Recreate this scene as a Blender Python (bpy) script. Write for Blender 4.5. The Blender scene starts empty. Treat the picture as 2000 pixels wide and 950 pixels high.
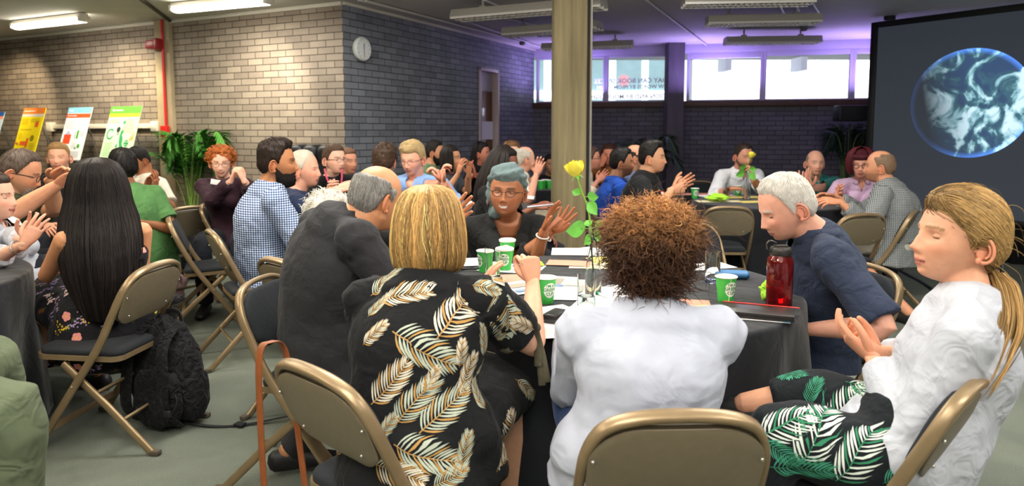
import bpy, bmesh, math, random
import numpy as np
from mathutils import Vector, Matrix, noise
from mathutils.bvhtree import BVHTree

# ------------------------------------------------------------------ camera, world, lights, exposure
FX, HZ, PY, CAMZ, CEIL = 1300.0, 257.0, 372.0, 1.40, 2.77
PITCH = math.atan((PY - HZ) / FX)
SC = bpy.context.scene
COL = SC.collection
cam = bpy.data.objects.new('camera', bpy.data.cameras.new('camera'))
COL.objects.link(cam)
cam.location = (0, 0, CAMZ)
cam.rotation_euler = (math.pi / 2 - PITCH, 0, 0)
cam.data.sensor_width = 36.0
cam.data.lens = 36.0 * FX / 2000.0
cam.data.shift_y = (PY - 475.0) / 2000.0
cam.data.clip_start = 0.05
SC.camera = cam
cam.data.dof.use_dof = True; cam.data.dof.focus_distance = 2.7; cam.data.dof.aperture_fstop = 3.2

w = bpy.data.worlds.new('world'); SC.world = w; w.use_nodes = True
w.node_tree.nodes['Background'].inputs[0].default_value = (0.80, 0.86, 1.0, 1)
w.node_tree.nodes['Background'].inputs[1].default_value = 0.55
SC.view_settings.view_transform = 'Standard'
SC.view_settings.look = 'None'
SC.view_settings.gamma = 1.0
SC.view_settings.exposure = 0.30
SC.cycles.max_bounces = 10
SC.cycles.diffuse_bounces = 3
SC.cycles.glossy_bounces = 3
SC.cycles.transmission_bounces = 10
SC.cycles.transparent_max_bounces = 12
SC.cycles.caustics_reflective = False
SC.cycles.caustics_refractive = False
try:
    SC.cycles.use_denoising = True
    SC.cycles.sample_clamp_indirect = 4.0
except Exception:
    pass

def light(kind, name, loc, power, color=(1, 1, 1), size=1.0, size_y=None, target=None, spot=None, blend=0.6, radius=0.1):
    d = bpy.data.lights.new(name, kind)
    d.energy = power; d.color = color
    if kind == 'AREA':
        d.size = size
        if size_y: d.shape = 'RECTANGLE'; d.size_y = size_y
    else:
        d.shadow_soft_size = radius
    if kind == 'SPOT':
        d.spot_size = math.radians(spot); d.spot_blend = blend
    o = bpy.data.objects.new(name, d); COL.objects.link(o); o.location = loc
    if target is not None:
        o.rotation_euler = (Vector(target) - Vector(loc)).to_track_quat('-Z', 'Y').to_euler()
    return o

# ceiling luminaires of the room (out of frame above the tables and behind the photographer)
WARM, NEUT = (1.0, 0.90, 0.74), (1.0, 0.96, 0.90)
for i, (x, y, p) in enumerate([(-3.4, 1.0, 34), (-0.6, 0.6, 38), (2.2, 0.6, 38), (-3.2, 4.0, 44), (-0.8, 3.4, 48),
                               (1.9, 3.2, 46), (4.6, 2.2, 22), (-0.2, -1.8, 34), (2.6, -1.6, 26), (-3.0, -1.6, 26), (1.2, 5.6, 30), (-1.6, 6.0, 26)]):
    light('AREA', 'ceiling_lamp', (x, y, CEIL - 0.12), p, WARM if x < -2.5 else NEUT, 1.3, 0.3, target=(x, y, 0))
# added fill: unseen area lights aimed up to brighten the ceiling
for (x, y, z, p, c) in [(-0.2, -0.7, 1.95, 150, (1, .96, .90)), (-3.6, 2.2, 2.1, 85, (1, .90, .74)), (2.6, 2.4, 2.1, 70, (.98, .96, .96)), (-0.5, 2.6, 2.15, 60, (1, .95, .86))]:
    light('AREA', 'ceiling_fill', (x, y, z), p, c, 0.8, 0.8, target=(x, y + .25, 4))
# picture spots grazing the brick
light('SPOT', 'wall_spot', (-2.62, 6.72, 2.70), 150, (1, 0.90, 0.70), target=(-3.05, 7.85, 1.35), spot=84, blend=0.75, radius=0.04)
light('SPOT', 'wall_spot', (-4.75, 7.55, 2.70), 135, (1, 0.80, 0.50), target=(-5.1, 8.8, 1.35), spot=82, blend=0.75, radius=0.04)
light('SPOT', 'wall_spot', (-6.9, 8.6, 2.70), 110, (1, 0.80, 0.52), target=(-7.3, 9.9, 1.3), spot=82, blend=0.75, radius=0.04)
# violet uplighters washing the ceiling by the windows
for (x, y, p) in [(1.1, 10.9, 20), (3.2, 10.3, 26), (5.2, 9.7, 26)]:
    light('AREA', 'violet_uplight', (x, y, 2.02), p, (0.46, 0.33, 1.0), 1.6, 0.12, target=(x - 0.05, y + 0.1, 3.0))

# ------------------------------------------------------------------ pixel -> place helpers
_c, _s = math.cos(PITCH), math.sin(PITCH)
def ray(px, py):
    a = (px - 1000.0) / FX; b = -(py - PY) / FX
    return Vector((a, _c + b * _s, -_s + b * _c))
def at(px, py, Y):
    d = ray(px, py); t = Y / d.y
    return Vector((d.x * t, Y, CAMZ + d.z * t))
def atz(px, py, z):
    d = ray(px, py); t = (z - CAMZ) / d.z
    return Vector((d.x * t, d.y * t, z))
R = math.radians
def lin(c):
    if isinstance(c, str):
        c = [int(c[i:i + 2], 16) / 255 for i in (0, 2, 4)]
    return tuple(x / 12.92 if x <= 0.04045 else ((x + 0.055) / 1.055) ** 2.4 for x in c[:3])

# ------------------------------------------------------------------ materials
MATS = {}
def mat(name, col=None, rough=0.6, metal=0.0, vary=0.0, vscale=8.0, bump=0.0, bscale=60.0, sheen=0.0, trans=0.0, ior=1.45,
        emit=None, estr=1.0, attr=False, sss=0.0, alpha=1.0, spec=0.5, stretch=None, coat=0.0):
    if name in MATS: return MATS[name]
    m = bpy.data.materials.new(name); m.use_nodes = True
    nt = m.node_tree; b = nt.nodes['Principled BSDF']
    c = lin(col) if col is not None else (0.5, 0.5, 0.5)
    b.inputs['Base Color'].default_value = (*c, 1)
    b.inputs['Roughness'].default_value = rough
    b.inputs['Metallic'].default_value = metal
    b.inputs['IOR'].default_value = ior
    b.inputs['Specular IOR Level'].default_value = spec
    if trans: b.inputs['Transmission Weight'].default_value = trans
    if sheen: b.inputs['Sheen Weight'].default_value = sheen; b.inputs['Sheen Roughness'].default_value = 0.4
    if coat: b.inputs['Coat Weight'].default_value = coat
    if alpha < 1: b.inputs['Alpha'].default_value = alpha
    if sss:
        b.inputs['Subsurface Weight'].default_value = sss
        b.inputs['Subsurface Radius'].default_value = (0.012, 0.005, 0.003); b.inputs['Subsurface Scale'].default_value = 1.0
    if emit is not None:
        b.inputs['Emission Color'].default_value = (*lin(emit), 1); b.inputs['Emission Strength'].default_value = estr
    src = None
    tc = nt.nodes.new('ShaderNodeTexCoord'); vec = tc.outputs['Object']
    if stretch:
        mp = nt.nodes.new('ShaderNodeMapping'); mp.inputs['Scale'].default_value = stretch
        nt.links.new(vec, mp.inputs[0]); vec = mp.outputs[0]
    if attr:
        a = nt.nodes.new('ShaderNodeAttribute'); a.attribute_name = 'Col'; src = a.outputs['Color']
    if vary:
        n = nt.nodes.new('ShaderNodeTexNoise'); n.inputs['Scale'].default_value = vscale; n.inputs['Detail'].default_value = 5
        nt.links.new(vec, n.inputs['Vector'])
        r = nt.nodes.new('ShaderNodeMapRange'); r.inputs[1].default_value = 0.3; r.inputs[2].default_value = 0.7
        r.inputs[3].default_value = 1 - vary; r.inputs[4].default_value = 1 + vary
        nt.links.new(n.outputs['Fac'], r.inputs[0])
        mx = nt.nodes.new('ShaderNodeVectorMath'); mx.operation = 'SCALE'
        if src is not None: nt.links.new(src, mx.inputs[0])
        else: mx.inputs[0].default_value = c
        nt.links.new(r.outputs[0], mx.inputs['Scale']); src = mx.outputs[0]
    if src is not None: nt.links.new(src, b.inputs['Base Color'])
    if bump:
        n2 = nt.nodes.new('ShaderNodeTexNoise'); n2.inputs['Scale'].default_value = bscale; n2.inputs['Detail'].default_value = 4
        nt.links.new(vec, n2.inputs['Vector'])
        bp = nt.nodes.new('ShaderNodeBump'); bp.inputs['Strength'].default_value = bump; bp.inputs['Distance'].default_value = 0.01
        nt.links.new(n2.outputs['Fac'], bp.inputs['Height']); nt.links.new(bp.outputs[0], b.inputs['Normal'])
    MATS[name] = m
    return m

def cloth(name, col, rough=0.85, vary=0.06, bump=0.35, bscale=18.0, sheen=0.04):
    """woven cloth: soft folds from a broad noise plus a fine weave"""
    if name in MATS: return MATS[name]
    m = mat(name, col, rough, vary=vary, vscale=5, sheen=sheen, spec=0.25)
    nt = m.node_tree; b = nt.nodes['Principled BSDF']
    tc = nt.nodes.new('ShaderNodeTexCoord')
    n = nt.nodes.new('ShaderNodeTexNoise'); n.inputs['Scale'].default_value = bscale; n.inputs['Detail'].default_value = 2
    n.inputs['Distortion'].default_value = 1.2
    f = nt.nodes.new('ShaderNodeTexNoise'); f.inputs['Scale'].default_value = 500; f.inputs['Detail'].default_value = 1
    nt.links.new(tc.outputs['Object'], n.inputs['Vector']); nt.links.new(tc.outputs['Object'], f.inputs['Vector'])
    b1 = nt.nodes.new('ShaderNodeBump'); b1.inputs['Strength'].default_value = bump; b1.inputs['Distance'].default_value = 0.03
    b2 = nt.nodes.new('ShaderNodeBump'); b2.inputs['Strength'].default_value = 0.15; b2.inputs['Distance'].default_value = 0.002
    nt.links.new(n.outputs['Fac'], b1.inputs['Height']); nt.links.new(f.outputs['Fac'], b2.inputs['Height'])
    nt.links.new(b1.outputs[0], b2.inputs['Normal']); nt.links.new(b2.outputs[0], b.inputs['Normal'])
    return m

def check_cloth(name, ca, cb, size=0.012, duty=0.5, bothdir=True, crot=0.0, cmid=None, bump=0.35):
    """woven check: horizontal bands along z and vertical bands round the body (object space)"""
    m = cloth(name, ca, bump=bump); nt = m.node_tree; b = nt.nodes['Principled BSDF']
    tc = nt.nodes.new('ShaderNodeTexCoord')
    mp = nt.nodes.new('ShaderNodeMapping'); mp.inputs['Rotation'].default_value = (0.0, 0.0, crot)
    nt.links.new(tc.outputs['Object'], mp.inputs[0])
    sep = nt.nodes.new('ShaderNodeSeparateXYZ'); nt.links.new(mp.outputs[0], sep.inputs[0])
    def band(sock):
        a = nt.nodes.new('ShaderNodeMath'); a.operation = 'DIVIDE'; a.inputs[1].default_value = size; nt.links.new(sock, a.inputs[0])
        f = nt.nodes.new('ShaderNodeMath'); f.operation = 'FRACT'; nt.links.new(a.outputs[0], f.inputs[0])
        g = nt.nodes.new('ShaderNodeMath'); g.operation = 'LESS_THAN'; g.inputs[1].default_value = duty; nt.links.new(f.outputs[0], g.inputs[0])
        return g.outputs[0]
    bz = band(sep.outputs['Z']); bx = band(sep.outputs['X'])
    ad = nt.nodes.new('ShaderNodeMath'); ad.operation = 'ADD'; nt.links.new(bz, ad.inputs[0]); nt.links.new(bx, ad.inputs[1])
    hf = nt.nodes.new('ShaderNodeMath'); hf.operation = 'MULTIPLY'; hf.inputs[1].default_value = 0.5; nt.links.new(ad.outputs[0], hf.inputs[0])
    cr = nt.nodes.new('ShaderNodeValToRGB'); cr.color_ramp.interpolation = 'CONSTANT'
    cr.color_ramp.elements[0].color = (*lin(ca), 1); cr.color_ramp.elements[1].position = 0.9; cr.color_ramp.elements[1].color = (*lin(cb), 1)
    e = cr.color_ramp.elements.new(0.4)
    cm = lin(cmid) if cmid else tuple((p + q) / 2 for p, q in zip(lin(ca), lin(cb)))
    e.color = (*cm, 1)
    nt.links.new(hf.outputs[0], cr.inputs[0]); nt.links.new(cr.outputs[0], b.inputs['Base Color'])
    return m

# ------------------------------------------------------------------ mesh builder
class MB:
    def __init__(s): s.v = []; s.f = []; s.m = []; s.c = []; s.n = 0
    def add(s, V, F, m=0, col=None):
        V = np.asarray(V, float).reshape(-1, 3)
        F = F.tolist() if isinstance(F, np.ndarray) else F
        o = s.n
        s.f += [[i + o for i in f] for f in F]; s.m += [m] * len(F); s.v.append(V); s.n += len(V)
        if col is None: col = (1, 1, 1)
        c = np.asarray(col, float)
        s.c.append(np.tile(c, (len(V), 1)) if c.ndim == 1 else c)
        return s
    def V(s): return np.concatenate(s.v) if s.v else np.zeros((0, 3))
    def C(s): return np.concatenate(s.c) if s.c else np.zeros((0, 3))
    def xf(s, M):
        A = np.array(M)
        s.v = [v @ A[:3, :3].T + A[:3, 3] for v in s.v]; return s
    def merge(s, o, m=None):
        off = s.n
        s.f += [[i + off for i in f] for f in o.f]; s.m += (o.m if m is None else [m] * len(o.f))
        s.v += o.v; s.c += o.c; s.n += o.n
        return s
    def mesh(s, name, mats, smooth=True, color=False, origin=None):
        V = s.V()
        if origin is not None: V = V - np.asarray(origin)
        me = bpy.data.meshes.new(name)
        me.from_pydata(V.tolist(), [], s.f)
        for m in (mats if isinstance(mats, (list, tuple)) else [mats]): me.materials.append(m)
        me.polygons.foreach_set('material_index', s.m)
        if smooth is True: me.polygons.foreach_set('use_smooth', [True] * len(s.f))
        if color:
            a = me.color_attributes.new('Col', 'FLOAT_COLOR', 'POINT')
            c = s.C(); a.data.foreach_set('color', np.concatenate([c, np.ones((len(c), 1))], 1).ravel())
        me.update()
        return me
    def build(s, name, mats, parent=None, smooth=True, color=False, auto=None, loc=None):
        """link as one object; for a child the vertices are world points unless loc is given"""
        org = parent.location if (parent is not None and loc is None) else loc
        if parent is not None and loc is None:
            p = parent; org = Vector((0, 0, 0))
            while p is not None: org = org + p.location; p = p.parent
        me = s.mesh(name, mats, smooth, color, origin=org)
        o = bpy.data.objects.new(name, me); COL.objects.link(o)
        if parent is not None: o.parent = parent
        if loc is not None and parent is None: o.location = loc
        if auto is not None:
            me.polygons.foreach_set('use_smooth', [True] * len(me.polygons))
            me.set_sharp_from_angle(angle=R(auto))
        return o

def local(s, name, mats, parent, smooth=True, color=False, auto=None):
    me = s.mesh(name, mats, smooth, color); o = bpy.data.objects.new(name, me); COL.objects.link(o); o.parent = parent
    if auto is not None:
        me.polygons.foreach_set('use_smooth', [True] * len(me.polygons)); me.set_sharp_from_angle(angle=R(auto))
    return o

def catmull(P, k):
    P = np.asarray(P, float)
    if k <= 1 or len(P) < 3: 
        if k > 1:
            t = np.linspace(0, 1, k + 1)[:, None]; return P[0] * (1 - t) + P[1] * t
        return P
    Q = np.vstack([2 * P[0] - P[1], P, 2 * P[-1] - P[-2]]); out = []
    for i in range(1, len(Q) - 2):
        for j in range(k):
            t = j / k; a, b, c, d = Q[i - 1], Q[i], Q[i + 1], Q[i + 2]
            out.append(0.5 * (2 * b + (c - a) * t + (2 * a - 5 * b + 4 * c - d) * t * t + (3 * b - a - 3 * c + d) * t ** 3))
    out.append(P[-1]); return np.array(out)

def nrm(a): 
    a = np.asarray(a, float); l = np.linalg.norm(a); return a / l if l > 1e-9 else a

def tube(mb, pts, rad, n=10, side=None, cap='round', sub=1, m=0, col=None, closed=False, power=1.0):
    P = np.asarray([tuple(p) for p in pts], float)
    Rr = np.asarray([(r, r) if np.isscalar(r) else tuple(r) for r in (rad if hasattr(rad, '__len__') else [rad] * len(P))], float)
    if sub > 1:
        P2 = catmull(P, sub); R2 = np.maximum(catmull(np.hstack([Rr, np.zeros((len(Rr), 1))]), sub)[:, :2], 1e-4); P, Rr = P2, R2
    k = len(P)
    if closed: T = np.roll(P, -1, 0) - np.roll(P, 1, 0)
    else:
        T = np.gradient(P, axis=0)
    T = T / np.maximum(np.linalg.norm(T, axis=1)[:, None], 1e-9)
    s = np.array(side, float) if side is not None else (np.array([1., 0, 0]) if abs(T[0][0]) < .8 else np.array([0, 0, 1.]))
    S = []
    for i in range(k):
        if side is not None: s0 = np.array(side, float)
        else: s0 = s
        q = s0 - T[i] * np.dot(s0, T[i])
        if np.linalg.norm(q) < 1e-4: q = s - T[i] * np.dot(s, T[i])
        q = nrm(q); S.append(q); s = q
    S = np.array(S); B = np.cross(T, S)
    ang = np.linspace(0, 2 * math.pi, n, endpoint=False); ca, sa = np.cos(ang), np.sin(ang)
    if power != 1.0:
        ca = np.sign(ca) * np.abs(ca) ** power; sa = np.sign(sa) * np.abs(sa) ** power
    rings = []
    def ring(c, s_, b_, r): return c + np.outer(ca * r[0], s_) + np.outer(sa * r[1], b_)
    if cap == 'round' and not closed:
        h = min(Rr[0]); 
        for a in (0.45, 0.85):
            rings.append(ring(P[0] - T[0] * h * math.cos(a * math.pi / 2), S[0], B[0], Rr[0] * math.sin(a * math.pi / 2)))
    for i in range(k): rings.append(ring(P[i], S[i], B[i], Rr[i]))
    if cap == 'round' and not closed:
        h = min(Rr[-1])
        for a in (0.85, 0.45):
            rings.append(ring(P[-1] + T[-1] * h * math.cos(a * math.pi / 2), S[-1], B[-1], Rr[-1] * math.sin(a * math.pi / 2)))
    V = np.concatenate(rings); nr = len(rings); F = []
    for i in range(nr if closed else nr - 1):
        a = i * n; b = ((i + 1) % nr) * n
        for j in range(n):
            j2 = (j + 1) % n; F.append([a + j, a + j2, b + j2, b + j])
    if not closed and cap != 'none':
        if cap == 'round':
            V = np.vstack([V, P[0] - T[0] * min(Rr[0]), P[-1] + T[-1] * min(Rr[-1])])
            q = nr * n
            F += [[q, (j + 1) % n, j] for j in range(n)]
            F += [[q + 1, (nr - 1) * n + j, (nr - 1) * n + (j + 1) % n] for j in range(n)]
        else:
            F.append(list(range(n))[::-1]); F.append([(nr - 1) * n + j for j in range(n)])
    mb.add(V, F, m, col); return mb

def ball(mb, c, r, n=16, k=10, m=0, col=None, M=None):
    r = (r, r, r) if np.isscalar(r) else r
    V = [(0, 0, 1)]; 
    for i in range(1, k):
        a = math.pi * i / k
        for j in range(n):
            b = 2 * math.pi * j / n; V.append((math.sin(a) * math.cos(b), math.sin(a) * math.sin(b), math.cos(a)))
    V.append((0, 0, -1)); V = np.array(V) * r
    F = [[0, 1 + j, 1 + (j + 1) % n] for j in range(n)]
    for i in range(k - 2):
        a = 1 + i * n; b = a + n
        F += [[a + j, b + j, b + (j + 1) % n, a + (j + 1) % n] for j in range(n)]
    e = len(V) - 1; a = 1 + (k - 2) * n
    F += [[a + j, e, a + (j + 1) % n] for j in range(n)]
    if M is not None: V = V @ np.array(M)[:3, :3].T
    mb.add(V + np.array(tuple(c)), F, m, col); return mb

def rbox(mb, c, s, rot=(0, 0, 0), bev=0.003, seg=2, m=0, col=None, M=None):
    bm = bmesh.new(); bmesh.ops.create_cube(bm, size=1.0)
    bmesh.ops.scale(bm, vec=s, verts=bm.verts)
    if bev > 0:
        bmesh.ops.bevel(bm, geom=bm.edges[:], offset=min(bev, min(s) * 0.45), segments=seg, affect='EDGES', profile=0.5)
    from mathutils import Euler
    Mx = Matrix.Translation(c) @ Euler(rot).to_matrix().to_4x4()
    if M is not None: Mx = M @ Mx
    bm.transform(Mx); bm.verts.index_update()
    mb.add([v.co[:] for v in bm.verts], [[v.index for v in f.verts] for f in bm.faces], m, col); bm.free(); return mb

def lathe(mb, prof, c=(0, 0, 0), n=32, m=0, col=None, close=True):
    V = []; 
    for (r, z) in prof:
        for j in range(n):
            a = 2 * math.pi * j / n; V.append((c[0] + r * math.cos(a), c[1] + r * math.sin(a), c[2] + z))
    F = []
    for i in range(len(prof) - 1):
        a = i * n; b = a + n
        F += [[a + j, a + (j + 1) % n, b + (j + 1) % n, b + j] for j in range(n)]
    if close:
        F.append(list(range(n))[::-1]); F.append([(len(prof) - 1) * n + j for j in range(n)])
    mb.add(V, F, m, col); return mb

def prism(mb, out, z0, z1, m=0, M=None, col=None):
    n = len(out); V = [(x, y, z0) for x, y in out] + [(x, y, z1) for x, y in out]
    F = [list(range(n))[::-1], [n + i for i in range(n)]] + [[i, (i + 1) % n, n + (i + 1) % n, n + i] for i in range(n)]
    V = np.array(V, float)
    if M is not None: A = np.array(M); V = V @ A[:3, :3].T + A[:3, 3]
    mb.add(V, F, m, col); return mb

def remesh(mb, voxel, smooth=4, fac=0.5):
    me = mb.mesh('tmp', [], True); me.materials.clear()
    o = bpy.data.objects.new('tmp', me); COL.objects.link(o)
    r = o.modifiers.new('r', 'REMESH'); r.mode = 'VOXEL'; r.voxel_size = voxel; r.adaptivity = 0
    if smooth:
        q = o.modifiers.new('s', 'SMOOTH'); q.factor = fac; q.iterations = smooth
    dg = bpy.context.evaluated_depsgraph_get(); ev = o.evaluated_get(dg); em = ev.to_mesh()
    nv = len(em.vertices); V = np.empty(nv * 3, np.float32); em.vertices.foreach_get('co', V)
    nl = len(em.loops); L = np.empty(nl, np.int32); em.loops.foreach_get('vertex_index', L)
    np_ = len(em.polygons); S = np.empty(np_, np.int32); T = np.empty(np_, np.int32)
    em.polygons.foreach_get('loop_start', S); em.polygons.foreach_get('loop_total', T)
    N = np.empty(nv * 3, np.float32); em.vertices.foreach_get('normal', N)
    L = L.tolist(); F = [L[a:a + t] for a, t in zip(S.tolist(), T.tolist())]
    ev.to_mesh_clear(); bpy.data.objects.remove(o); bpy.data.meshes.remove(me)
    out = MB(); out.add(V.reshape(-1, 3).astype(float), F); out.N = N.reshape(-1, 3).astype(float)
    return out

def tag(o, label=None, cat=None, group=None, kind=None):
    if label: o['label'] = label
    if cat: o['category'] = cat
    if group: o['group'] = group
    if kind: o['kind'] = kind
    return o
def empty(name, loc, rz=0.0, **k):
    o = bpy.data.objects.new(name, None); COL.objects.link(o); o.location = loc; o.rotation_euler = (0, 0, rz)
    o.empty_display_size = 0.1
    return tag(o, **k)
def kids(o): return [c for c in bpy.data.objects if c.parent == o]
def copy_tree(o, parent=None):
    ch = kids(o); c = o.copy(); COL.objects.link(c)
    if parent is not None: c.parent = parent
    for k_ in ch: copy_tree(k_, c)
    return c

def sph(nu, nv):
    V = [(0, 0, 1.0)]
    for i in range(1, nv):
        a = math.pi * i / nv
        for j in range(nu):
            b = 2 * math.pi * (j + .5) / nu; V.append((math.sin(a) * math.cos(b), math.sin(a) * math.sin(b), math.cos(a)))
    V.append((0, 0, -1.0)); F = [[0, 1 + j, 1 + (j + 1) % nu] for j in range(nu)]
    for i in range(nv - 2):
        a = 1 + i * nu; b = a + nu; F += [[a + j, b + j, b + (j + 1) % nu, a + (j + 1) % nu] for j in range(nu)]
    e = len(V) - 1; a = 1 + (nv - 2) * nu; F += [[a + j, e, a + (j + 1) % nu] for j in range(nu)]
    return np.array(V), F

# ------------------------------------------------------------------ the room
def brick_mat(name, ca, cb, mortar, seed=0.0, vary=0.5):
    m = bpy.data.materials.new(name); m.use_nodes = True; nt = m.node_tree; b = nt.nodes['Principled BSDF']
    tc = nt.nodes.new('ShaderNodeTexCoord'); sep = nt.nodes.new('ShaderNodeSeparateXYZ'); cmb = nt.nodes.new('ShaderNodeCombineXYZ')
    nt.links.new(tc.outputs['Object'], sep.inputs[0]); nt.links.new(sep.outputs['X'], cmb.inputs['X']); nt.links.new(sep.outputs['Z'], cmb.inputs['Y'])
    def brick(c1, c2, mo):
        br = nt.nodes.new('ShaderNodeTexBrick'); nt.links.new(cmb.outputs[0], br.inputs['Vector'])
        br.inputs['Scale'].default_value = 1; br.inputs['Brick Width'].default_value = 0.232; br.inputs['Row Height'].default_value = 0.0745
        br.inputs['Mortar Size'].default_value = 0.0048; br.inputs['Mortar Smooth'].default_value = 0.25; br.inputs['Bias'].default_value = 0.0
        br.inputs['Color1'].default_value = (*c1, 1); br.inputs['Color2'].default_value = (*c2, 1); br.inputs['Mortar'].default_value = (*mo, 1)
        return br
    br = brick(lin(ca), lin(cb), lin(mortar))
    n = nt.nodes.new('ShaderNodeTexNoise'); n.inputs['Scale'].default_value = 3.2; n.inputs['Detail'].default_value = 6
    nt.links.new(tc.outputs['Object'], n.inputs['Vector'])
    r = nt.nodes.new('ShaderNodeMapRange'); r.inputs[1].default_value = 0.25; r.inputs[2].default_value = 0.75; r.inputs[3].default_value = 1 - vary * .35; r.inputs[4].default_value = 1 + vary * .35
    nt.links.new(n.outputs['Fac'], r.inputs[0])
    sc = nt.nodes.new('ShaderNodeVectorMath'); sc.operation = 'SCALE'; nt.links.new(br.outputs['Color'], sc.inputs[0]); nt.links.new(r.outputs[0], sc.inputs['Scale'])
    nt.links.new(sc.outputs[0], b.inputs['Base Color']); b.inputs['Roughness'].default_value = 0.72
    inv = nt.nodes.new('ShaderNodeMath'); inv.operation = 'SUBTRACT'; inv.inputs[0].default_value = 1.0; nt.links.new(br.outputs['Fac'], inv.inputs[1])
    fn = nt.nodes.new('ShaderNodeTexNoise'); fn.inputs['Scale'].default_value = 60; nt.links.new(tc.outputs['Object'], fn.inputs['Vector'])
    ad = nt.nodes.new('ShaderNodeMath'); ad.operation = 'MULTIPLY_ADD'; ad.inputs[1].default_value = 0.25; nt.links.new(fn.outputs['Fac'], ad.inputs[0]); nt.links.new(inv.outputs[0], ad.inputs[2])
    bp = nt.nodes.new('ShaderNodeBump'); bp.inputs['Strength'].default_value = 0.9; bp.inputs['Distance'].default_value = 0.012
    nt.links.new(ad.outputs[0], bp.inputs['Height']); nt.links.new(bp.outputs[0], b.inputs['Normal'])
    return m

def wall_obj(name, A, B, z0, z1, m, thick=0.2, holes=None):
    """wall from plan point A to B (the visible face is on the A->B line), local X along the wall"""
    A = Vector((*A, 0)); B = Vector((*B, 0)); L = (B - A).length; ang = math.atan2(B.y - A.y, B.x - A.x)
    mb = MB()
    xs = [0, L]
    rects = holes if holes else [(0, L, z0, z1)]
    for (a, b_, c_, d_) in rects:
        V = [(a, 0, c_), (b_, 0, c_), (b_, 0, d_), (a, 0, d_), (a, thick, c_), (b_, thick, c_), (b_, thick, d_), (a, thick, d_)]
        mb.add(V, [[0, 1, 2, 3], [5, 4, 7, 6], [1, 5, 6, 2], [4, 0, 3, 7], [3, 2, 6, 7], [4, 5, 1, 0]])
    o = bpy.data.objects.new(name, mb.mesh(name, m, False)); COL.objects.link(o); o.location = A; o.rotation_euler = (0, 0, ang)
    tag(o, kind='structure')
    return o, L, ang

W0, W1, W2 = (-11.2, 11.75), (-1.80, 7.2), (0.37, 11.3)
W3 = (6.4, 9.75)
B_LEFT = brick_mat('brick_warm_lit', '82766a', '998d7e', '473d34')  # same brick on all walls
B_MID = brick_mat('brick_cool_lit', '70747a', '858990', '3c3e44')
B_FAR = brick_mat('brick_dim_lit', '54525a', '62606a', '2c2b32')
SK = mat('skirting_wood', '6b4a2c', 0.5, vary=0.2)

# floor: grey green cut-pile carpet
m = bpy.data.materials.new('carpet'); m.use_nodes = True; nt = m.node_tree; b = nt.nodes['Principled BSDF']
tc = nt.nodes.new('ShaderNodeTexCoord')
n1 = nt.nodes.new('ShaderNodeTexNoise'); n1.inputs['Scale'].default_value = 1.6; n1.inputs['Detail'].default_value = 6; n1.inputs['Distortion'].default_value = 0.8
n2 = nt.nodes.new('ShaderNodeTexNoise'); n2.inputs['Scale'].default_value = 260; n2.inputs['Detail'].default_value = 3
for q in (n1, n2): nt.links.new(tc.outputs['Object'], q.inputs['Vector'])
cr = nt.nodes.new('ShaderNodeValToRGB'); cr.color_ramp.elements[0].position = 0.3; cr.color_ramp.elements[0].color = (*lin('5e635b'), 1)
cr.color_ramp.elements[1].position = 0.72; cr.color_ramp.elements[1].color = (*lin('757b6f'), 1); nt.links.new(n1.outputs['Fac'], cr.inputs[0])
mr = nt.nodes.new('ShaderNodeMapRange'); mr.inputs[1].default_value = 0.3; mr.inputs[2].default_value = 0.7; mr.inputs[3].default_value = 0.72; mr.inputs[4].default_value = 1.2
nt.links.new(n2.outputs['Fac'], mr.inputs[0])
sc_ = nt.nodes.new('ShaderNodeVectorMath'); sc_.operation = 'SCALE'; nt.links.new(cr.outputs[0], sc_.inputs[0]); nt.links.new(mr.outputs[0], sc_.inputs['Scale'])
nt.links.new(sc_.outputs[0], b.inputs['Base Color']); b.inputs['Roughness'].default_value = 0.95; b.inputs['Specular IOR Level'].default_value = 0.1
bp = nt.nodes.new('ShaderNodeBump'); bp.inputs['Strength'].default_value = 0.6; bp.inputs['Distance'].default_value = 0.006
nt.links.new(n2.outputs['Fac'], bp.inputs['Height']); nt.links.new(bp.outputs[0], b.inputs['Normal'])
CARPET = m
tag(prism(MB(), [(-11.5, -4), (9, -4), (9, 13), (-11.5, 13)], -0.1, 0.0).build('floor', CARPET, smooth=False), kind='structure')
CEILM = mat('ceiling_paint', 'c6c4bc', 0.8, vary=0.06, vscale=1.5, bump=0.15, bscale=40)
tag(prism(MB(), [(-11.5, -4), (9, -4), (9, 13), (-11.5, 13)], CEIL, CEIL + 0.1).build('ceiling', CEILM, smooth=False), kind='structure')
SIDE = mat('side_wall_paint', '8d8b86', 0.8, bump=0.1)
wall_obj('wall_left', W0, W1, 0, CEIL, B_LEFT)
# wall with the door: opening cut
Lc = math.hypot(W2[0] - W1[0], W2[1] - W1[1]); dirc = ((W2[0] - W1[0]) / Lc, (W2[1] - W1[1]) / Lc)
def on_wall(A, B, px):
    """distance along the plan line A->B that shows at column px"""
    k_ = (px - 1000.0) / FX / _c   # approx at horizon
    dx, dy = B[0] - A[0], B[1] - A[1]; t = (k_ * A[1] - A[0]) / (dx - k_ * dy)
    return t * math.hypot(dx, dy)
d0, d1 = on_wall(W1, W2, 936), on_wall(W1, W2, 974)
DT = 2.33
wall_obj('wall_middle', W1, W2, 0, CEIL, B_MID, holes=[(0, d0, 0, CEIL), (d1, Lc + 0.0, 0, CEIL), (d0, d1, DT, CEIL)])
Lf = math.hypot(W3[0] - W2[0], W3[1] - W2[1])
SILL = 1.88
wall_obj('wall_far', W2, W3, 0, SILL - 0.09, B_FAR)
wall_obj('wall_right', (8.5, 12), (8.5, -3.5), 0, CEIL, SIDE)
wall_obj('wall_near', (8.5, -3.5), (-11, -3.5), 0, CEIL, SIDE)
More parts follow.
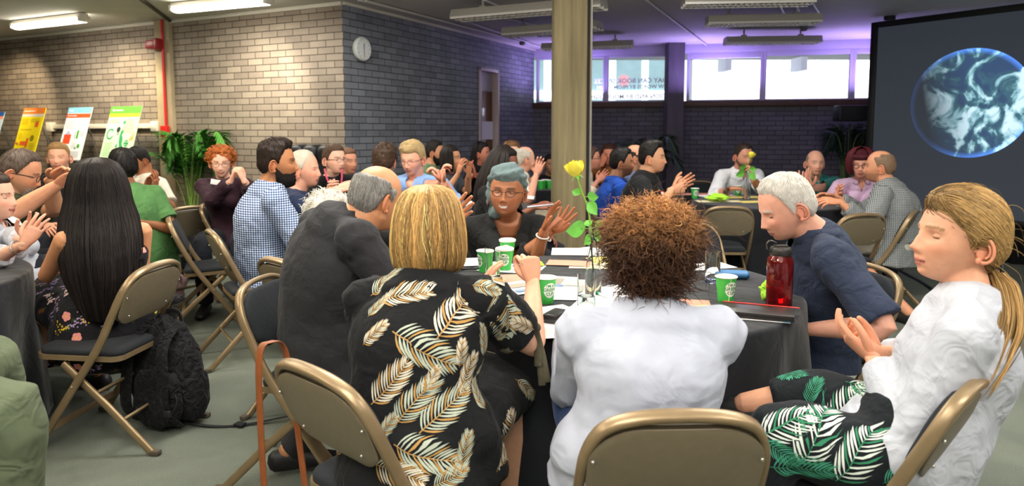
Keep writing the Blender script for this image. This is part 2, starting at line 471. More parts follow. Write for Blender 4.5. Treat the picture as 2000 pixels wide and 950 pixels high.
wall_obj('wall_near_left', (-11, -3.5), (-11, 12), 0, CEIL, SIDE)

# frame helpers in the far wall's own axes
angF = math.atan2(W3[1] - W2[1], W3[0] - W2[0]); MF = Matrix.Translation((W2[0], W2[1], 0)) @ Matrix.Rotation(angF, 4, 'Z')
angM = math.atan2(W2[1] - W1[1], W2[0] - W1[0]); MM = Matrix.Translation((W1[0], W1[1], 0)) @ Matrix.Rotation(angM, 4, 'Z')
angL = math.atan2(W1[1] - W0[1], W1[0] - W0[0]); ML = Matrix.Translation((W0[0], W0[1], 0)) @ Matrix.Rotation(angL, 4, 'Z')
def fbox(mb, M, x0, x1, y0, y1, z0, z1, bev=0.004, m=0):
    return rbox(mb, ((x0 + x1) / 2, (y0 + y1) / 2, (z0 + z1) / 2), (abs(x1 - x0), abs(y1 - y0), abs(z1 - z0)), bev=bev, m=m, M=M)
WOODD = mat('dark_sill_wood', '4b3328', 0.5, vary=0.15)
mb = MB(); fbox(mb, MF, -0.02, Lf, -0.06, 0.25, SILL - 0.09, SILL)
tag(mb.build('trim_1', WOODD, auto=30), kind='structure')
# windows
FRAME = mat('window_frame_paint', 'b9b3c6', 0.5)
GLASS = mat('window_glass', 'f2f6fa', 0.02, trans=1.0, ior=1.02)
xs = [on_wall(W2, W3, p) for p in (1046, 1180, 1300, 1336, 1484, 1656, 1800)]
wt = CEIL - 0.17
wins = [(xs[0], xs[1], 2.60), (xs[1], xs[2], 2.60), (xs[3], xs[4], 2.545), (xs[4], xs[5], 2.56), (xs[5], xs[6], 2.56)]
mb = MB(); fbox(mb, MF, -0.02, Lf, 0.0, 0.2, CEIL - 0.13, CEIL, m=0)
tag(mb.build('trim_2', FRAME, auto=30), kind='structure')
for i, (a, b_, zt) in enumerate(wins):
    f = 0.045
    fr = MB()
    fbox(fr, MF, a, a + f, 0.02, 0.10, SILL, CEIL - 0.13); fbox(fr, MF, b_ - f, b_, 0.02, 0.10, SILL, CEIL - 0.13)
    fbox(fr, MF, a + f, b_ - f, 0.02, 0.10, zt, CEIL - 0.13); fbox(fr, MF, a + f, b_ - f, 0.02, 0.10, SILL, SILL + 0.025)
    o = fr.build('window_%d' % (i + 1), FRAME, auto=30); tag(o, kind='structure')
    g = MB(); fbox(g, MF, a + f, b_ - f, 0.055, 0.061, SILL + 0.025, zt, bev=0)
    g.build('pane', GLASS, o, smooth=False)
# lettering etched on the glass of the second window and the first (reads mirrored from the room)
WHT = mat('white_vinyl', 'ffffff', 0.6, emit='ffffff', estr=0.0)
def text_mb(body, size, M, depth=0.0006, m=0, align='CENTER', mirror=False, bold=False, step=1):
    cu = bpy.data.curves.new('txt', 'FONT'); cu.body = body; cu.size = size; cu.align_x = align; cu.align_y = 'CENTER'; cu.extrude = depth
    cu.resolution_u = 2
    if bold: cu.offset = size * 0.02
    o = bpy.data.objects.new('txt', cu); COL.objects.link(o)
    dg = bpy.context.evaluated_depsgraph_get(); me = o.evaluated_get(dg).to_mesh()
    V = np.array([v.co[:] for v in me.vertices]).reshape(-1, 3); F = [list(p.vertices) for p in me.polygons]
    o.evaluated_get(dg).to_mesh_clear(); bpy.data.objects.remove(o); bpy.data.curves.remove(cu)
    if mirror: V[:, 0] *= -1
    A = np.array(M); V = V @ A[:3, :3].T + A[:3, 3]
    r = MB(); r.add(V, F, m); return r
STAND = Matrix.Rotation(math.pi / 2, 4, 'X')
mw = MB()
cx = (xs[1] + xs[2]) / 2
for zz, s_, tx in ((2.22, .105, 'A DAY CAN BOOK SPACES'), (2.12, .085, 'NEW WORDS BY PROMOTION'), (1.965, .10, 'AT NOON AND BY MOONLIGHT')):
    mw.merge(text_mb(tx, s_, MF @ Matrix.Translation((cx - 0.05, 0.05, zz)) @ STAND, mirror=True, bold=True))
EF = mat('etched_film', 'eef2f6', 0.7)
tag(mw.build('window_lettering', EF, smooth=False), 'white mirrored lettering on the window right of the concrete pillar', 'lettering')
m2 = text_mb('IDEAS BOOKS', .10, MF @ Matrix.Translation(((xs[0] + xs[1]) / 2, 0.05, 1.965)) @ STAND, mirror=True, bold=True)
tag(m2.build('window_lettering', EF, smooth=False), 'white mirrored lettering low on the window left of the concrete pillar', 'lettering')
# street outside: pale facade glowing in place of daylight, and lit paving
tag(prism(MB(), [(-6, 13.3), (12, 13.3), (12, 26), (-6, 26)], 0.9, 1.0).build('ground_outside', mat('pale_paving', 'd8d8d4', 0.9), smooth=False), kind='structure')
fac = MB(); 
rbox(fac, (12.1, 20.3, 4.2), (13.2, 0.4, 6.4), bev=0.01)
tag(fac.build('white_building', mat('white_render_glow', 'f6f8fa', 0.9, emit='f4f8ff', estr=5.0), auto=30), 'overexposed white building seen through the right windows', 'building')
fb = empty('shop_front', (-1.2, 17.6, 1.0), label='glass shop front across the street seen through the left windows', cat='building')  # emission on its parts stands in for daylight
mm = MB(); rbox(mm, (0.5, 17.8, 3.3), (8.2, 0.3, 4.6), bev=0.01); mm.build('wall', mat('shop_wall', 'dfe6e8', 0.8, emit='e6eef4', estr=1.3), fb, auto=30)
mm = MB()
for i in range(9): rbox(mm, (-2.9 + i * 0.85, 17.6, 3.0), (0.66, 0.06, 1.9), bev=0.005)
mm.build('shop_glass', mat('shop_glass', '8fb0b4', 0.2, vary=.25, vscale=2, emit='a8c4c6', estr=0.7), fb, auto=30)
mm = MB(); rbox(mm, (0.5, 17.5, 2.35), (8.1, 0.1, 0.22), bev=0.005); mm.build('ledge', mat('ledge_white_glow', 'ffffff', 0.8, emit='ffffff', estr=1.3), fb, auto=30)
for x in (1.35, 2.9):
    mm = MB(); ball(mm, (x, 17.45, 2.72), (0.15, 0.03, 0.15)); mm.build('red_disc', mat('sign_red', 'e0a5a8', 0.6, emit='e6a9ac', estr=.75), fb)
# hanging signs above the pavement seen through the glass (grey fins, glow added to lift their shade)
for i, p in enumerate((1415, 1560)):
    q = at(p, 130, 12.6); mm = MB(); rbox(mm, (q.x, q.y, q.z + .12), (0.12, 0.5, 0.42), bev=0.01)
    tag(mm.build('canopy_bracket', mat('pale_grey_metal_glow', 'c6c8d2', 0.6, emit='c8cad8', estr=.55), auto=30), 'pale grey canopy bracket seen outside through ' + ('the first window right of the slim pillar' if i == 0 else 'the second window right of the slim pillar'), 'bracket')

# pillars
CONC = mat('board_marked_concrete', '786d50', 0.85, vary=0.30, vscale=2.6, bump=0.6, bscale=9, stretch=(9, 9, 0.5))
pb = MB(); Yp = 5.0
xa, xb = at(1081, 257, Yp).x, at(1146, 257, Yp).x
rbox(pb, ((xa + xb) / 2, Yp + 0.14, CEIL / 2), (xb - xa, 0.28, CEIL), bev=0.008, seg=1)
o = pb.build('concrete_pillar', CONC, auto=30); tag(o, kind='structure'); 
cnd = MB(); rbox(cnd, (xb + 0.012, Yp + 0.04, CEIL / 2), (0.02, 0.05, CEIL), bev=0.004, m=1); rbox(cnd, (xb + 0.030, Yp + 0.06, CEIL / 2), (0.02, 0.05, CEIL), bev=0.004, m=0)
tag(cnd.build('cable_trunking', [mat('trunking_grey', '9a9488', 0.6), mat('gap_black', '1a1815', 0.8)], auto=30), 'slim vertical cable cover fixed on right side of the concrete pillar', 'cable cover')
DARKC = mat('dark_concrete', '59555a', 0.85, vary=0.1, vscale=3, bump=0.3, bscale=12, stretch=(6, 6, 1))
pb = MB(); Yq = 10.45; xa2, xb2 = at(1302, 257, Yq).x, at(1334, 257, Yq).x
rbox(pb, ((xa2 + xb2) / 2, Yq + 0.1, CEIL / 2), (xb2 - xa2, 0.26, CEIL), bev=0.008, seg=1)
tag(pb.build('dark_pillar', DARKC, auto=30), kind='structure')

# pier in the left wall with red fire pipe and sounder
xp0, xp1 = on_wall(W0, W1, 322), on_wall(W0, W1, 350)
pb = MB(); fbox(pb, ML, xp0, xp1, -0.05, 0.1, 0, CEIL)
tag(pb.build('wall_pier', mat('pier_concrete', 'a3947a', 0.85, vary=0.12, vscale=4, bump=0.3, bscale=20), auto=30), kind='structure')
RED = mat('fire_red', 'c8231f', 0.4)
fp = empty('fire_alarm_pipe', ML @ Vector(((xp0 + xp1) / 2, -0.06, 1.4)), label='red fire alarm conduit with red sounder box on the wall pier', cat='alarm')
xm = xp0 * .35 + xp1 * .65
q = MB(); tube(q, [ML @ Vector((xm, -0.07, z)) for z in (CEIL, 2.3, 1.8, 1.47)], 0.016, n=10); q.build('pipe', RED, fp)
q = MB(); rbox(q, (xp0 + .05, -0.11, 2.47), (0.17, 0.10, 0.11), bev=0.02, M=ML); rbox(q, (xp0 + .16, -0.11, 2.47), (0.06, 0.12, 0.14), bev=0.02, M=ML); q.build('sounder', mat('alarm_maroon', '8c1a22', 0.4), fp, auto=40)
q = MB(); rbox(q, (xm, -0.09, 1.40), (0.11, 0.06, 0.14), bev=0.01, M=ML); q.build('call_point', RED, fp, auto=40)
# white trunking with two sockets on the left wall
x0, x1 = on_wall(W0, W1, 113), on_wall(W0, W1, 316)
q = MB(); fbox(q, ML, x0, x1, -0.05, 0.0, 1.44, 1.50)
tr = q.build('wall_trunking', mat('ivory_plastic', 'e9e3d3', 0.45), auto=30); tag(tr, 'ivory cable trunking with two end boxes on the brick behind the posters', 'cable trunking')
for x in (x0, x1):
    q = MB(); fbox(q, ML, x - .06, x + .06, -0.08, 0.0, 1.40, 1.53, bev=.01); q.build('socket_box', MATS['ivory_plastic'], tr, auto=30)
q = MB(); fbox(q, ML, on_wall(W0, W1, 352), (Vector(W1) - Vector(W0)).length, -0.03, 0.0, 0, 0.13)
tag(q.build('baseboard_left', SK, auto=30), kind='structure')
# ceiling batten / groove near the pier and white cornice beads
q = MB(); P1c = ML @ Vector((xp1, -0.02, CEIL - 0.03))
a_ = at(130, 2, 4.9); tube(q, [(a_.x, a_.y, CEIL - .015), (P1c.x, P1c.y, CEIL - .015)], 0.02, n=6)
tag(q.build('trim_3', mat('dark_joint', '4a463c', 0.8)), kind='structure')
IV = mat('ivory_paint', 'cfcbbd', 0.6)
q = MB(); fbox(q, ML, 0, (Vector(W1) - Vector(W0)).length, -0.03, 0, CEIL - .04, CEIL)
fbox(q, MM, 0, Lc, -0.035, 0, CEIL - .03, CEIL)
tag(q.build('trim_4', IV, auto=30), kind='structure')
q = MB(); tube(q, [MM @ Vector((0.0, -0.32, CEIL - .02)), MM @ Vector((Lc - .25, -0.32, CEIL - .02))], 0.014, n=8)
tag(q.build('trim_5', IV), kind='structure')

# door leaf in the opening
q = MB(); fbox(q, MM, d0, d0 + .05, -0.02, 0.16, 0, DT); fbox(q, MM, d1 - .05, d1, -0.02, 0.16, 0, DT); fbox(q, MM, d0, d1, -0.02, 0.16, DT - .05, DT)
dr = q.build('door_1', mat('door_frame_paint', 'b8a8a8', 0.5), auto=30); tag(dr, kind='structure')
q = MB(); fbox(q, MM, d0 + .05, d1 - .05, 0.08, 0.125, 0, 2.0); q.build('door_leaf', mat('oak_veneer', '6a421f', 0.4, vary=0.3, vscale=3, stretch=(6, 6, .6)), dr, auto=30)
q = MB(); fbox(q, MM, d0 + .05, d1 - .05, 0.09, 0.12, 2.0, DT - .05); q.build('over_panel', mat('pale_panel', 'b5b0ac', 0.5), dr, auto=30)
q = MB(); fbox(q, MM, d0 + .12, d0 + .32, 0.07, 0.09, 1.1, 1.75); q.build('vision_panel', mat('vision_glass', 'c7c2c8', 0.15), dr, auto=30)
q = MB(); fbox(q, MM, d0 + .15, d0 + .52, 0.060, 0.066, 1.28, 1.55, bev=0)
nt_ = q.build('door_notice', mat('notice_paper', 'f0eef6', 0.7), smooth=False); tag(nt_, 'white paper notice taped on the brown wooden door', 'notice')
# clock
cc = at(707, 96, 7.55); tcl = (MM.inverted() @ cc)
xk = on_wall(W1, W2, 707); C0 = MM @ Vector((xk, -0.03, 0)); zc = at(707, 96, C0.y).z; C0.z = zc
ck = empty('wall_clock', C0, label='round white wall clock on grey brick wall above the seated guests', cat='clock')
Mk = MM.to_3x3().to_4x4() @ Matrix.Rotation(math.pi / 2, 4, 'X')
q = MB(); lathe(q, [(0.0, .03), (0.10, .032), (0.118, .04), (0.13, .03), (0.132, 0.0), (0.12, -0.02), (0, -.02)], n=40); q.xf(Matrix.Translation(C0) @ Mk); q.build('case', mat('clock_rim', 'd7dcd6', 0.25), ck, auto=40)
q = MB(); lathe(q, [(0, .036), (.105, .036), (.105, .030), (0, .03)], n=40); q.xf(Matrix.Translation(C0) @ Mk); q.build('dial', mat('clock_dial', 'eef1ee', 0.3), ck, auto=40)
q = MB()
for a, l, wd in ((R(2), .062, .006), (R(176), .085, .004)):
    rbox(q, (0, l / 2, .040), (wd, l, .002), bev=0, M=Matrix.Translation(C0) @ Mk @ Matrix.Rotation(-a, 4, 'Z'))
for i in range(12): rbox(q, (0, .092, .0375), (.004, .014, .001), bev=0, M=Matrix.Translation(C0) @ Mk @ Matrix.Rotation(i * math.pi / 6, 4, 'Z'))
q.build('clock_hands', mat('clock_black', '22242a', 0.5), ck, smooth=False)

# ceiling lights
TUBE = mat('lit_tube', 'fff8ea', 0.4, emit='fff6e6', estr=9.0)
HOUS = mat('luminaire_grey', 'a9a69c', 0.5); LOUV = mat('louvre', 'd9d6cd', 0.4)
wl = (Vector(W1) - Vector(W0)).normalized()
def lit(name_loc, L, ang, label):
    x, y = name_loc
    r = empty('batten_light', (x, y, CEIL), ang, label=label, cat='ceiling light', group='lit fluorescent battens on the left ceiling')
    q = MB(); rbox(q, (0, 0, -0.035), (L, 0.10, 0.05), bev=0.006); local(q, 'housing', mat('batten_white', 'e6e2d4', 0.5), r, auto=30)
    q = MB(); tube(q, [(-L / 2 + .04, 0, -0.085), (L / 2 - .04, 0, -0.085)], [(0.075, 0.028)] * 2, n=16, side=(0, 1, 0)); local(q, 'diffuser', TUBE, r)
    for s_ in (-1, 1):
        q = MB(); rbox(q, (s_ * (L / 2 - .01), 0, -0.07), (0.05, 0.13, 0.07), bev=0.01); local(q, 'end_cap', MATS['batten_white'], r, auto=30)
    l = bpy.data.lights.new('batten_glow', 'AREA'); l.shape = 'RECTANGLE'; l.size = L * .9; l.size_y = .14; l.energy = 26; l.color = (1, .93, .78)
    lo = bpy.data.objects.new('batten_glow', l); COL.objects.link(lo); lo.parent = r; lo.location = (0, 0, -.125)
zt = CEIL - .09
A_ = atz(30, 55, zt); B_ = atz(165, 40, zt); lit(((A_.x + B_.x) / 2, (A_.y + B_.y) / 2), (B_ - A_).length, math.atan2(B_.y - A_.y, B_.x - A_.x), 'lit batten light above the posters, smaller in view at far left')
A_ = atz(340, 22, zt); B_ = atz(526, 5, zt); lit(((A_.x + B_.x) / 2, (A_.y + B_.y) / 2), (B_ - A_).length, math.atan2(B_.y - A_.y, B_.x - A_.x), 'bright lit batten light nearest the red alarm pipe')
def unlit(pa, pb_, label, zb=CEIL - .17):
    A_ = atz(*pa, zb); B_ = atz(*pb_, zb); c = (A_ + B_) / 2; L = (B_ - A_).length; ang = math.atan2(B_.y - A_.y, B_.x - A_.x)
    r = empty('hanging_luminaire', (c.x, c.y, zb), ang, label=label, cat='ceiling light', group='unlit louvred luminaires')
    q = MB(); prof = [(-.13, .0), (.13, 0), (.10, .075), (-.10, .075)]
    V = [(x_, y_, z_) for x_ in (-L / 2, L / 2) for (y_, z_) in prof]
    q.add(V, [[0, 1, 5, 4], [1, 2, 6, 5], [2, 3, 7, 6], [3, 0, 4, 7], [3, 2, 1, 0], [4, 5, 6, 7]]); local(q, 'housing', HOUS, r, smooth=False)
    q = MB(); nL = 24
    for i in range(nL): rbox(q, (-L / 2 + (i + .5) * L / nL, 0, -.012), (0.006, .24, .022), bev=0)
    for y_ in (-.118, 0, .118): rbox(q, (0, y_, -.012), (L, .006, .022), bev=0)
    local(q, 'louvre', LOUV, r, smooth=False)
    for s_ in (-.3, .3):
        q = MB(); tube(q, [(L * s_, 0, .07), (L * s_, 0, CEIL - zb)], .012, n=8, cap='flat'); rbox(q, (L * s_, 0, .09), (.07, .05, .03), bev=.004); local(q, 'hanger', HOUS, r, auto=30)
unlit((890, 36), (1180, 12), 'unlit luminaire passing behind the concrete pillar, nearest of the left row')
unlit((988, 68), (1172, 54), 'unlit luminaire behind the concrete pillar, second of the left row')
unlit((1060, 96), (1238, 90), 'unlit luminaire low behind the pillar, farthest of the left row')
unlit((1334, 8), (1586, 4), 'unlit luminaire cut by the top edge of the photo, right of pillar')
unlit((1380, 46), (1600, 42), 'unlit luminaire in the middle of the right row with green tinge')
unlit((1416, 84), (1600, 82), 'unlit luminaire closest to the right windows')
# ceiling conduits
q = MB()
for (a, b2) in (((1262, 0), (1385, 92)), ((700, 0), (905, 52)), ((905, 40), (1035, 84)), ((945, 0), (1010, 26)), ((965, 30), (1160, 78)), ((1520, 4), (1532, 28)), ((1552, 2), (1562, 26)), ((1585, 2), (1600, 26))):
    A_ = atz(*a, CEIL - .02); B_ = atz(*b2, CEIL - .02); tube(q, [A_, B_], .012, n=6)
tag(q.build('ceiling_conduit', mat('conduit_white', 'd5d3d2', 0.5)), kind='structure')
for i, (p, l) in enumerate((((1055, 68), 'small ceiling sensor just right of the concrete pillar'), ((1020, 84), 'small ceiling sensor left of the concrete pillar'), ((1570, 56), 'small round smoke detector hanging between the right luminaires'))):
    A_ = atz(*p, CEIL - .04); q = MB(); lathe(q, [(0.0, 0.04), (.045, .04), (.05, 0.0), (.035, -.03), (0, -.03)], c=A_, n=16)
    tag(q.build('smoke_detector', mat('sensor_grey', '6f6f72', .5), auto=40), l, 'sensor')

# projection screen
SX0, SX1 = (at(1702, 257, 8.2)), (8.45, 5.05)
sdir = Vector((at(2000, 257, 6.95).x - SX0.x, 6.95 - 8.2)).normalized()
angS = math.atan2(sdir.y, sdir.x); MS = Matrix.Translation((SX0.x, SX0.y, 0)) @ Matrix.Rotation(angS, 4, 'Z')
zb_, zt_ = at(1757, 405, 8.2).z, at(1703, 47, 8.2).z
SW = 3.6
scr = empty('projection_screen', (SX0.x, SX0.y, 0), label='large dark projection screen showing the Earth, with black skirt below', cat='screen')
BLK = mat('black_frame', '0c0c0e', 0.5); DRAPE = cloth('black_drape', '0b0b0d', bump=.8, bscale=6)
q = MB(); 
for (a, b2, c2, d2) in ((-.04, SW, zt_ - .05, zt_ + .02), (-.04, SW, zb_ - .06, zb_), (-.05, .03, 0.0, zt_ + .02)): fbox(q, MS, a, b2, -0.03, 0.04, c2, d2)
q.build('screen_frame', BLK, scr, auto=30)
# projected picture: dark slate field, the Earth drawn by shader as light from the projector
m = bpy.data.materials.new('projected_earth'); m.use_nodes = True; nt = m.node_tree; b = nt.nodes['Principled BSDF']
b.inputs['Base Color'].default_value = (.05, .055, .065, 1); b.inputs['Roughness'].default_value = .9
Ec = at(1894, 201, 7.4); 
def on_plane(px, py):
    d = ray(px, py); n_ = Vector((-math.sin(angS), math.cos(angS), 0)); t = (Vector((SX0.x, SX0.y, 0)) - Vector((0, 0, CAMZ))).dot(n_) / d.dot(n_)
    P = Vector((0, 0, CAMZ)) + d * t; return MS.inverted() @ P
eC = on_plane(1893, 202); eT = on_plane(1905, 94); eR = on_plane(1998, 200); er = abs(eT.z - eC.z) * 1.0
tc = nt.nodes.new('ShaderNodeTexCoord')
mp = nt.nodes.new('ShaderNodeMapping'); mp.inputs['Location'].default_value = (-eC.x / er, 0, -eC.z / er); mp.inputs['Scale'].default_value = (1 / er, 0.0, 1 / er)
nt.links.new(tc.outputs['Object'], mp.inputs[0])
def N(t, **k):
    n_ = nt.nodes.new(t)
    for kk, vv in k.items(): setattr(n_, kk, vv)
    return n_
def math_(op, a, b2=None, clamp=False):
    n_ = N('ShaderNodeMath', operation=op); n_.use_clamp = clamp
    for i_, v_ in enumerate((a, b2)):
        if v_ is None: continue
        if hasattr(v_, 'links'): nt.links.new(v_, n_.inputs[i_])
        else: n_.inputs[i_].default_value = v_
    return n_.outputs[0]
ln = N('ShaderNodeVectorMath', operation='LENGTH'); nt.links.new(mp.outputs[0], ln.inputs[0]); rr = ln.outputs['Value']
disc = math_('LESS_THAN', rr, 1.0)
sep = N('ShaderNodeSeparateXYZ'); nt.links.new(mp.outputs[0], sep.inputs[0])
cl = N('ShaderNodeTexNoise'); cl.inputs['Scale'].default_value = 1.9; cl.inputs['Detail'].default_value = 9; cl.inputs['Distortion'].default_value = 1.4; cl.inputs['Roughness'].default_value = .58
nt.links.new(mp.outputs[0], cl.inputs['Vector'])
crc = N('ShaderNodeValToRGB'); e = crc.color_ramp.elements; e[0].position = .42; e[0].color = (0.012, .045, .12, 1); e[1].position = .60; e[1].color = (.62, .85, .95, 1)
x_ = e.new(.49); x_.color = (.03, .12, .15, 1); x_ = e.new(.53); x_.color = (.22, .45, .52, 1)
nt.links.new(cl.outputs['Fac'], crc.inputs[0])
# night side falls off to the left
lit_ = math_('ADD', math_('MULTIPLY', sep.outputs['X'], 1.0), math_('MULTIPLY', sep.outputs['Z'], .18))
shade_ = N('ShaderNodeMapRange'); shade_.inputs[1].default_value = -.75; shade_.inputs[2].default_value = 0.1; shade_.inputs[3].default_value = .0; shade_.inputs[4].default_value = 1.0
nt.links.new(lit_, shade_.inputs[0])
sc2 = N('ShaderNodeVectorMath', operation='SCALE'); nt.links.new(crc.outputs[0], sc2.inputs[0]); nt.links.new(math_('MULTIPLY', shade_.outputs[0], disc), sc2.inputs['Scale'])
rim = N('ShaderNodeMapRange'); rim.inputs[1].default_value = .90; rim.inputs[2].default_value = 1.0; rim.inputs[3].default_value = 0; rim.inputs[4].default_value = 1
nt.links.new(rr, rim.inputs[0])
rimc = N('ShaderNodeVectorMath', operation='SCALE'); rimc.inputs[0].default_value = (.06, .20, .75)
nt.links.new(math_('MULTIPLY', math_('MULTIPLY', rim.outputs[0], disc), math_('ADD', shade_.outputs[0], .10)), rimc.inputs['Scale'])
add = N('ShaderNodeVectorMath', operation='ADD'); nt.links.new(sc2.outputs[0], add.inputs[0]); nt.links.new(rimc.outputs[0], add.inputs[1])
add2 = N('ShaderNodeVectorMath', operation='ADD'); nt.links.new(add.outputs[0], add2.inputs[0]); add2.inputs[1].default_value = (.017, .022, .030)
nt.links.new(add2.outputs[0], b.inputs['Emission Color']); b.inputs['Emission Strength'].default_value = 0.95
EARTH = m
q = MB(); q.add([(0.02, -.012, zb_), (SW, -.012, zb_), (SW, -.012, zt_ - .04), (0.02, -.012, zt_ - .04)], [[0, 1, 2, 3]])
q.add([(0.02, .012, zb_), (SW, .012, zb_), (SW, .012, zt_ - .04), (0.02, .012, zt_ - .04)], [[3, 2, 1, 0]])
o = bpy.data.objects.new('screen_fabric', q.mesh('screen_fabric', EARTH, False)); COL.objects.link(o); o.parent = scr; o.rotation_euler = (0, 0, angS)
q = MB(); K = 160; V = []
for i in range(K + 1):
    x = SW * i / K
    for z in (0.0, zb_ - .03): V.append((x, .0 + .03 * math.sin(i * .9) * (1 - z * .6), z))
q.add(V, [[2 * i, 2 * i + 2, 2 * i + 3, 2 * i + 1] for i in range(K)]); 
o = bpy.data.objects.new('skirt', q.mesh('skirt', DRAPE, True)); COL.objects.link(o); o.parent = scr; o.rotation_euler = (0, 0, angS)
q = MB(); A_ = at(1732, 42, 8.2); rbox(q, (0.15, 0, zt_ + .06), (.10, .1, .07), M=MS, bev=.01); q.build('bracket', BLK, scr, auto=30)

# loudspeaker on a stand
Sp = at(1660, 222, 8.9); sp = empty('speaker_stand', (Sp.x, Sp.y, 0), label='black tripod stand carrying the loudspeaker beside the screen', cat='stand')
q = MB(); tube(q, [(Sp.x, Sp.y, 0.25), (Sp.x, Sp.y, 1.49)], .018, n=10); q.build('pole', BLK, sp)
for k_ in range(3):
    a = k_ * 2.094 + .4; q = MB(); tube(q, [(Sp.x, Sp.y, .75), (Sp.x + .45 * math.cos(a), Sp.y + .45 * math.sin(a), .012)], .012, n=8); q.build('leg', BLK, sp)
s2 = empty('loudspeaker', (Sp.x, Sp.y, 1.53), label='black box loudspeaker on the tripod stand left of the screen', cat='speaker')
q = MB(); rbox(q, (Sp.x, Sp.y, 1.64), (.36, .24, .21), bev=.02, rot=(0, 0, -.1)); q.build('cabinet', mat('speaker_black', '131317', .55), s2, auto=30)
q = MB(); rbox(q, (Sp.x - .02, Sp.y - .125, 1.64), (.30, .01, .17), bev=.004, rot=(0, 0, -.1)); q.build('grille', mat('speaker_grille', '1d1d22', .8, bump=.5, bscale=300), s2, auto=30)
q = MB(); tube(q, [(Sp.x + .2, Sp.y - .05, 1.58), (Sp.x + .23, Sp.y - .05, 1.62), (Sp.x + .23, Sp.y - .05, 1.68), (Sp.x + .19, Sp.y - .05, 1.72)], .012, n=8); q.build('bracket', mat('bracket_blue_grey', '555d70', .3, metal=.6), s2)
# floor cable
q = MB(); pts = [atz(*p, .006) for p in ((1722, 505), (1760, 530), (1800, 552), (1835, 575))]; tube(q, pts, [(.02, .006)] * 4, n=8, sub=3, side=(1, 0, 0))
tag(q.build('floor_cable', BLK), 'black cable cover lying on the carpet behind the ponytail woman', 'cable')

# upholstered seating against the wall behind the left tables
sf = at(615, 285, 6.75); so_ = empty('sofa', (sf.x, sf.y, 0), angL, label='high backed black padded sofa against the brick behind the white haired man', cat='sofa')
SOFM = mat('black_leather', '1b1c20', .45, bump=.2, bscale=30)
q = MB(); rbox(q, (0, .05, .62), (.56, .30, 1.0), bev=.05, seg=4); local(q, 'back_frame', SOFM, so_, auto=50)
q = MB(); rbox(q, (0, -.15, .30), (.56, .45, .36), bev=.05, seg=4); local(q, 'seat', SOFM, so_, auto=50)
for x in (-.19, 0, .19):
    q = MB(); rbox(q, (x, .0, 1.17), (.185, .24, .20), bev=.07, seg=5); local(q, 'cushion', SOFM, so_, auto=60)

# ------------------------------------------------------------------ plants
LEAF = mat('palm_green', '3f7a2c', 0.5, vary=0.3, vscale=5, spec=.4); LEAFD = mat('palm_dark', '2a4030', 0.5, vary=0.3, vscale=5)
STEM = mat('palm_stem', '6d8a3a', 0.6); POT = mat('pot_green', '3d5218', 0.35); SOIL = mat('soil', '241a12', 0.95)
def palm(name, base, H, nf, spread, leafm, seed, label, pot_r=.15, pot_h=.28, lw=.016, ll=.24):
    rnd = random.Random(seed)
    r = empty(name, base, label=label, cat='plant')
    q = MB(); lathe(q, [(0, 0), (pot_r * .75, 0), (pot_r, pot_h), (pot_r * 1.04, pot_h + .01), (pot_r * .93, pot_h), (pot_r * .9, pot_h - .03), (0, pot_h - .03)], n=28); local(q, 'pot', POT, r, auto=40)
    q = MB(); lathe(q, [(0, pot_h - .03), (pot_r * .9, pot_h - .03), (0, pot_h - .015)], n=20, close=False); local(q, 'soil', SOIL, r)
    for i in range(nf):
        a = rnd.uniform(0, 2 * math.pi); out = spread * rnd.uniform(.35, 1.0); h = H * rnd.uniform(.72, 1.0); st = MB()
        p0 = np.array([rnd.uniform(-.04, .04), rnd.uniform(-.04, .04), pot_h - .03]); d = np.array([math.cos(a), math.sin(a), 0])
        P = catmull([p0, p0 + d * out * .18 + [0, 0, h * .42], p0 + d * out * .5 + [0, 0, h * .78], p0 + d * out * .85 + [0, 0, h * .88], p0 + d * out * 1.2 + [0, 0, h * .72]], 7)
        tube(st, P, np.linspace(.007, .002, len(P)), n=5, m=1)
        T = np.gradient(P, axis=0); n0 = int(len(P) * .36)
        for k in range(n0, len(P)):
            for s_ in (-1, 1):
                for half in (0, .5):
                    if k + half > len(P) - 1: continue
                    p = P[k] if half == 0 else (P[k] + P[min(k + 1, len(P) - 1)]) / 2
                    t = nrm(T[k]); sd = nrm(np.cross(t, [0, 0, 1])) * s_
                    f = (k - n0) / max(1, len(P) - n0); L = ll * math.sin(math.pi * (0.18 + .74 * f)) * rnd.uniform(.85, 1.1)
                    dr = nrm(sd + t * .75 + np.array([0, 0, -.1 - .35 * rnd.random()]))
                    wv = nrm(np.cross(dr, [0, 0, 1]) + [0, 0, .3]) * lw * .5; tip = p + dr * L + np.array([0, 0, -.05 * L])
                    mid = p + dr * L * .45 + np.array([0, 0, .03 * L])
                    st.add([p - wv * .3, mid - wv, tip, mid + wv, p + wv * .3, mid + [0, 0, -.004]], [[0, 1, 5], [1, 2, 5], [2, 3, 5], [3, 4, 5], [4, 0, 5]])
        local(st, 'frond', [leafm, STEM], r)
    return r
b0 = at(376, 440, 7.75); palm('potted_palm', (b0.x, 7.75, 0), 1.30, 26, .48, LEAF, 3, 'tall bright green palm in olive pot by the red pipe pier', ll=.26, lw=.024)
b1 = at(1268, 300, 9.3); palm('potted_palm', (b1.x, 9.3, 0), 1.25, 12, .55, LEAFD, 5, 'dark palm behind the two men left of the slim dark pillar', lw=.02)
b2 = at(1655, 300, 9.5); palm('potted_palm', (b2.x, 9.5, 0), 1.45, 14, .5, LEAFD, 9, 'dark palm in the corner under the loudspeaker', lw=.02)

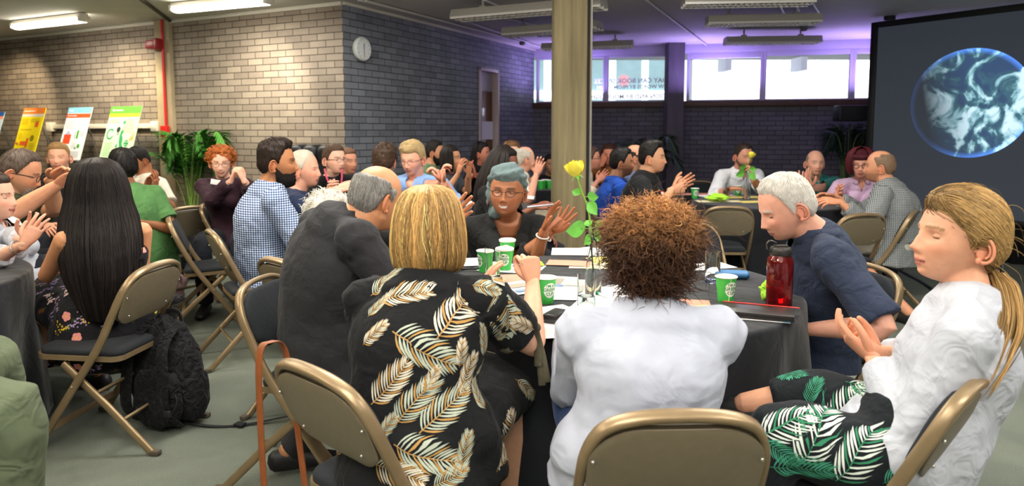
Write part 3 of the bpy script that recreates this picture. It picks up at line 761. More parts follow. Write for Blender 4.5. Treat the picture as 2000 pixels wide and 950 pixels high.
# ------------------------------------------------------------------ posters on easels
EAS = mat('easel_grey', '8b8d8e', .4, metal=.6)
def poster(px0, px1, pyt, Y, cols, label, build):
    A_ = at(px0, pyt, Y); B_ = at(px1, pyt, Y); W_ = .62; 
    cen = (A_ + B_) / 2; W_ = (B_ - A_).length / abs(math.cos(angL)) * 1.0; H_ = W_ * 1.42; lean = R(17)
    r = empty('display_board', (cen.x, cen.y, 0), label=label, cat='poster')
    zt_ = cen.z
    # board local frame: x along wall, up leaning backwards
    M = Matrix.Translation((cen.x, cen.y, zt_)) @ Matrix.Rotation(angL, 4, 'Z') @ Matrix.Rotation(math.pi / 2 - lean, 4, 'X') @ Matrix.Translation((0, -H_, 0))
    q = MB(); rbox(q, (0, H_ / 2, -.006), (W_, H_, .010), bev=.001, m=0, M=M)
    mats = [mat('poster_' + c, c, .5) for c in cols]
    def bx(x0, y0, x1, y1, ci, z=.0006):   # fractions, origin top-left
        X0, X1 = (x0 - .5) * W_, (x1 - .5) * W_; Y0, Y1 = (1 - y0) * H_, (1 - y1) * H_
        V = [(X0, Y1, z), (X1, Y1, z), (X1, Y0, z), (X0, Y0, z)]; A = np.array(M); V = np.array(V) @ A[:3, :3].T + A[:3, 3]
        q.add(V, [[0, 1, 2, 3]], ci)
    def ell(cx, cy, rr, ci, z=.0008, inner=0, a0=0, a1=2 * math.pi, n=28, poly=None):
        A = np.array(M)
        if poly is None:
            aa = np.linspace(a0, a1, n); O = [(cx + rr * math.cos(a), cy + rr * .7 * math.sin(a)) for a in aa]
            I = [(cx + inner * math.cos(a), cy + inner * .7 * math.sin(a)) for a in aa]
            V = [((x - .5) * W_, (1 - y) * H_, z) for x, y in O + I]; V = np.array(V) @ A[:3, :3].T + A[:3, 3]
            q.add(V, [[i + n, i + n + 1, i + 1, i] for i in range(n - 1)], ci)
        else:
            V = [((x - .5) * W_, (1 - y) * H_, z) for x, y in poly]; V = np.array(V) @ A[:3, :3].T + A[:3, 3]
            q.add(V, [list(range(len(V)))[::-1]], ci)
    def tx(s_, x, y, size, ci):
        Mt = M @ Matrix.Translation(((x - .5) * W_, (1 - y) * H_, .0012)); q.merge(text_mb(s_, size, Mt, depth=.0002, align='LEFT', bold=True), m=ci)
    build(bx, ell, tx, W_)
    q.build('board', mats, r, smooth=False)
    Mr = Matrix.Translation((cen.x, cen.y, 0)) @ Matrix.Rotation(angL, 4, 'Z')
    bt = M @ Vector((0, 0, 0)); 
    q = MB()
    for s_ in (-1, 1): tube(q, [M @ Vector((s_ * W_ * .1, H_ * .98, -.02)), M @ Vector((s_ * W_ * .42, -.05, -.02)), Vector((M @ Vector((s_ * W_ * .62, -.9, -.02))).xy.to_3d()) + Vector((0, 0, .01))], .011, n=8)
    tp = M @ Vector((0, H_ * .95, -.03)); bk = Mr @ Vector((0, .52, .01)); tube(q, [tp, bk], .011, n=8)
    rl = [M @ Vector((-W_ * .45, -.012, .0)), M @ Vector((W_ * .45, -.012, .0))]; tube(q, rl, .014, n=8)
    q.build('easel', EAS, r)
def lines(bx, x0, x1, y0, y1, n, ci):
    rnd = random.Random(int(x0 * 1000 + y0 * 77))
    for i in range(n):
        y = y0 + (y1 - y0) * i / n; bx(x0, y, x0 + (x1 - x0) * rnd.uniform(.8, 1), y + (y1 - y0) / n * .45, ci)
def P_green(bx, ell, tx, W):
    bx(0, 0, 1, .11, 1); bx(0, .11, 1, .165, 2); tx('Big ecosystem', .07, .055, .036, 3)
    lines(bx, .06, .42, .20, .27, 4, 4); lines(bx, .55, .93, .20, .42, 10, 4); lines(bx, .06, .34, .56, .78, 9, 4)
    ell(.18, .43, .12, 5, inner=.085, a0=.4, a1=5.6); ell(.42, .36, .06, 6); ell(.42, .42, .035, 6, inner=.02); ell(.56, .25, .04, 5)
    ell(0, 0, 0, 5, poly=[(.52, .38), (.58, .36), (.60, .40), (.57, .44), (.62, .50), (.63, .58), (.68, .64), (.67, .70), (.52, .73), (.50, .69), (.56, .62), (.52, .55), (.50, .46)])
    ell(0, 0, 0, 5, poly=[(.44, .60), (.49, .57), (.49, .63), (.43, .64)])
    ell(.76, .57, .075, 5, inner=.055); bx(.70, .56, .82, .585, 5); bx(.745, .53, .775, .62, 5)
    for i in range(4): bx(.82 + i * .035, .50 - i * .035, .845 + i * .035, .53, 7)
    ell(.40, .80, .10, 6, inner=.075, a0=0, a1=3.14); bx(.30, .77, .5, .80, 6); bx(.38, .72, .40, .79, 5)
    lines(bx, .55, .95, .78, .95, 8, 4)
poster(206, 289, 208, 8.35, ['cfeccb', '5fb53c', 'b9d936', 'f4fbf0', 'a3cfa0', '2f9e68', '2c3a38', 'd9a95a'], 'pale green display board with a map and green header, rightmost on the easels', P_green)
def P_white(bx, ell, tx, W):
    bx(0, 0, 1, .11, 1); bx(0, .12, 1, .20, 2); tx('Social', .07, .06, .036, 0); tx('how we live together', .06, .16, .022, 0)
    lines(bx, .05, .46, .23, .42, 7, 3); lines(bx, .52, .95, .23, .42, 7, 3)
    ell(0, 0, 0, 4, poly=[(.12, .52), (.38, .52), (.25, .44)]); bx(.10, .52, .40, .70, 5); bx(.62, .44, .70, .60, 6); bx(.75, .44, .93, .56, 3); bx(.52, .46, .6, .6, 3)
    ell(0, 0, 0, 6, poly=[(.22, .78), (.40, .74), (.40, .88), (.24, .88)]); ell(.80, .74, .06, 6); lines(bx, .5, .72, .68, .8, 4, 3); lines(bx, .5, .95, .84, .97, 7, 3); bx(.66, .76, .72, .80, 7)
poster(124, 191, 210, 8.75, ['f3f4f6', '7fc0da', 'e8562a', 'c3cbd6', 'b9b4d8', 'e5502c', '46a23c', '2e3336'], 'white display board with pale blue header and red square chart', P_white)
def P_yel(bx, ell, tx, W):
    bx(0, 0, 1, .12, 1); bx(0, .12, 1, .175, 2); tx('Living neighbourhood', .05, .06, .03, 3)
    lines(bx, .06, .40, .21, .34, 6, 4); lines(bx, .46, .9, .21, .30, 4, 4); bx(.70, .26, .86, .38, 5)
    ell(.72, .60, .08, 6, inner=.05); ell(.72, .60, .03, 6); bx(.1, .42, .6, .44, 4)
    bx(.22, .66, .48, .74, 5); bx(.48, .60, .58, .78, 5); bx(.02, .68, .1, .72, 5); ell(.16, .56, .07, 4, inner=.05); ell(.13, .72, .035, 6, inner=.02)
    lines(bx, .06, .6, .84, .97, 5, 4); lines(bx, .66, .93, .7, .95, 9, 4)
poster(36, 101, 211, 9.15, ['f4dc1c', 'f08234', 'd9d2c4', 'fdf3e4', 'cdb41c', 'e8672e', '3c3524'], 'bright yellow display board with an orange header', P_yel)
def P_blue(bx, ell, tx, W):
    bx(0, 0, 1, .10, 1); bx(0, .10, 1, .16, 2); lines(bx, .05, .95, .42, .7, 10, 3); ell(.80, .27, .075, 4, inner=.05); ell(.8, .27, .02, 4); bx(0, .8, 1, 1, 5)
poster(-38, 20, 219, 9.5, ['b9cfe0', '2c56a0', 'e38b6a', '93a8bd', '2e3336', '8fd0b0'], 'pale blue display board cut by the left edge of the photo', P_blue)

# ------------------------------------------------------------------ folding chairs
TAN = mat('tan_metal', '8f7a5c', 0.34, metal=0.45, vary=.10, vscale=14); TANP = mat('tan_panel', '756a55', 0.5, vary=.06, vscale=40, bump=.06, bscale=300)
PAD = cloth('charcoal_pad', '23262a', .9, bump=.1); RIV = mat('rivet_steel', 'c9c6bd', .3, metal=.9)
FOOT = mat('rubber_foot', '4e463a', .8)
def rounded(wb, wt, y0, y1, rb, rt, n=6):
    """rounded trapezoid outline from y0 (width wb) to y1 (width wt)"""
    o = []
    for (cx, cy, r_, a0) in ((wb / 2 - rb, y0 + rb, rb, -90), (wt / 2 - rt, y1 - rt, rt, 0), (-wt / 2 + rt, y1 - rt, rt, 90), (-wb / 2 + rb, y0 + rb, rb, 180)):
        for i in range(n + 1):
            a = R(a0 + 90 * i / n); o.append((cx + r_ * math.cos(a), cy + r_ * math.sin(a)))
    return o
def pillow(mb, out, z0, z1, inset=.012, M=None, m=0):
    n = len(out); c = np.mean(out, 0); O = np.array(out)
    V = []; 
    d = O - c; L = np.linalg.norm(d, axis=1)[:, None]
    for (ins, z) in ((0, z0), (0, z0 + (z1 - z0) * .6), (inset * .35, z0 + (z1 - z0) * .88), (inset, z1), (inset * 3, z1 + .003)):
        q = c + d * (1 - ins / L); V += [(a, b_, z) for a, b_ in q]
    V.append((c[0], c[1], z1 + .005)); V = np.array(V)
    F = [list(range(n))[::-1]]
    for k in range(4): F += [[k * n + i, k * n + (i + 1) % n, (k + 1) * n + (i + 1) % n, (k + 1) * n + i] for i in range(n)]
    F += [[4 * n + i, 4 * n + (i + 1) % n, 5 * n] for i in range(n)]
    if M is not None: A = np.array(M); V = V @ A[:3, :3].T + A[:3, 3]
    mb.add(V, F, m)
def make_chair():
    r = empty('folding_chair', (0, 0, 0), cat='chair')
    # back frame + front legs: one channel-section tube, inverted U
    fr = MB(); lean = (0, .42, -.9)
    half = [(-.215, .23, .0), (-.213, .05, .27), (-.21, -.085, .47), (-.207, -.15, .60), (-.198, -.195, .70), (-.165, -.222, .765), (-.10, -.235, .793)]
    P = half + [(0, -.238, .80)] + [(-x, y, z) for x, y, z in half[::-1]]
    tube(fr, P, [(.011, .017)] * len(P), n=12, sub=4, side=None, cap='flat', power=.7)
    local(fr, 'back_frame', TAN, r, auto=50)
    # back panel (tan shell behind, pad in front); plane through the back
    a_ = math.atan2(-.235 + .135, .79 - .575)
    MB_ = Matrix.Translation((0, -.148, .575)) @ Matrix.Rotation(math.pi / 2 + math.atan2(.085, .215), 4, 'X')
    out = rounded(.335, .335, -.012, .215, .07, .10, 8)
    out = [(x * (1.17 if y > .03 else 1.12), y) for x, y in out]
    q = MB(); prism(q, out, -.0, .012, M=MB_ @ Matrix.Scale(-1, 4, (0, 0, 1))); 
    pillow(q, out, .012, .018, .02, M=MB_ @ Matrix.Scale(1, 4)); o = local(q, 'back_panel', TANP, r, auto=35)
    q = MB()
    for x, y in ((-.13, .03), (.13, .03), (-.185, .13), (.185, .13)):
        ball(q, MB_ @ Vector((x, y, .021)), .0045, n=10, k=6)
    local(q, 'rivet', RIV, o)
    q = MB(); pillow(q, out, .010, .030, .02, M=MB_ @ Matrix.Rotation(math.pi, 4, 'Y')); local(q, 'back_pad', PAD, r)
    # seat pan and pad
    so = rounded(.36, .40, -.155, .235, .05, .06, 6); MS_ = Matrix.Translation((0, 0, .405)) @ Matrix.Rotation(R(2), 4, 'X')
    q = MB(); prism(q, so, 0, .022, M=MS_); local(q, 'seat_pan', TAN, r, auto=35)
    q = MB(); pillow(q, [(x * .96, y * .97) for x, y in so], .02, .05, .02, M=MS_); local(q, 'seat', PAD, r)
    # rear legs with two braces, crossing the front legs
    for s_ in (-1, 1):
        q = MB(); tube(q, [(s_ * .185, .10, .39), (s_ * .19, -.10, .21), (s_ * .193, -.31, .0)], [(.010, .017)] * 3, n=10, cap='flat', power=.7); l = local(q, 'rear_leg', TAN, r, auto=50)
        q = MB(); rbox(q, (s_ * .193, -.315, .012), (.03, .045, .024), bev=.006); local(q, 'foot_cap', FOOT, l, auto=30)
        q = MB(); rbox(q, (s_ * .215, .235, .012), (.032, .045, .024), bev=.006); local(q, 'front_foot_cap', FOOT, r, auto=30)
        q = MB(); tube(q, [(s_ * .20, .03, .30), (s_ * .205, -.05, .41)], [(.004, .012)] * 2, n=8, cap='flat'); ball(q, (s_ * .222, .035, .30), .007, n=8, k=6); local(q, 'hinge_link', TAN, r, auto=50)
    for (y, z) in ((-.165, .145), (-.045, .26)):
        q = MB(); rbox(q, (0, y, z), (.385, .012, .03), rot=(R(45), 0, 0), bev=.003); local(q, 'rear_brace', TAN, r, auto=30)
    q = MB(); rbox(q, (0, .165, .10), (.42, .012, .03), rot=(R(-30), 0, 0), bev=.003); local(q, 'front_brace', TAN, r, auto=30)
    return r
chair0 = make_chair(); used = [0]
def chair(x, y, rz, label, dz=0, sc=1.0):
    """rz: degrees, 0 = sitter looks away from the camera (+Y), 90 = looks left"""
    o = chair0 if not used[0] else copy_tree(chair0); used[0] = 1
    o.location = (x, y, 0); o.rotation_euler = (0, 0, R(rz)); o.scale = (sc, sc, sc)
    tag(o, label, 'chair', 'tan folding chairs with charcoal pads'); return o

# ------------------------------------------------------------------ round tables under black cloths
CLOTHB = cloth('black_tablecloth', '181a1f', .8, vary=.05, bump=.25, bscale=7, sheen=.25)
TT = mat('table_top_board', '8a6b48', .6); TLEG = mat('table_leg_black', '1c1c1e', .4, metal=.6)
def table(x, y, r, label, seed, drop=.62):
    t = empty('round_table', (x, y, 0), label=label, cat='table', group='round folding tables')
    q = MB(); lathe(q, [(0, .715), (r - .02, .715), (r - .01, .722), (r - .01, .738), (r - .02, .744), (0, .744)], n=48); local(q, 'tabletop', TT, t, auto=40)
    for k in range(4):
        a = k * math.pi / 2 + .5; q = MB(); tube(q, [(r * .55 * math.cos(a), r * .55 * math.sin(a), .71), (r * .62 * math.cos(a), r * .62 * math.sin(a), .0)], .013, n=8, cap='flat'); local(q, 'leg', TLEG, t, auto=50)
    rnd = random.Random(seed); N_ = 288; ph = [rnd.uniform(0, 6.28) for _ in range(6)]
    V = [(0, 0, .7505)]; rings = []
    for rr in np.linspace(.06, r - .015, 10): rings.append([(rr * math.cos(2 * math.pi * j / N_), rr * math.sin(2 * math.pi * j / N_), .7505) for j in range(N_)])
    for k in range(1, 5):
        a = k / 4 * math.pi / 2; rings.append([((r - .015 + .017 * math.sin(a)) * math.cos(2 * math.pi * j / N_), (r - .015 + .017 * math.sin(a)) * math.sin(2 * math.pi * j / N_), .7505 - .017 * (1 - math.cos(a))) for j in range(N_)])
    for k in range(1, 19):
        f = k / 18; ring = []
        for j in range(N_):
            th = 2 * math.pi * j / N_
            wv = math.sin(11 * th + ph[0]) * .55 + math.sin(17 * th + ph[1]) * .3 + math.sin(5 * th + ph[2]) * .5 + math.sin(29 * th + ph[3] + f) * .12
            rr = r + .003 + f ** 1.1 * (.035 + .050 * wv + .012 * math.sin(3 * f + ph[4] + 7 * th))
            ring.append((rr * math.cos(th), rr * math.sin(th), .7335 - f * drop + .006 * math.sin(4 * th + 1)))
        rings.append(ring)
    for rg in rings: V += rg
    F = [[0, 1 + j, 1 + (j + 1) % N_] for j in range(N_)]
    for k in range(len(rings) - 1):
        a = 1 + k * N_; b_ = a + N_; F += [[a + j, b_ + j, b_ + (j + 1) % N_, a + (j + 1) % N_] for j in range(N_)]
    q = MB(); q.add(V, F); c = bpy.data.objects.new('tablecloth', q.mesh('tablecloth', CLOTHB)); COL.objects.link(c); c.location = (x, y, 0)
    sd = c.modifiers.new('thick', 'SOLIDIFY'); sd.thickness = .002; sd.offset = -1
    tag(c, 'black cloth on the ' + label, 'tablecloth', 'black tablecloths'); return t
T1 = (.44, 2.77, .74); T2 = (2.40, 6.15, .70); T3 = (-.86, 4.4, .46); T0 = (-2.95, 2.75, .76); T4 = (-.30, 5.75, .50); T5 = (.30, 7.9, .60)
table(*T1, 'round table covered in papers before the curly haired woman', 1, .70)
table(*T2, 'round table of the teal shirt man below the far windows', 2, .70)
table(*T3, 'round table beside the man in the blue gingham shirt', 3)
table(*T0, 'round table cut by the left edge of the photo', 4, .70)
table(*T4, 'round table behind the blonde bob woman', 5)
table(*T5, 'far round table just left of the concrete pillar', 6)

# ------------------------------------------------------------------ things on the tables
TZ = .7505
PAPER = mat('white_paper', 'f3f2ef', .7); PINKP = mat('salmon_card', 'd68f78', .7); CREAM = mat('cream_card', 'efe0b6', .7); YEL = mat('yellow_card', 'ecd87c', .7)
def sheet(px, py, w_, h_, rot, m_, label, cat='paper', name='paper_sheet', z=0.0, group='papers spread on the front table', marks=None, bend=0.004, Yz=TZ):
    c = atz(px, py, Yz + z); q = MB(); n = 6; V = []
    for j in range(n + 1):
        for i in range(n + 1):
            x = (i / n - .5) * w_; y = (j / n - .5) * h_; V.append((x, y, .0006 + bend * (math.sin(i / n * math.pi * .9 + rot) * .3 + .3 + (j / n) ** 3 * .4)))
    nn = (n + 1) ** 2; V += [(a, b_, zz - .0005) for a, b_, zz in V]
    F = [[j * (n + 1) + i, j * (n + 1) + i + 1, (j + 1) * (n + 1) + i + 1, (j + 1) * (n + 1) + i] for j in range(n) for i in range(n)]
    F += [[k + nn for k in f[::-1]] for f in F]
    q.add(V, F); ms = [m_]
    if marks:
        for k, (x0, y0, x1, y1, col) in enumerate(marks):
            ms.append(mat('ink_' + col, col, .7)); zz = bend + .0012
            q.add([(x0 * w_, y0 * h_, zz), (x1 * w_, y0 * h_, zz), (x1 * w_, y1 * h_, zz), (x0 * w_, y1 * h_, zz)], [[0, 1, 2, 3]], k + 1)
    me = q.mesh(name, ms, True); o = bpy.data.objects.new(name, me); COL.objects.link(o); o.location = (c.x, c.y, Yz + z); o.rotation_euler = (0, 0, rot)
    return tag(o, label, cat, group)
tl = [(-.42, y, -.42 + (.3 + .5 * ((i * 37) % 10) / 10) , y + .012, 'b9b9be') for i, y in enumerate(np.linspace(-.4, .3, 12))]
sheet(1140, 640, .30, .21, R(8), PAPER, 'white sheet with small pictures overhanging the near table edge', marks=[(-.30, .25, -.18, .36, '6a5a8a'), (-.26, .03, -.14, .14, '8a4a6a'), (-.22, -.2, -.1, -.1, '5a6a8a')])
sheet(1096, 622, .21, .29, R(30), PAPER, 'white sheet lying left of the picture sheet on the table', z=.001)
sheet(1000, 525, .21, .29, R(75), PAPER, 'white sheet by the blonde woman beside her glass', marks=tl)
sheet(930, 512, .21, .27, R(-80), PAPER, 'white sheet with a dark pen on it at the table left rim', marks=tl)
sheet(985, 547, .24, .17, R(10), PINKP, 'salmon card lying under the tall empty glass', z=.0025, cat='card', name='card_sheet')
sheet(1108, 515, .20, .125, R(-12), PINKP, 'salmon card in the middle of the front table', z=.004, cat='card', name='card_sheet')
sheet(1165, 520, .26, .15, R(-8), CREAM, 'cream card tucked behind the flower vase', z=.0012, cat='card', name='card_sheet')
sheet(1200, 507, .26, .14, R(20), YEL, 'pale yellow card right behind the rose stem', z=.005, cat='card', name='card_sheet')
sheet(1130, 493, .29, .21, R(-5), PAPER, 'white sheet in front of the woman with the headwrap', z=.002)
sheet(1180, 488, .29, .20, R(35), PAPER, 'white sheet at the far rim of the front table', z=.0035)
sheet(1085, 552, .29, .21, R(-15), mat('printed_grey', 'd6d2cc', .5), 'grey printed leaflet behind the water glass', z=.001, marks=[(-.4, -.3, .1, .3, '8b8478'), (.12, -.3, .4, .1, 'b5afa5')])
sheet(1040, 560, .28, .20, R(30), mat('printed_blue', 'c4d2de', .5), 'pale blue printed leaflet beside the green cup', z=.0022, marks=[(-.4, -.35, .4, -.2, '6d88a8'), (-.35, 0, .0, .3, 'a88f7d')])
sheet(1120, 575, .30, .21, R(-6), PAPER, 'white sheet under the green marker pen', z=.002, marks=tl)
sheet(1215, 570, .22, .30, R(-60), PAPER, 'white sheet half hidden left of the curly hair', z=.003)
sheet(1195, 600, .20, .28, R(70), PAPER, 'white sheet right of the water glass base', z=.0045)
sheet(1380, 522, .26, .13, R(20), PAPER, 'white slip behind the glass at the right rim', z=.001)
sheet(1362, 608, .16, .10, R(20), YEL, 'yellow card just right of the curly haired woman', z=.001, cat='card', name='card_sheet')
sheet(1335, 596, .20, .14, R(-10), PINKP, 'salmon card just right of the curly haired woman', z=.0005, cat='card', name='card_sheet')
# shop leaflets stack edges
q = MB(); 
def solid_at(name, px, py, s, rz, m_, label, cat, z=TZ, lift=0.001, bev=.003, **k):
    c = atz(px, py, z); q = MB(); rbox(q, (0, 0, s[2] / 2), s, bev=bev); me = q.mesh(name, m_, True); o = bpy.data.objects.new(name, me); COL.objects.link(o)
    o.location = (c.x, c.y, z + lift); o.rotation_euler = (0, 0, rz); me.set_sharp_from_angle(angle=R(35)); return tag(o, label, cat, **k)
# notebook with red edges on folded white sheet
sheet(1452, 618, .30, .11, R(-18), PAPER, 'folded white leaflet with blue corner under the notebook', marks=[(.42, -.5, .5, .3, '4d86a8')], z=.0)
nb = atz(1474, 610, TZ + .012); r_ = empty('notebook', (nb.x, nb.y, TZ + .006), R(-20), label='black notebook with red page edges beside the red bottle', cat='notebook')
q = MB(); rbox(q, (0, 0, .017), (.255, .135, .003), bev=.001); rbox(q, (0, 0, .0015), (.255, .135, .003), bev=.001); rbox(q, (-.001, -.066, .009), (.255, .003, .017), bev=.001); local(q, 'cover', mat('notebook_black', '25211f', .35), r_, auto=30)
q = MB(); rbox(q, (0, .001, .0092), (.252, .131, .0135), bev=.0005); local(q, 'pages', mat('red_page_edge', 'd2483a', .6), r_, auto=30)
q = MB(); rbox(q, (.02, .063, .0195), (.26, .009, .002), bev=.0005, rot=(0, 0, -.03)); local(q, 'elastic_band', mat('red_elastic', 'c8322c', .6), r_, auto=30)

GL = mat('clear_glass', 'f6fafa', 0.0, trans=1.0, ior=1.45); WATER = mat('water', 'eef6f8', 0.0, trans=1.0, ior=1.33)
def tumbler(px, py, label, h=.145, r0=.033, z=TZ, water=.0):
    c = atz(px, py, z); o = empty('drinking_glass', (c.x, c.y, z + .001), label=label, cat='glass', group='tall drinking glasses')
    q = MB(); lathe(q, [(0, 0), (r0 * .93, 0), (r0 * .96, .004), (r0, h), (r0 - .0016, h), (r0 * .90, .016), (0, .014)], n=40, close=False); local(q, 'glass_wall', GL, o, auto=50)
    if water:
        q = MB(); lathe(q, [(0, .0145), (r0 * .895, .0165), (r0 * .93, water), (0, water)], n=36, close=False); local(q, 'water', WATER, o, auto=50)
    return o
GREEN = mat('cup_green', '3fae49', .45); CUPW = mat('cup_white', 'f3f5ee', .5)
def cup(px, py, label, z=TZ, rz=0, lid=False, text=True, h=.098):
    c = atz(px, py, z); o = empty('paper_cup', (c.x, c.y, z + .001), R(rz), label=label, cat='cup', group='green paper cups')
    q = MB(); lathe(q, [(0, .004), (.026, .004), (.027, 0), (.028, .0), (.0395, h), (.0378, h), (.0268, .006), (0, .006)], n=40, close=False); local(q, 'cup_body', GREEN, o, auto=50)
    q = MB(); tube(q, [(.040 * math.cos(a), .040 * math.sin(a), h) for a in np.linspace(0, 2 * math.pi, 33)[:-1]], .0028, n=8, closed=True)
    lathe(q, [(.0375, h), (.037, h - .004), (.0268, .0066), (0, .0066)], n=36, close=False)
    if lid: lathe(q, [(.0425, h - .003), (.043, h + .006), (.036, h + .010), (.034, h + .006), (0, h + .006)], n=36, close=False)
    local(q, 'rim', CUPW, o, auto=50)
    if text:
        q = MB()
        def wrap(t, s_, zc):
            tm = text_mb(t, s_, Matrix.Identity(4), depth=.0003, bold=True); V = tm.V(); 
            yy = V[:, 1] + zc; rad = .0278 + (.0395 - .0278) * yy / h + .0009 + np.clip(V[:, 2], 0, 1); a = V[:, 0] / .036 - math.pi / 2
            return np.stack([rad * np.cos(a), rad * np.sin(a), yy], 1), tm.f
        # white roundel with green words
        nseg = 40; V = []; 
        for k in range(0, 9):
            for i in range(nseg):
                a2 = 2 * math.pi * i / nseg; rr = .026 * k / 8; yy = .054 + rr * math.sin(a2) * 1.12; an = rr * math.cos(a2) / .036 - math.pi / 2
                rad = .0278 + (.0395 - .0278) * yy / h + .0006; V.append((rad * math.cos(an), rad * math.sin(an), yy))
        F = [[k * nseg + i, k * nseg + (i + 1) % nseg, (k + 1) * nseg + (i + 1) % nseg, (k + 1) * nseg + i] for k in range(8) for i in range(nseg)]
        q.add(V, F, 0)
        for t, s_, zc in (("I'M A", .015, .071), ('GREEN', .0175, .056), ('CUP', .0175, .040)):
            VV, FF = wrap(t, s_, zc); q.add(VV, FF, 1)
        local(q, 'printed_roundel', [CUPW, mat('cup_ink', '1f7d3a', .5)], o, smooth=False)
    return o
cup(1417, 590, 'green paper cup with tea bag string on the right side', rz=18)
cc_ = atz(1417, 590, TZ); 
q = MB(); tube(q, [(cc_.x + .006, cc_.y - .040, TZ + .098), (cc_.x + .002, cc_.y - .042, TZ + .05), (cc_.x - .01, cc_.y - .06, TZ + .004)], .0009, n=6, sub=4); s_ = atz(1410, 600, TZ); rbox(q, (cc_.x - .012, cc_.y - .075, TZ + .002), (.028, .028, .0012), rot=(0, 0, .4), bev=0, m=1)
tag(q.build('tea_bag_tag', [mat('string', 'f0e8d0', .8), YEL]), 'yellow tea bag tag hanging from the green cup nearest the notebook', 'tea bag')
cup(1066, 592, 'green paper cup beside the blonde woman elbow', rz=25)
cup(986, 528, 'lidded green paper cup in front of the tall empty glass', rz=-5, lid=True)
cup(991, 508, 'lidded green paper cup behind another lidded cup', rz=-10, lid=True)
cup(948, 531, 'green paper cup without lid left of the empty glass', rz=-60)
tumbler(962, 552, 'tall empty glass held beside the blonde woman hand', h=.15)
tumbler(1145, 615, 'tall glass half filled with water on the near rim', h=.15, water=.068)
tumbler(1391, 552, 'tall glass with a little water behind the green cup', h=.135, water=.01)
# eyeglass case
c_ = atz(1432, 545, TZ); q = MB(); tube(q, [(c_.x - .06, c_.y + .01, TZ + .02), (c_.x + .05, c_.y - .01, TZ + .02)], [(.03, .019)] * 2, n=18, side=(0, 1, 0), sub=3)
tag(q.build('glasses_case', mat('blue_case', '3a6f9f', .5)), 'blue rounded glasses case behind the green cup', 'case')
# red bottle
c_ = atz(1521, 598, TZ); bo = empty('water_bottle', (c_.x, c_.y, TZ + .001), label='translucent red water bottle with black screw cap', cat='bottle')
q = MB(); lathe(q, [(0, .004), (.040, 0), (.0465, .006), (.047, .165), (.0455, .178), (.036, .190), (.036, .204), (.033, .204), (.033, .189), (.043, .177), (.0445, .165), (.044, .008), (0, .008)], n=48, close=False)
local(q, 'bottle_body', mat('red_copolyester', 'e03a40', .03, trans=.92, ior=1.5), bo, auto=60)
q = MB(); lathe(q, [(0, .009), (.0435, .009), (.044, .07), (0, .07)], n=40, close=False); local(q, 'water', mat('bottle_water', 'ff8080', 0.0, trans=1, ior=1.33), bo, auto=60)
q = MB(); lathe(q, [(.037, .192), (.039, .195), (.039, .216), (.034, .222), (0, .223)], n=36, close=False); rbox(q, (0, 0, .225), (.05, .02, .01), bev=.003)
tube(q, [(-.036, 0, .200), (-.05, 0, .215), (-.052, 0, .236), (-.038, 0, .246), (-.018, 0, .238)], [(.006, .0025)] * 5, n=8, sub=4, side=(0, 1, 0)); local(q, 'screw_cap', mat('cap_black', '2a2623', .4), bo, auto=40)
# green tissue behind bottle
def crumple(px, py, r, m_, label, z=TZ, cat='napkin', name='crumpled_napkin', seed=1, flat=.5):
    c = atz(px, py, z); q = MB(); ball(q, (0, 0, 0), 1, n=22, k=14); V = q.V(); F = q.f
    for i in range(len(V)):
        v = Vector(V[i]); f = 1 + .5 * noise.noise(v * 2.3 + Vector((seed, 0, 0))) + .35 * abs(noise.noise(v * 5 + Vector((0, seed, 0))))
        V[i] = v * f * r
    V[:, 2] *= flat; V[:, 2] -= V[:, 2].min(); q2 = MB(); q2.add(V, F); me = q2.mesh(name, m_, False); o = bpy.data.objects.new(name, me); COL.objects.link(o); o.location = (c.x, c.y, z + .001)
    return tag(o, label, cat)
LIME = mat('lime_tissue', 'a9dd3a', .8)
crumple(1500, 587, .028, LIME, 'lime green tissue behind the red bottle', flat=1.2, seed=4)
crumple(1044, 520, .04, LIME, 'lime green paper napkin between cups and cards', flat=.25, seed=6)
# pen / marker / phone-like tin
def pen(px, py, L, rot, m_, label, z=TZ, r=.005, cap=None, cat='pen', lift=.006):
    c = atz(px, py, z); o = empty(cat, (c.x, c.y, z + lift), rot, label=label, cat=cat)
    q = MB(); tube(q, [(-L / 2, 0, 0), (L * .38, 0, 0), (L / 2, 0, 0)], [r, r, r * .3], n=10); local(q, 'barrel', m_, o)
    if cap: q = MB(); tube(q, [(-L / 2, 0, 0), (-L * .2, 0, 0)], r * 1.25, n=10, cap='flat'); local(q, 'cap', cap, o, auto=40)
    return o
pen(1176, 582, .10, R(-65), mat('pen_white', 'f2f2f0', .4), 'white marker pen with green cap right of the water glass', cap=mat('marker_green', '2cb27a', .4), lift=.012)
pen(1030, 524, .13, R(5), mat('pen_black', '17181a', .4), 'black pen lying in front of the lidded green cups', lift=.012)
pen(925, 530, .12, R(3), MATS['pen_black'], 'black pen on white paper near the blonde hair', lift=.012)
solid_at('sunglasses_case', 1085, 628, (.10, .06, .035), R(60), mat('case_black', '202022', .35), 'small black case beside the blonde woman elbow', 'case', bev=.012)
# bangle/rope like snack on far rim + leather pouch
q = MB(); c_ = atz(1175, 484, TZ)
for k_ in range(3):
    aa = np.linspace(0, 2 * math.pi, 25)[:-1]; tube(q, [(c_.x + .045 * math.cos(a), c_.y + .04 * math.sin(a), TZ + .012 + .012 * k_ + .006 * math.sin(3 * a + k_)) for a in aa], .006, n=6, closed=True)
tag(q.build('bead_bracelet', mat('bead_brown', '8a6f4c', .5, vary=.5, vscale=90)), 'brown beaded bracelet left at the far rim behind the vase', 'bracelet')
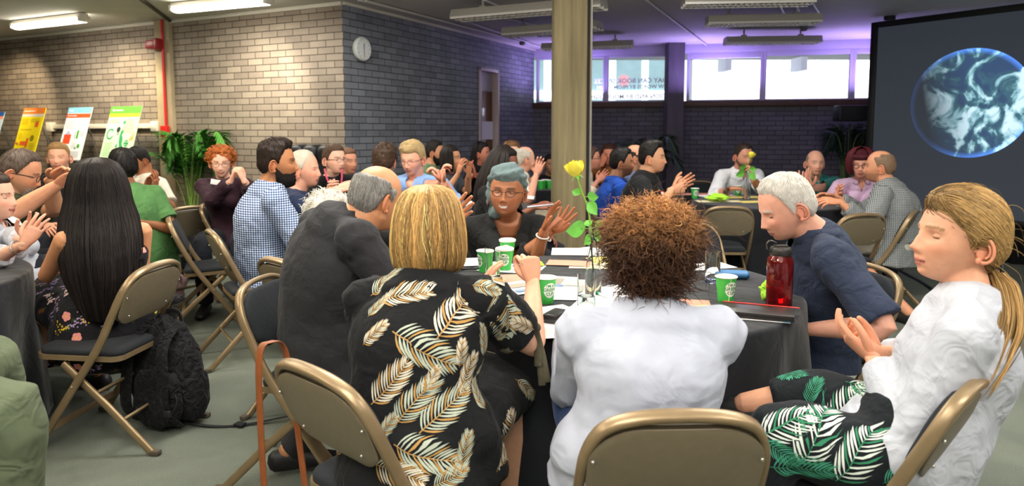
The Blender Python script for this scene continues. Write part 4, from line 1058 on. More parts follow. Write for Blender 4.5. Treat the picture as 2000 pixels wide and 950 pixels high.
# vase with rose
PET = mat('rose_yellow', 'eee04a', .55, vary=.12, vscale=30, sss=.1); RST = mat('rose_stem', '7fae3c', .5); RLF = mat('rose_leaf', '6cbb4a', .45, vary=.15, vscale=25)
def rose(root, top, size, leaves, seed=1):
    """stem polyline world pts; head at top; leaves list of (t, direction, len)"""
    rnd = random.Random(seed); q = MB(); P = catmull(top, 6); tube(q, P, .0028 * size, n=8); stem = q.build('stem', RST, root)
    tip = P[-1]; ax = nrm(P[-1] - P[-3]); 
    q = MB(); up = Vector(ax).to_track_quat('Z', 'Y').to_matrix().to_4x4()
    for k in range(16):
        ring = k // 4; a0 = k * 2.4; rr = (.006 + .0065 * ring) * size; hh = (.060 - .003 * ring) * size; V = []; nu, nv = 8, 7; span = 1.5
        for j in range(nv + 1):
            v = j / nv
            for i in range(nu + 1):
                u = (i / nu - .5) * span * (1 - .55 * v ** 4)
                r2 = rr * (.42 + .95 * math.sin(v * math.pi * (.80 - .05 * ring))) + (.004 * size * max(0, v - .8) * ring)
                V.append((r2 * math.cos(a0 + u), r2 * math.sin(a0 + u), hh * v - .004 * abs(u) * v * size))
        q.add(V, [[j * (nu + 1) + i, j * (nu + 1) + i + 1, (j + 1) * (nu + 1) + i + 1, (j + 1) * (nu + 1) + i] for j in range(nv) for i in range(nu)])
    q.xf(Matrix.Translation(tip) @ up); q.build('rose_head', PET, root)
    q = MB()
    for k in range(5):
        a = k * 1.257; d = np.array([math.cos(a), math.sin(a), -.2]); b_ = np.array([0, 0, .004 * size]); pd = np.array([-math.sin(a), math.cos(a), 0]) * .006 * size
        q.add([b_ - pd * .5, b_ + d * .012 * size - pd, b_ + d * .026 * size + [0, 0, -.012 * size], b_ + d * .012 * size + pd, b_ + pd * .5], [[0, 1, 2, 3, 4]])
    q.xf(Matrix.Translation(tip) @ up); q.build('sepals', RLF, root)
    for (t, d, L) in leaves:
        p = P[min(len(P) - 1, int(t * (len(P) - 1)))]; d = nrm(d); q = MB()
        lp = p + d * L * .25; tube(q, [p, lp], .0012 * size, n=6, m=1); w_ = nrm(np.cross(d, [0, 1, 0.15])) ; nn = np.cross(d, w_)
        V = []; K = 10
        for j in range(K + 1):
            s_ = j / K; wd = L * .36 * math.sin(math.pi * min(1, s_ * .96 + .04) ** .85) * (1 - .1 * s_); c = lp + d * L * .75 * s_ - np.array([0, 0, .18 * L * s_ * s_])
            for u in (-1, -.5, 0, .5, 1): V.append(c + w_ * wd * u + nn * abs(u) * wd * .25)
        q.add(V, [[j * 5 + i, j * 5 + i + 1, (j + 1) * 5 + i + 1, (j + 1) * 5 + i] for j in range(K) for i in range(4)]); q.build('leaf', [RLF, RST], root)
def vase(px, py, label, z=TZ, h=.26, top_px=None, rose_pts=None, leaves=None, size=1.0):
    c = atz(px, py, z); o = empty('glass_vase', (c.x, c.y, z + .001), label=label, cat='vase')
    q = MB(); lathe(q, [(0, 0), (.030, 0), (.034, .006), (.034, .07), (.026, .13), (.0155, .18), (.013, h - .01), (.0165, h), (.0150, h), (.0115, h - .012), (.0138, .18), (.0243, .13), (.0322, .07), (.032, .010), (0, .008)], n=36, close=False)
    local(q, 'vase_glass', GL, o, auto=60); return c
vc = vase(1158, 575, 'slim clear glass bottle vase on the front table', h=.235)
ro = empty('yellow_rose', (vc.x, vc.y, TZ + .02), label='single yellow rose with green leaves in the front table vase', cat='flower')
Yv = vc.y
def pt(px, py, dy=0): v = at(px, py, Yv + dy); return np.array(v)
rose(ro, [pt(1162, 560), pt(1156, 500), pt(1156, 465), pt(1152, 430), pt(1146, 400), pt(1135, 372), pt(1127, 345)], 1.12,
     [(.42, (-1, -.2, .12), .105), (.44, (1, -.1, .45), .075), (.40, (.45, -.6, -.1), .07), (.38, (-.4, -.5, -.25), .06), (.44, (-.25, .4, .6), .05), (.76, (1, -.3, .25), .06), (.74, (.8, -.4, -.8), .07), (.78, (-.9, .2, .5), .05)])
# table two
s2 = 'on the far right table in front of the white shirt man'
T2g = 'papers spread on the far right table'
cup(1357, 388, 'small green paper cup at the left rim of the far right table', rz=5)
cup(1441, 382, 'small green paper cup in front of the white shirt man', rz=-10)
tumbler(1418, 386, 'tall water glass beside the cup of the white shirt man', h=.14, water=.07)
sheet(1405, 394, .42, .16, R(0), CREAM, 'cream sheet near the front rim of the far table', group=T2g); sheet(1480, 395, .35, .16, R(6), YEL, 'yellow sheet at the front rim of the far table', group=T2g, cat='card', name='card_sheet')
sheet(1350, 380, .42, .2, R(3), PINKP, 'salmon sheet behind the leftmost cup of the far table', group=T2g, cat='card', name='card_sheet'); sheet(1400, 383, .4, .2, R(15), PAPER, 'white sheet around the glass on the far table', group=T2g, z=.002)
sheet(1460, 386, .4, .2, R(-5), YEL, 'yellow sheet under the rose vase on the far table', group=T2g, z=.002, cat='card', name='card_sheet'); sheet(1600, 392, .3, .2, R(5), PAPER, 'white sheet at the right side of the far table', group=T2g)
crumple(1402, 394, .085, LIME, 'lime green napkin crumpled on the far right table', flat=.35, seed=9)
vc2 = vase(1458, 390, 'slim glass bottle vase on the far right table', h=.24)
ro = empty('yellow_rose', (vc2.x, vc2.y, TZ + .02), label='yellow rose hiding the face of the white shirt man', cat='flower'); Yv = vc2.y
rose(ro, [pt(1458, 388), pt(1459, 350), pt(1460, 325), pt(1466, 308)], 1.0, [(.55, (-1, -.2, -.1), .12), (.6, (1, -.2, .3), .09), (.5, (.8, -.2, -.6), .1), (.62, (-.6, -.3, .2), .10), (.4, (.9, 0, .1), .08)])
# table four and five bits
cup(1064, 368, 'tiny green paper cup on the farthest table left of the pillar', text=False)
cup(1073, 369, 'tiny green paper cup closest to the pillar on the farthest table', text=False)
cup(1056, 370, 'tiny green paper cup at the front rim of the farthest table', text=False)
solid_at('paper_stack', 925, 402, (.26, .2, .03), R(12), PAPER, 'stack of white papers behind the blonde hair', 'papers', bev=.001)
solid_at('phone', 938, 409, (.15, .08, .012), R(5), mat('phone_black', '15161a', .2), 'black phone by the stack of papers behind the blonde hair', 'phone')

# ------------------------------------------------------------------ chairs in the room
def cpos(px, Y): return at(px, 257, Y).x
chair(.352, 1.60, 2, 'folding chair of the curly haired woman, back turned to the camera')
chair(1.00, 1.76, 40, 'folding chair of the ponytail woman at the right edge')
chair(-.355, 1.81, -41, 'folding chair of the blonde bob woman with orange strap on it')
chair(-.80, 2.63, -98, 'folding chair of the grey suit man with its black pad showing')
chair(-1.84, 3.0, 84, 'folding chair of the long black haired woman beside the backpack')
chair(cpos(400, 4.75), 4.72, -66, 'empty folding chair with its seat showing behind the pink bag')
chair(-1.62, 4.10, -56, 'folding chair of the blue gingham shirt man')
chair(cpos(452, 5.5), 5.5, -75, 'folding chair in front of the redhead woman')
chair(cpos(318, 5.3), 5.35, 60, 'folding chair nearest the potted palm, behind the empty chair')
chair(cpos(1412, 3.75), 4.06, 190, 'empty folding chair across the front table with black pad facing us')
chair(cpos(1430, 5.3), 5.50, -4, 'empty folding chair with tan back in front of the far right table')
chair(cpos(1655, 5.0), 5.02, 12, 'folding chair with tan back left of the grey checked shirt man')
chair(cpos(1725, 5.1) + .02, 5.12, 50, 'folding chair of the grey checked shirt man')
chair(1.38, 2.88, 100, 'folding chair of the white haired man in navy')
chair(cpos(1380, 7.7), 7.75, 178, 'folding chair seen from the front left of the white shirt man')
chair(cpos(1196, 5.8) - .06, 5.75, -72, 'folding chair of the blue polo man')
chair(-.95, 3.25, -40, 'folding chair between the gingham man and the suit man')
chair(cpos(985, 3.9) - .06, 3.92, 178, 'folding chair of the headwrap woman')

# ------------------------------------------------------------------ bags on the floor
BAGB = cloth('backpack_nylon', '141417', .75, vary=.1, bump=.9, bscale=22); WEB = mat('black_webbing', '17171a', .8)
def blob(c, r, p=2.6, seed=1, amp=.06, n=44, k=32, freq=2.4):
    q = MB(); V, F = sph(n, k); r_ = (np.abs(V) ** p).sum(1) ** (-1 / p); V = V * r_[:, None]
    V = np.array([v * (1 + amp * noise.noise(Vector(v) * freq + Vector((seed, 0, 0))) + amp * .5 * noise.noise(Vector(v) * freq * 2.7)) for v in V]) * r; q.add(V + np.array(c), F); return q
bk = empty('backpack', (-1.66, 3.12, 0), R(-18), label='black backpack standing on the carpet behind the floral dress woman', cat='backpack')
bl = blob((0, 0, .255), (.175, .125, .255), seed=3, amp=.10); V = bl.V(); V[:, 0] *= 1 - .28 * np.clip((V[:, 2] - .25) / .25, 0, 1); V[:, 1] *= 1 - .35 * np.clip((V[:, 2] - .2) / .3, 0, 1); bl.v = [V]; local(bl, 'main_compartment', BAGB, bk)
local(blob((.04, -.10, .16), (.125, .06, .145), seed=5, amp=.08), 'front_pocket', BAGB, bk)
local(blob((.15, .0, .15), (.05, .08, .12), seed=8, amp=.08), 'side_pocket', BAGB, bk)
q = MB(); tube(q, [(-.05, .05, .48), (-.03, .05, .53), (.03, .05, .53), (.05, .05, .48)], [(.012, .004)] * 4, n=8, sub=5); local(q, 'grab_handle', WEB, bk)
for sx in (-.07, .09):
    q = MB(); tube(q, [(sx, -.02, .50), (sx * 1.15 + .01, -.13, .42), (sx * 1.3 + .02, -.165, .28), (sx * 1.4, -.15, .12), (sx * 1.5, -.08, .03)], [(.034, .009)] * 5, n=10, sub=5, side=(1, 0, .1)); local(q, 'shoulder_strap', BAGB, bk)
q = MB(); tube(q, [(.10, -.13, .26), (.17, -.12, .17), (.14, -.15, .08)], [(.004, .004)] * 3, n=6, sub=4); rbox(q, (.15, -.16, .12), (.035, .014, .03), bev=.003); local(q, 'zip_and_buckle', WEB, bk)
q = MB(); tube(q, [(.12, -.02, .02), (.24, .0, .008), (.36, .05, .006), (.52, .16, .02), (.60, .22, .03)], [(.011, .003)] * 5, n=8, sub=5, side=(0, 1, 0)); rbox(q, (.37, .05, .012), (.05, .035, .014), bev=.003); local(q, 'trailing_strap', WEB, bk)
PINKB = cloth('pink_canvas', 'c9a3a6', .8, vary=.1, bump=.9, bscale=25); pg = atz(325, 585, 0); pk = empty('pink_bag', (pg.x, pg.y, 0), .3, label='pale pink soft bag slumped on the carpet beside the empty chair', cat='bag')
local(blob((0, 0, .12), (.15, .10, .12), p=2.2, seed=11, amp=.28, freq=1.7), 'pouch', PINKB, pk)
q = MB(); tube(q, [(-.10, 0, .20), (-.06, -.04, .30), (.04, -.06, .31), (.12, -.05, .20), (.14, -.06, .08)], [(.012, .004)] * 5, n=8, sub=4); local(q, 'strap', PINKB, pk)
q = MB(); 
for x in (-.05, .05): ball(q, (x, -.09, .19), .008, n=8, k=6)
local(q, 'stud', mat('brass_stud', 'c9a24a', .3, metal=.9), pk)
cp = at(300, 583, 3.95); hb_ = empty('black_tote', (cp.x, cp.y, 0), .2, label='flat black bag with a white trim line behind the backpack', cat='bag')
local(blob((0, 0, .19), (.12, .10, .19), p=2.5, seed=14, amp=.1), 'bag_body', BAGB, hb_); local(blob((.02, -.01, .385), (.15, .085, .035), p=2.2, seed=16, amp=.08), 'flap', BAGB, hb_)
q = MB(); tube(q, [(-.08, -.085, .36), (.0, -.10, .375), (.08, -.085, .40)], [(.010, .003)] * 3, n=8, sub=4); local(q, 'white_trim', PAPER, hb_)
dbg = at(330, 450, 6.6); local(blob((0, 0, .22), (.22, .16, .22), seed=21, amp=.12), 'dark_rucksack', BAGB, empty('rucksack', (cpos(352, 6.3), 6.3, 0), label='dark rucksack on the carpet at the foot of the palm', cat='backpack'))
# orange leather strap hung over the chair rail
ORL = mat('orange_leather', '854a25', .5, vary=.15, vscale=20, bump=.2); st_ = at(524, 705, 1.80)
sb = empty('leather_strap', (st_.x, st_.y, .75), label='orange leather bag strap hanging over the tan chair rail', cat='strap')
q = MB(); P_s = [(-.012, -.02, .26), (-.016, -.03, .60), (-.010, -.035, .795), (.012, -.01, .822), (.035, .02, .80), (.05, .03, .70), (.085, .03, .35), (.09, .03, .2)]
tube(q, [(st_.x + a, st_.y + b, c) for a, b, c in P_s], [(.012, .0022)] * 8, n=8, sub=6, side=(1, -.4, 0)); q.build('strap', ORL, sb)
# handbag with blue handle beneath the right chairs
hb2 = at(1500, 945, 1.78); hg = empty('handbag', (hb2.x, hb2.y, 0), label='dark handbag with a bright blue handle between the two front chairs', cat='bag')
local(blob((0, 0, .20), (.16, .09, .20), seed=31, amp=.08), 'bag_body', cloth('dark_burgundy', '2a1418'), hg)
q = MB(); tube(q, [(-.08, -.02, .36), (-.05, -.03, .44), (.04, -.03, .46), (.10, -.03, .38), (.11, -.04, .24)], [(.010, .005)] * 5, n=8, sub=5); local(q, 'handle', mat('handle_blue', '2a5fc4', .4), hg)

# ------------------------------------------------------------------ people
def sst(a, b, x):
    t = np.clip((x - a) / (b - a), 0, 1); return t * t * (3 - 2 * t)
def gau(x, c, s): return np.exp(-((x - c) / s) ** 2)
def head_surf(d, jaw=1.0, nose=1.0, fat=0.0):
    x, y, z = d[:, 0], d[:, 1], d[:, 2]
    a, b, c, p = .075 + fat * .006, .094, .119, 2.25
    r = (np.abs(x / a) ** p + np.abs(y / b) ** p + np.abs(z / c) ** p) ** (-1 / p)
    X, Y, Z = x * r, y * r, z * r
    t = 1 - sst(-.105, .005, Z)
    X = X * (1 - (.27 - fat * .1) * t * (2 - jaw))
    Y = np.where(Y < 0, Y * (1.05 - .50 * (1 - sst(-.11, -.01, Z))), Y)
    fr = sst(.005, .05, Y)
    Y = Y + .017 * t * fr
    X = X * (1 - .05 * gau(Z, .015, .03) * sst(.03, .07, Y))
    ax = np.abs(X)
    def g(cx, cz, sx, sz, amp): return amp * gau(ax, cx, sx) * gau(Z, cz, sz)
    f = sst(.02, .055, Y)
    dy = g(0, -.004, .008, .016, .007) + nose * (g(0, -.022, .0095, .016, .012) + g(0, -.037, .0115, .0095, .016)) + g(.0125, -.041, .006, .007, .0075)
    dy += g(.031, .000, .016, .011, -.0115) + g(.028, .0205, .022, .008, .0045) + g(0, .021, .012, .009, .001) + g(.044, -.03, .018, .016, .0045)
    dy += g(0, -.0635, .020, .0045, .0055) + g(0, -.075, .017, .005, .006) + g(0, -.0692, .024, .0022, -.0045) + g(0, -.086, .016, .005, -.003) + g(0, -.101, .020, .012, .010)
    dy += g(0, -.054, .005, .006, -.0015) + g(.030, -.060, .005, .012, -.002)
    Y = Y + dy * f
    return np.stack([X, Y, Z], 1)
SPH_D, SPH_F = sph(96, 80); SPL_D, SPL_F = sph(64, 56)
def hairline(P, st):
    """height above which scalp hair grows, by azimuth (0 front .. 180 back)"""
    a = np.degrees(np.arctan2(np.abs(P[:, 0]), P[:, 1]))
    fz = st.get('front', .072); sb = st.get('burn', -.01)
    return np.interp(a, [0, 28, 48, 66, 80, 92, 104, 125, 150, 180], [fz, fz + .002, (fz + .045) / 2 + .012 - st.get('temple', 0), .038 - st.get('temple', 0), sb, .012, .012, -.045, -.078, st.get('nape', -.085)])
def hair_thick(P, st):
    hz = hairline(P, st); T = st.get('T', .012); Ts = st.get('Ts', T * .6)
    up = sst(.02, .085, P[:, 2]); th = (Ts + (T - Ts) * up) * sst(-.002, .018, P[:, 2] - hz)
    q = st.get('quiff', 0)
    if q: th = th + q * gau(P[:, 2], .10, .04) * sst(.0, .06, P[:, 1]) * (P[:, 2] > hz)
    if st.get('bald') is not None:     # horseshoe of hair: bare crown
        bz = st['bald']; a = np.degrees(np.arctan2(np.abs(P[:, 0]), P[:, 1]))
        th = th * (1 - sst(bz - .015, bz + .008, P[:, 2] + .02 * (a < 90) - .25 * np.clip(P[:, 1] * -1, 0, .1) * st.get('backrise', 1)))
    return th
def strands(mb, bvh, pts, dirs, L, r, rnd, colf, seg=5, lift=.004, curl=0.0, nside=3):
    for p, d in zip(pts, dirs):
        p = np.array(p); d = nrm(d); Q = [p]; cur = p; l = L * rnd.uniform(.6, 1.25)
        for k in range(seg):
            cur = cur + d * l / seg
            co, no, _, _ = bvh.find_nearest(Vector(cur)); no = np.array(no)
            cur = np.array(co) + no * lift * (1 + .6 * math.sin(k * 1.3)) * rnd.uniform(.7, 1.3); d = nrm((cur - Q[-1]) * .5 + d * l / seg * .5 + np.array([rnd.gauss(0, curl), rnd.gauss(0, curl), rnd.gauss(0, curl)])); Q.append(cur)
        tube(mb, Q, [r, r, r, r * .8, r * .6, r * .25][:len(Q)], n=nside, cap='none', col=colf())
HAIRM = None
def hairmat():
    m = mat('hair_strands', None, .55, attr=True, spec=.35); return m
def hcol(base, var, rnd):
    b = np.array(lin(base))
    def f():
        k = math.exp(rnd.gauss(0, var)); t = rnd.random() ** 2; return np.clip(b * k, 0, 1)
    return f
def ik(S, W, a, b, pole):
    S, W = np.array(S, float), np.array(W, float); d = W - S; L = np.linalg.norm(d)
    if L > (a + b) * .995: W = S + d / L * (a + b) * .995; d = W - S; L = np.linalg.norm(d)
    x = (a * a - b * b + L * L) / (2 * L); h = math.sqrt(max(a * a - x * x, 1e-6)); u = d / L
    p = np.array(pole, float); p = nrm(p - u * np.dot(p, u)); return S + u * x + p * h, W
def hand(mb, W, fd, pn, side, s=1.0, curl=.25, spread=.10, thumb=.0, col=(1, 1, 1), n=10, ncol=None, curls=None):
    y = nrm(fd); z = -np.array(pn, float); z = nrm(z - y * np.dot(z, y)); x = np.cross(y, z); t = -1 if side == 'R' else 1
    q = MB()
    tube(q, [(0, -.02, 0), (0, .0, 0), (0, .03, 0), (0, .06, -.001), (0, .085, -.001)], [(.024, .018), (.026, .018), (.036, .0165), (.041, .0145), (.039, .0125)], n=14, side=(1, 0, 0), sub=2, col=col)
    for k, (bx, by, sc, r) in enumerate([(.029, .086, .93, .0088), (.0098, .090, 1.02, .0090), (-.0095, .087, .95, .0086), (-.028, .079, .76, .0076)]):
        cu = curls[k] if curls else curl * (1 + .12 * k)
        a = 0.0; P = [np.array([t * bx, by - .012, 0])]; sx = t * spread * (1.5 - k) * .8
        for L, ck in ((.048 * sc, .8), (.027 * sc, 1.15), (.022 * sc, .9)):
            a += cu * ck; P.append(P[-1] + np.array([sx, math.cos(a), -math.sin(a)]) * L / math.hypot(1, sx))
        tube(q, P, [r * 1.08, r * 1.0, r * .9, r * .72], n=n, sub=3, col=col)
    d0 = nrm([t * (.9 - .5 * thumb), .62, -.25 - .5 * thumb]); d1 = nrm([t * (.55 - .6 * thumb), .8, -.25 - .5 * thumb]); d2 = nrm([t * (.25 - .5 * thumb), .95, -.25 - .4 * thumb])
    p0 = np.array([t * .018, .018, -.004]); p1 = p0 + d0 * .042; p2 = p1 + d1 * .034; p3 = p2 + d2 * .026
    tube(q, [p0, p1, p2, p3], [.014, .0125, .0105, .0082], n=n, sub=3, col=col)
    M = np.eye(4); M[:3, 0] = x * s; M[:3, 1] = y * s; M[:3, 2] = z * s; M[:3, 3] = W
    q.xf(M); mb.merge(q)

def torso_rings(P, SC, NB, F, Rt0, Rt1, s, fem, bulk, belly, inf, waist=1.0):
    u = nrm(SC - P)
    T = [(-.12, .155, .105), (.0, .168, .118), (.18, .168, .122), (.42, .150, .112), (.70, .166, .120), (.90, .160, .102), (1.02, .110, .082)]
    if fem: T = [(-.12, .165, .108), (.0, .180, .125), (.18, .168, .120), (.45, .134, .100), (.70, .150, .112), (.90, .142, .090), (1.02, .095, .072)]
    pts, rad = [], []
    for (t, a, b) in T:
        c = P + (SC - P) * t - F * (.028 * math.sin(math.pi * np.clip(t, 0, 1))) * s
        if belly: c = c + F * belly * gau(t, .25, .25) * .6
        pts.append(c); rad.append(((a * bulk + inf) * s, (b * bulk + belly * float(gau(t, .25, .25)) + inf) * s))
    return pts, rad

def displace(o, amp, sc, seed, stretch=(1, 1, 1), keep=None):
    V = o.V(); N = o.N
    D = np.array([noise.noise(Vector((v[0] * sc * stretch[0] + seed, v[1] * sc * stretch[1], v[2] * sc * stretch[2]))) + .5 * noise.noise(Vector((v[0] * sc * 2.3, v[1] * sc * 2.3 + seed, v[2] * sc * 2.3))) for v in V])
    o.v = [V + N * (D * amp)[:, None]]

PEOPLE = {}
def person(label, hx, hy, D, yaw, **k):
    g = k.get; s = g('s', 1.0); fem = g('fem', 0); vox = g('vox', .009); bulk = g('bulk', 1.0); belly = g('belly', 0.0)
    rnd = random.Random(int(hx * 7 + hy)); skin = np.array(lin(g('skin', 'd9a184')))
    Hc = np.array(at(hx, hy, D)); hyaw = g('hyaw', yaw); yr = R(yaw); F = np.array([-math.sin(yr), math.cos(yr), 0]); Rt = np.array([math.cos(yr), math.sin(yr), 0])
    MH = Matrix.Translation(Hc) @ Matrix.Rotation(R(hyaw), 4, 'Z') @ Matrix.Rotation(R(g('pitch', 0)), 4, 'X') @ Matrix.Rotation(R(g('roll', 0)), 4, 'Y') @ Matrix.Scale(s, 4)
    A = np.array(MH)
    def hl(p): return A[:3, :3] @ np.array(p, float) + A[:3, 3]
    hipz = g('hipz', .53)
    P = np.array([*g('hips'), hipz]) if g('hips') else np.array([*(Hc - F * g('lean', .10)*s)[:2], hipz])
    u = nrm(nrm(Hc - P) * .55 + np.array([0, 0, .45])); NB = Hc - u * g('nl', .158) * s - F * g('nbk', .042) * s
    SC = NB - u * .040 * s; ty = R(g('tyaw', yaw)); Rs = np.array([math.cos(ty), math.sin(ty), 0]); Fs = np.array([-math.sin(ty), math.cos(ty), 0])
    sw = (.155 if fem else .178) * s * g('sw', 1.0)
    shr = {'L': SC - Rs * sw, 'R': SC + Rs * sw}
    for q_ in 'LR': shr[q_] = shr[q_] + np.array([0, 0, g('sh' + q_, 0.0)])
    root = empty('person', (float(P[0]), float(P[1]), 0), label=label, cat='person')
    a_, b_ = .285 * s, .255 * s
    armr = (.047, .041, .041, .036, .027) if not fem else (.042, .036, .036, .031, .0235)
    ab = g('armr', 1.0)
    body = MB(); arms = {}
    # skeleton-built skin: torso, neck, head, arms, legs
    pts, rad = torso_rings(P, SC, NB, F, Rt, Rs, s, fem, bulk, belly, -.006)
    tube(body, pts, rad, n=28, side=Rs, sub=3)
    nk = (.052 if fem else .062) * s * g('neck', 1.0)
    tube(body, [SC - u * .03 * s, NB, hl((0, -.022, -.075)), hl((0, -.018, -.03))], [(nk * 1.7, nk * 1.15), (nk * 1.1, nk * 1.05), nk, nk], n=20, side=Rs, sub=3)
    for sd, sg in (('L', -1), ('R', 1)):
        tube(body, [NB + u * .035 * s, NB * .45 + shr[sd] * .55 + u * .012 * s, shr[sd]], [nk * .62, .034 * s, .042 * s * bulk], n=14, sub=3)
    for sd, sg in (('L', -1), ('R', 1)):
        h = g(sd) or {}
        if 'w' in h: W = np.array(at(*h['w']))
        elif 'W' in h: W = np.array(h['W'], float)
        else: W = P + F * .34 * s + Rt * sg * .09 * s + np.array([0, 0, .13])
        pole = h.get('pole', Rs * sg * .55 + np.array([0, 0, -1.0]) - Fs * .25)
        E, W = ik(shr[sd], W, a_, b_, pole); arms[sd] = (shr[sd], E, W)
        S = shr[sd]; rr = [x * s * ab for x in armr]
        tube(body, [S, S * .5 + E * .5, E, E * .6 + W * .4, W], [rr[0] * 1.05, rr[1] * 1.05, rr[2] * .92, rr[3] * 1.05, (rr[4], rr[4] * .8)], n=14, sub=3)
    knees = {}; ft = {}
    kd = g('legdir', yaw); Fl = np.array([-math.sin(R(kd)), math.cos(R(kd)), 0]); Rl = np.array([math.cos(R(kd)), math.sin(R(kd)), 0])
    for sd, sg in (('L', -1), ('R', 1)):
        hp = P + Rl * sg * .085 * s; kn = g('knee' + sd)
        kn = np.array(kn, float) if kn is not None else hp + Fl * .42 * s + Rl * sg * .05 * s + np.array([0, 0, .015])
        an = g('ankle' + sd); an = np.array(an, float) if an is not None else np.array([kn[0] - Fl[0] * .03, kn[1] - Fl[1] * .03, .085])
        knees[sd] = kn; ft[sd] = an
        tube(body, [hp, hp * .5 + kn * .5, kn, kn * .65 + an * .35, an], [.078 * s, .070 * s, .054 * s, .052 * s, .034 * s], n=14, sub=2)
    skinm = MB()
    # head part
    dd, ff = (SPH_D, SPH_F) if vox < .006 else (SPL_D, SPL_F)
    HP = head_surf(dd, jaw=g('jaw', 1.0), nose=g('nose', 1.0), fat=g('fat', 0)); hb = MB(); hb.add(HP, ff); bvh0 = BVHTree.FromPolygons([tuple(p) for p in HP], ff)
    hb.xf(MH); body.merge(hb)
    rm = remesh(body, vox, smooth=g('bsm', 3 if vox > .006 else 2))
    V = rm.V(); Ai = np.linalg.inv(A); Lc_ = V @ Ai[:3, :3].T + Ai[:3, 3]
    ishead = (np.abs(Lc_) < [.10, .14, .14]).all(1)
    C = np.tile(skin, (len(V), 1)); lipc = np.array(lin(g('lips', 'b5635c'))); fr = Lc_[:, 1] > .04; ax = np.abs(Lc_[:, 0])
    def paint(wt, c, w=1.0): 
        nonlocal C
        wt = (np.clip(wt, 0, 1) * w * ishead)[:, None]; C = C * (1 - wt) + np.array(c) * wt
    paint(gau(ax, .042, .02) * gau(Lc_[:, 2], -.03, .018) * fr, skin * [1.05, .78, .74], .45)
    paint(gau(ax, 0, .012) * gau(Lc_[:, 2], -.038, .012) * fr, skin * [1.05, .80, .76], .5)
    paint(gau(ax, .031, .014) * gau(Lc_[:, 2], -.004, .009) * fr, skin * .62, .5)
    zc = Lc_[:, 2] + .0692 - (ax ** 2) * g('smile', 4); mwid = .024 + .004 * (g('smile', 4) > 8)
    lw = (ax < mwid) * (np.abs(zc + .001) < .0085 * np.sqrt(np.clip(1 - (ax / mwid) ** 2, 0, 1)) + .001) * fr
    paint(lw, lipc, .85); paint((ax < mwid) * (np.abs(zc) < .0012 + vox * .12) * fr, lipc * .25, .9)
    if g('teeth'): paint((ax < .021) * (np.abs(zc) < .0038 * (1 - (ax / .024) ** 2) + .0008) * fr, (.72, .70, .65), .95)
    bc = np.array(lin(g('brow', (g('hair') or {}).get('col', '3a2a20'))))
    paint((np.abs(Lc_[:, 2] - .0225 + (ax - .03) ** 2 * 6) < .0035 + vox * .1) * (ax > .012) * (ax < .052) * fr, bc, g('browk', .8))
    if g('stubble'): 
        a0 = np.degrees(np.arctan2(ax, Lc_[:, 1])); paint(sst(-.042, -.055, Lc_[:, 2]) * (a0 < 88) * (1 - lw), lin(g('stubble')), g('stubk', .45))
    hr = g('hair') or {}
    if hr.get('buzz'):
        wt = sst(-.004, .01, Lc_[:, 2] - hairline(Lc_, hr)); paint(wt, lin(hr['col']), hr['buzz'])
        if hr.get('bald') is not None: pass
    rm.c = [C]
    out = MB(); out.merge(rm)
    # ears, lids and hands join the body mesh
    for sg in (-1, 1):
        e = MB(); th = np.linspace(.55 * math.pi, -1.15 * math.pi + 2 * math.pi, 14) if False else np.linspace(R(110), R(-190), 15)
        hx_ = .0715 + .002 * g('fat', 0)
        cpt = lambda a, k_: np.array([sg * (hx_ + .010 - .011 * math.cos(a) * k_), -.014 + (.0175 * math.cos(a) + .004 * math.sin(a)) * k_, -.016 + .031 * math.sin(a) * k_])
        aa = np.linspace(R(15), R(285), 16)
        tube(e, [cpt(a, 1.0) for a in aa], [.0042] * 16, n=8)
        tube(e, [cpt(a, .62) for a in np.linspace(R(40), R(250), 12)], [.0032] * 12, n=8)
        ball(e, (sg * (hx_ + .006), -.013, -.017), (.0045, .015, .026), n=14, k=10); ball(e, (sg * (hx_ + .008), -.006, -.043), (.005, .007, .008), n=10, k=8); ball(e, (sg * (hx_ + .004), .003, -.018), (.004, .004, .007), n=8, k=6)
        e.c = [np.tile(skin * [1.02, .84, .80], (len(v), 1)) for v in e.v]
        e.v = e.v; e.xf(MH)
        if not g('noear'): out.merge(e)
    eyes = []
    if not g('noface'):
        for sg in (-1, 1):
            i = np.argmin((HP[:, 0] - sg * .031) ** 2 + (HP[:, 2] - .001) ** 2 + (HP[:, 1] < 0) * 9); ye = HP[i, 1] - .0072
            lid = MB(); ball(lid, (0, 0, 0), .0133, n=20, k=14); Vl = lid.V(); cut = g('lid', .0025)
            F2 = [f for f in lid.f if min(Vl[f][:, 2]) > cut - .003 or max(Vl[f][:, 2]) < -.0045]
            l2 = MB(); l2.add(Vl * [1.12, 1, .95] + [sg * .031, ye, .001], F2, 0, skin * .86); l2.xf(MH); out.merge(l2)
            la = MB(); tube(la, [(sg * .031 + .0142 * t_, ye + .0135 * math.sqrt(max(0, 1 - t_ * t_)) - .0008, .001 + cut - .0022 - .0022 * t_ * t_) for t_ in np.linspace(-.93, .93, 9)], .0011, n=5, col=lin('20160f')); la.xf(MH); out.merge(la)
            e = MB(); ball(e, (sg * .031, ye, .001), (.0132, .0122, .0120), n=16, k=12, m=0); gz = g('gaze', (0, 0)); ball(e, (sg * .031 + gz[0], ye + .0075, .001 + gz[1]), (.0056, .0056, .0056), n=12, k=8, m=1); e.xf(MH); eyes.append(e)
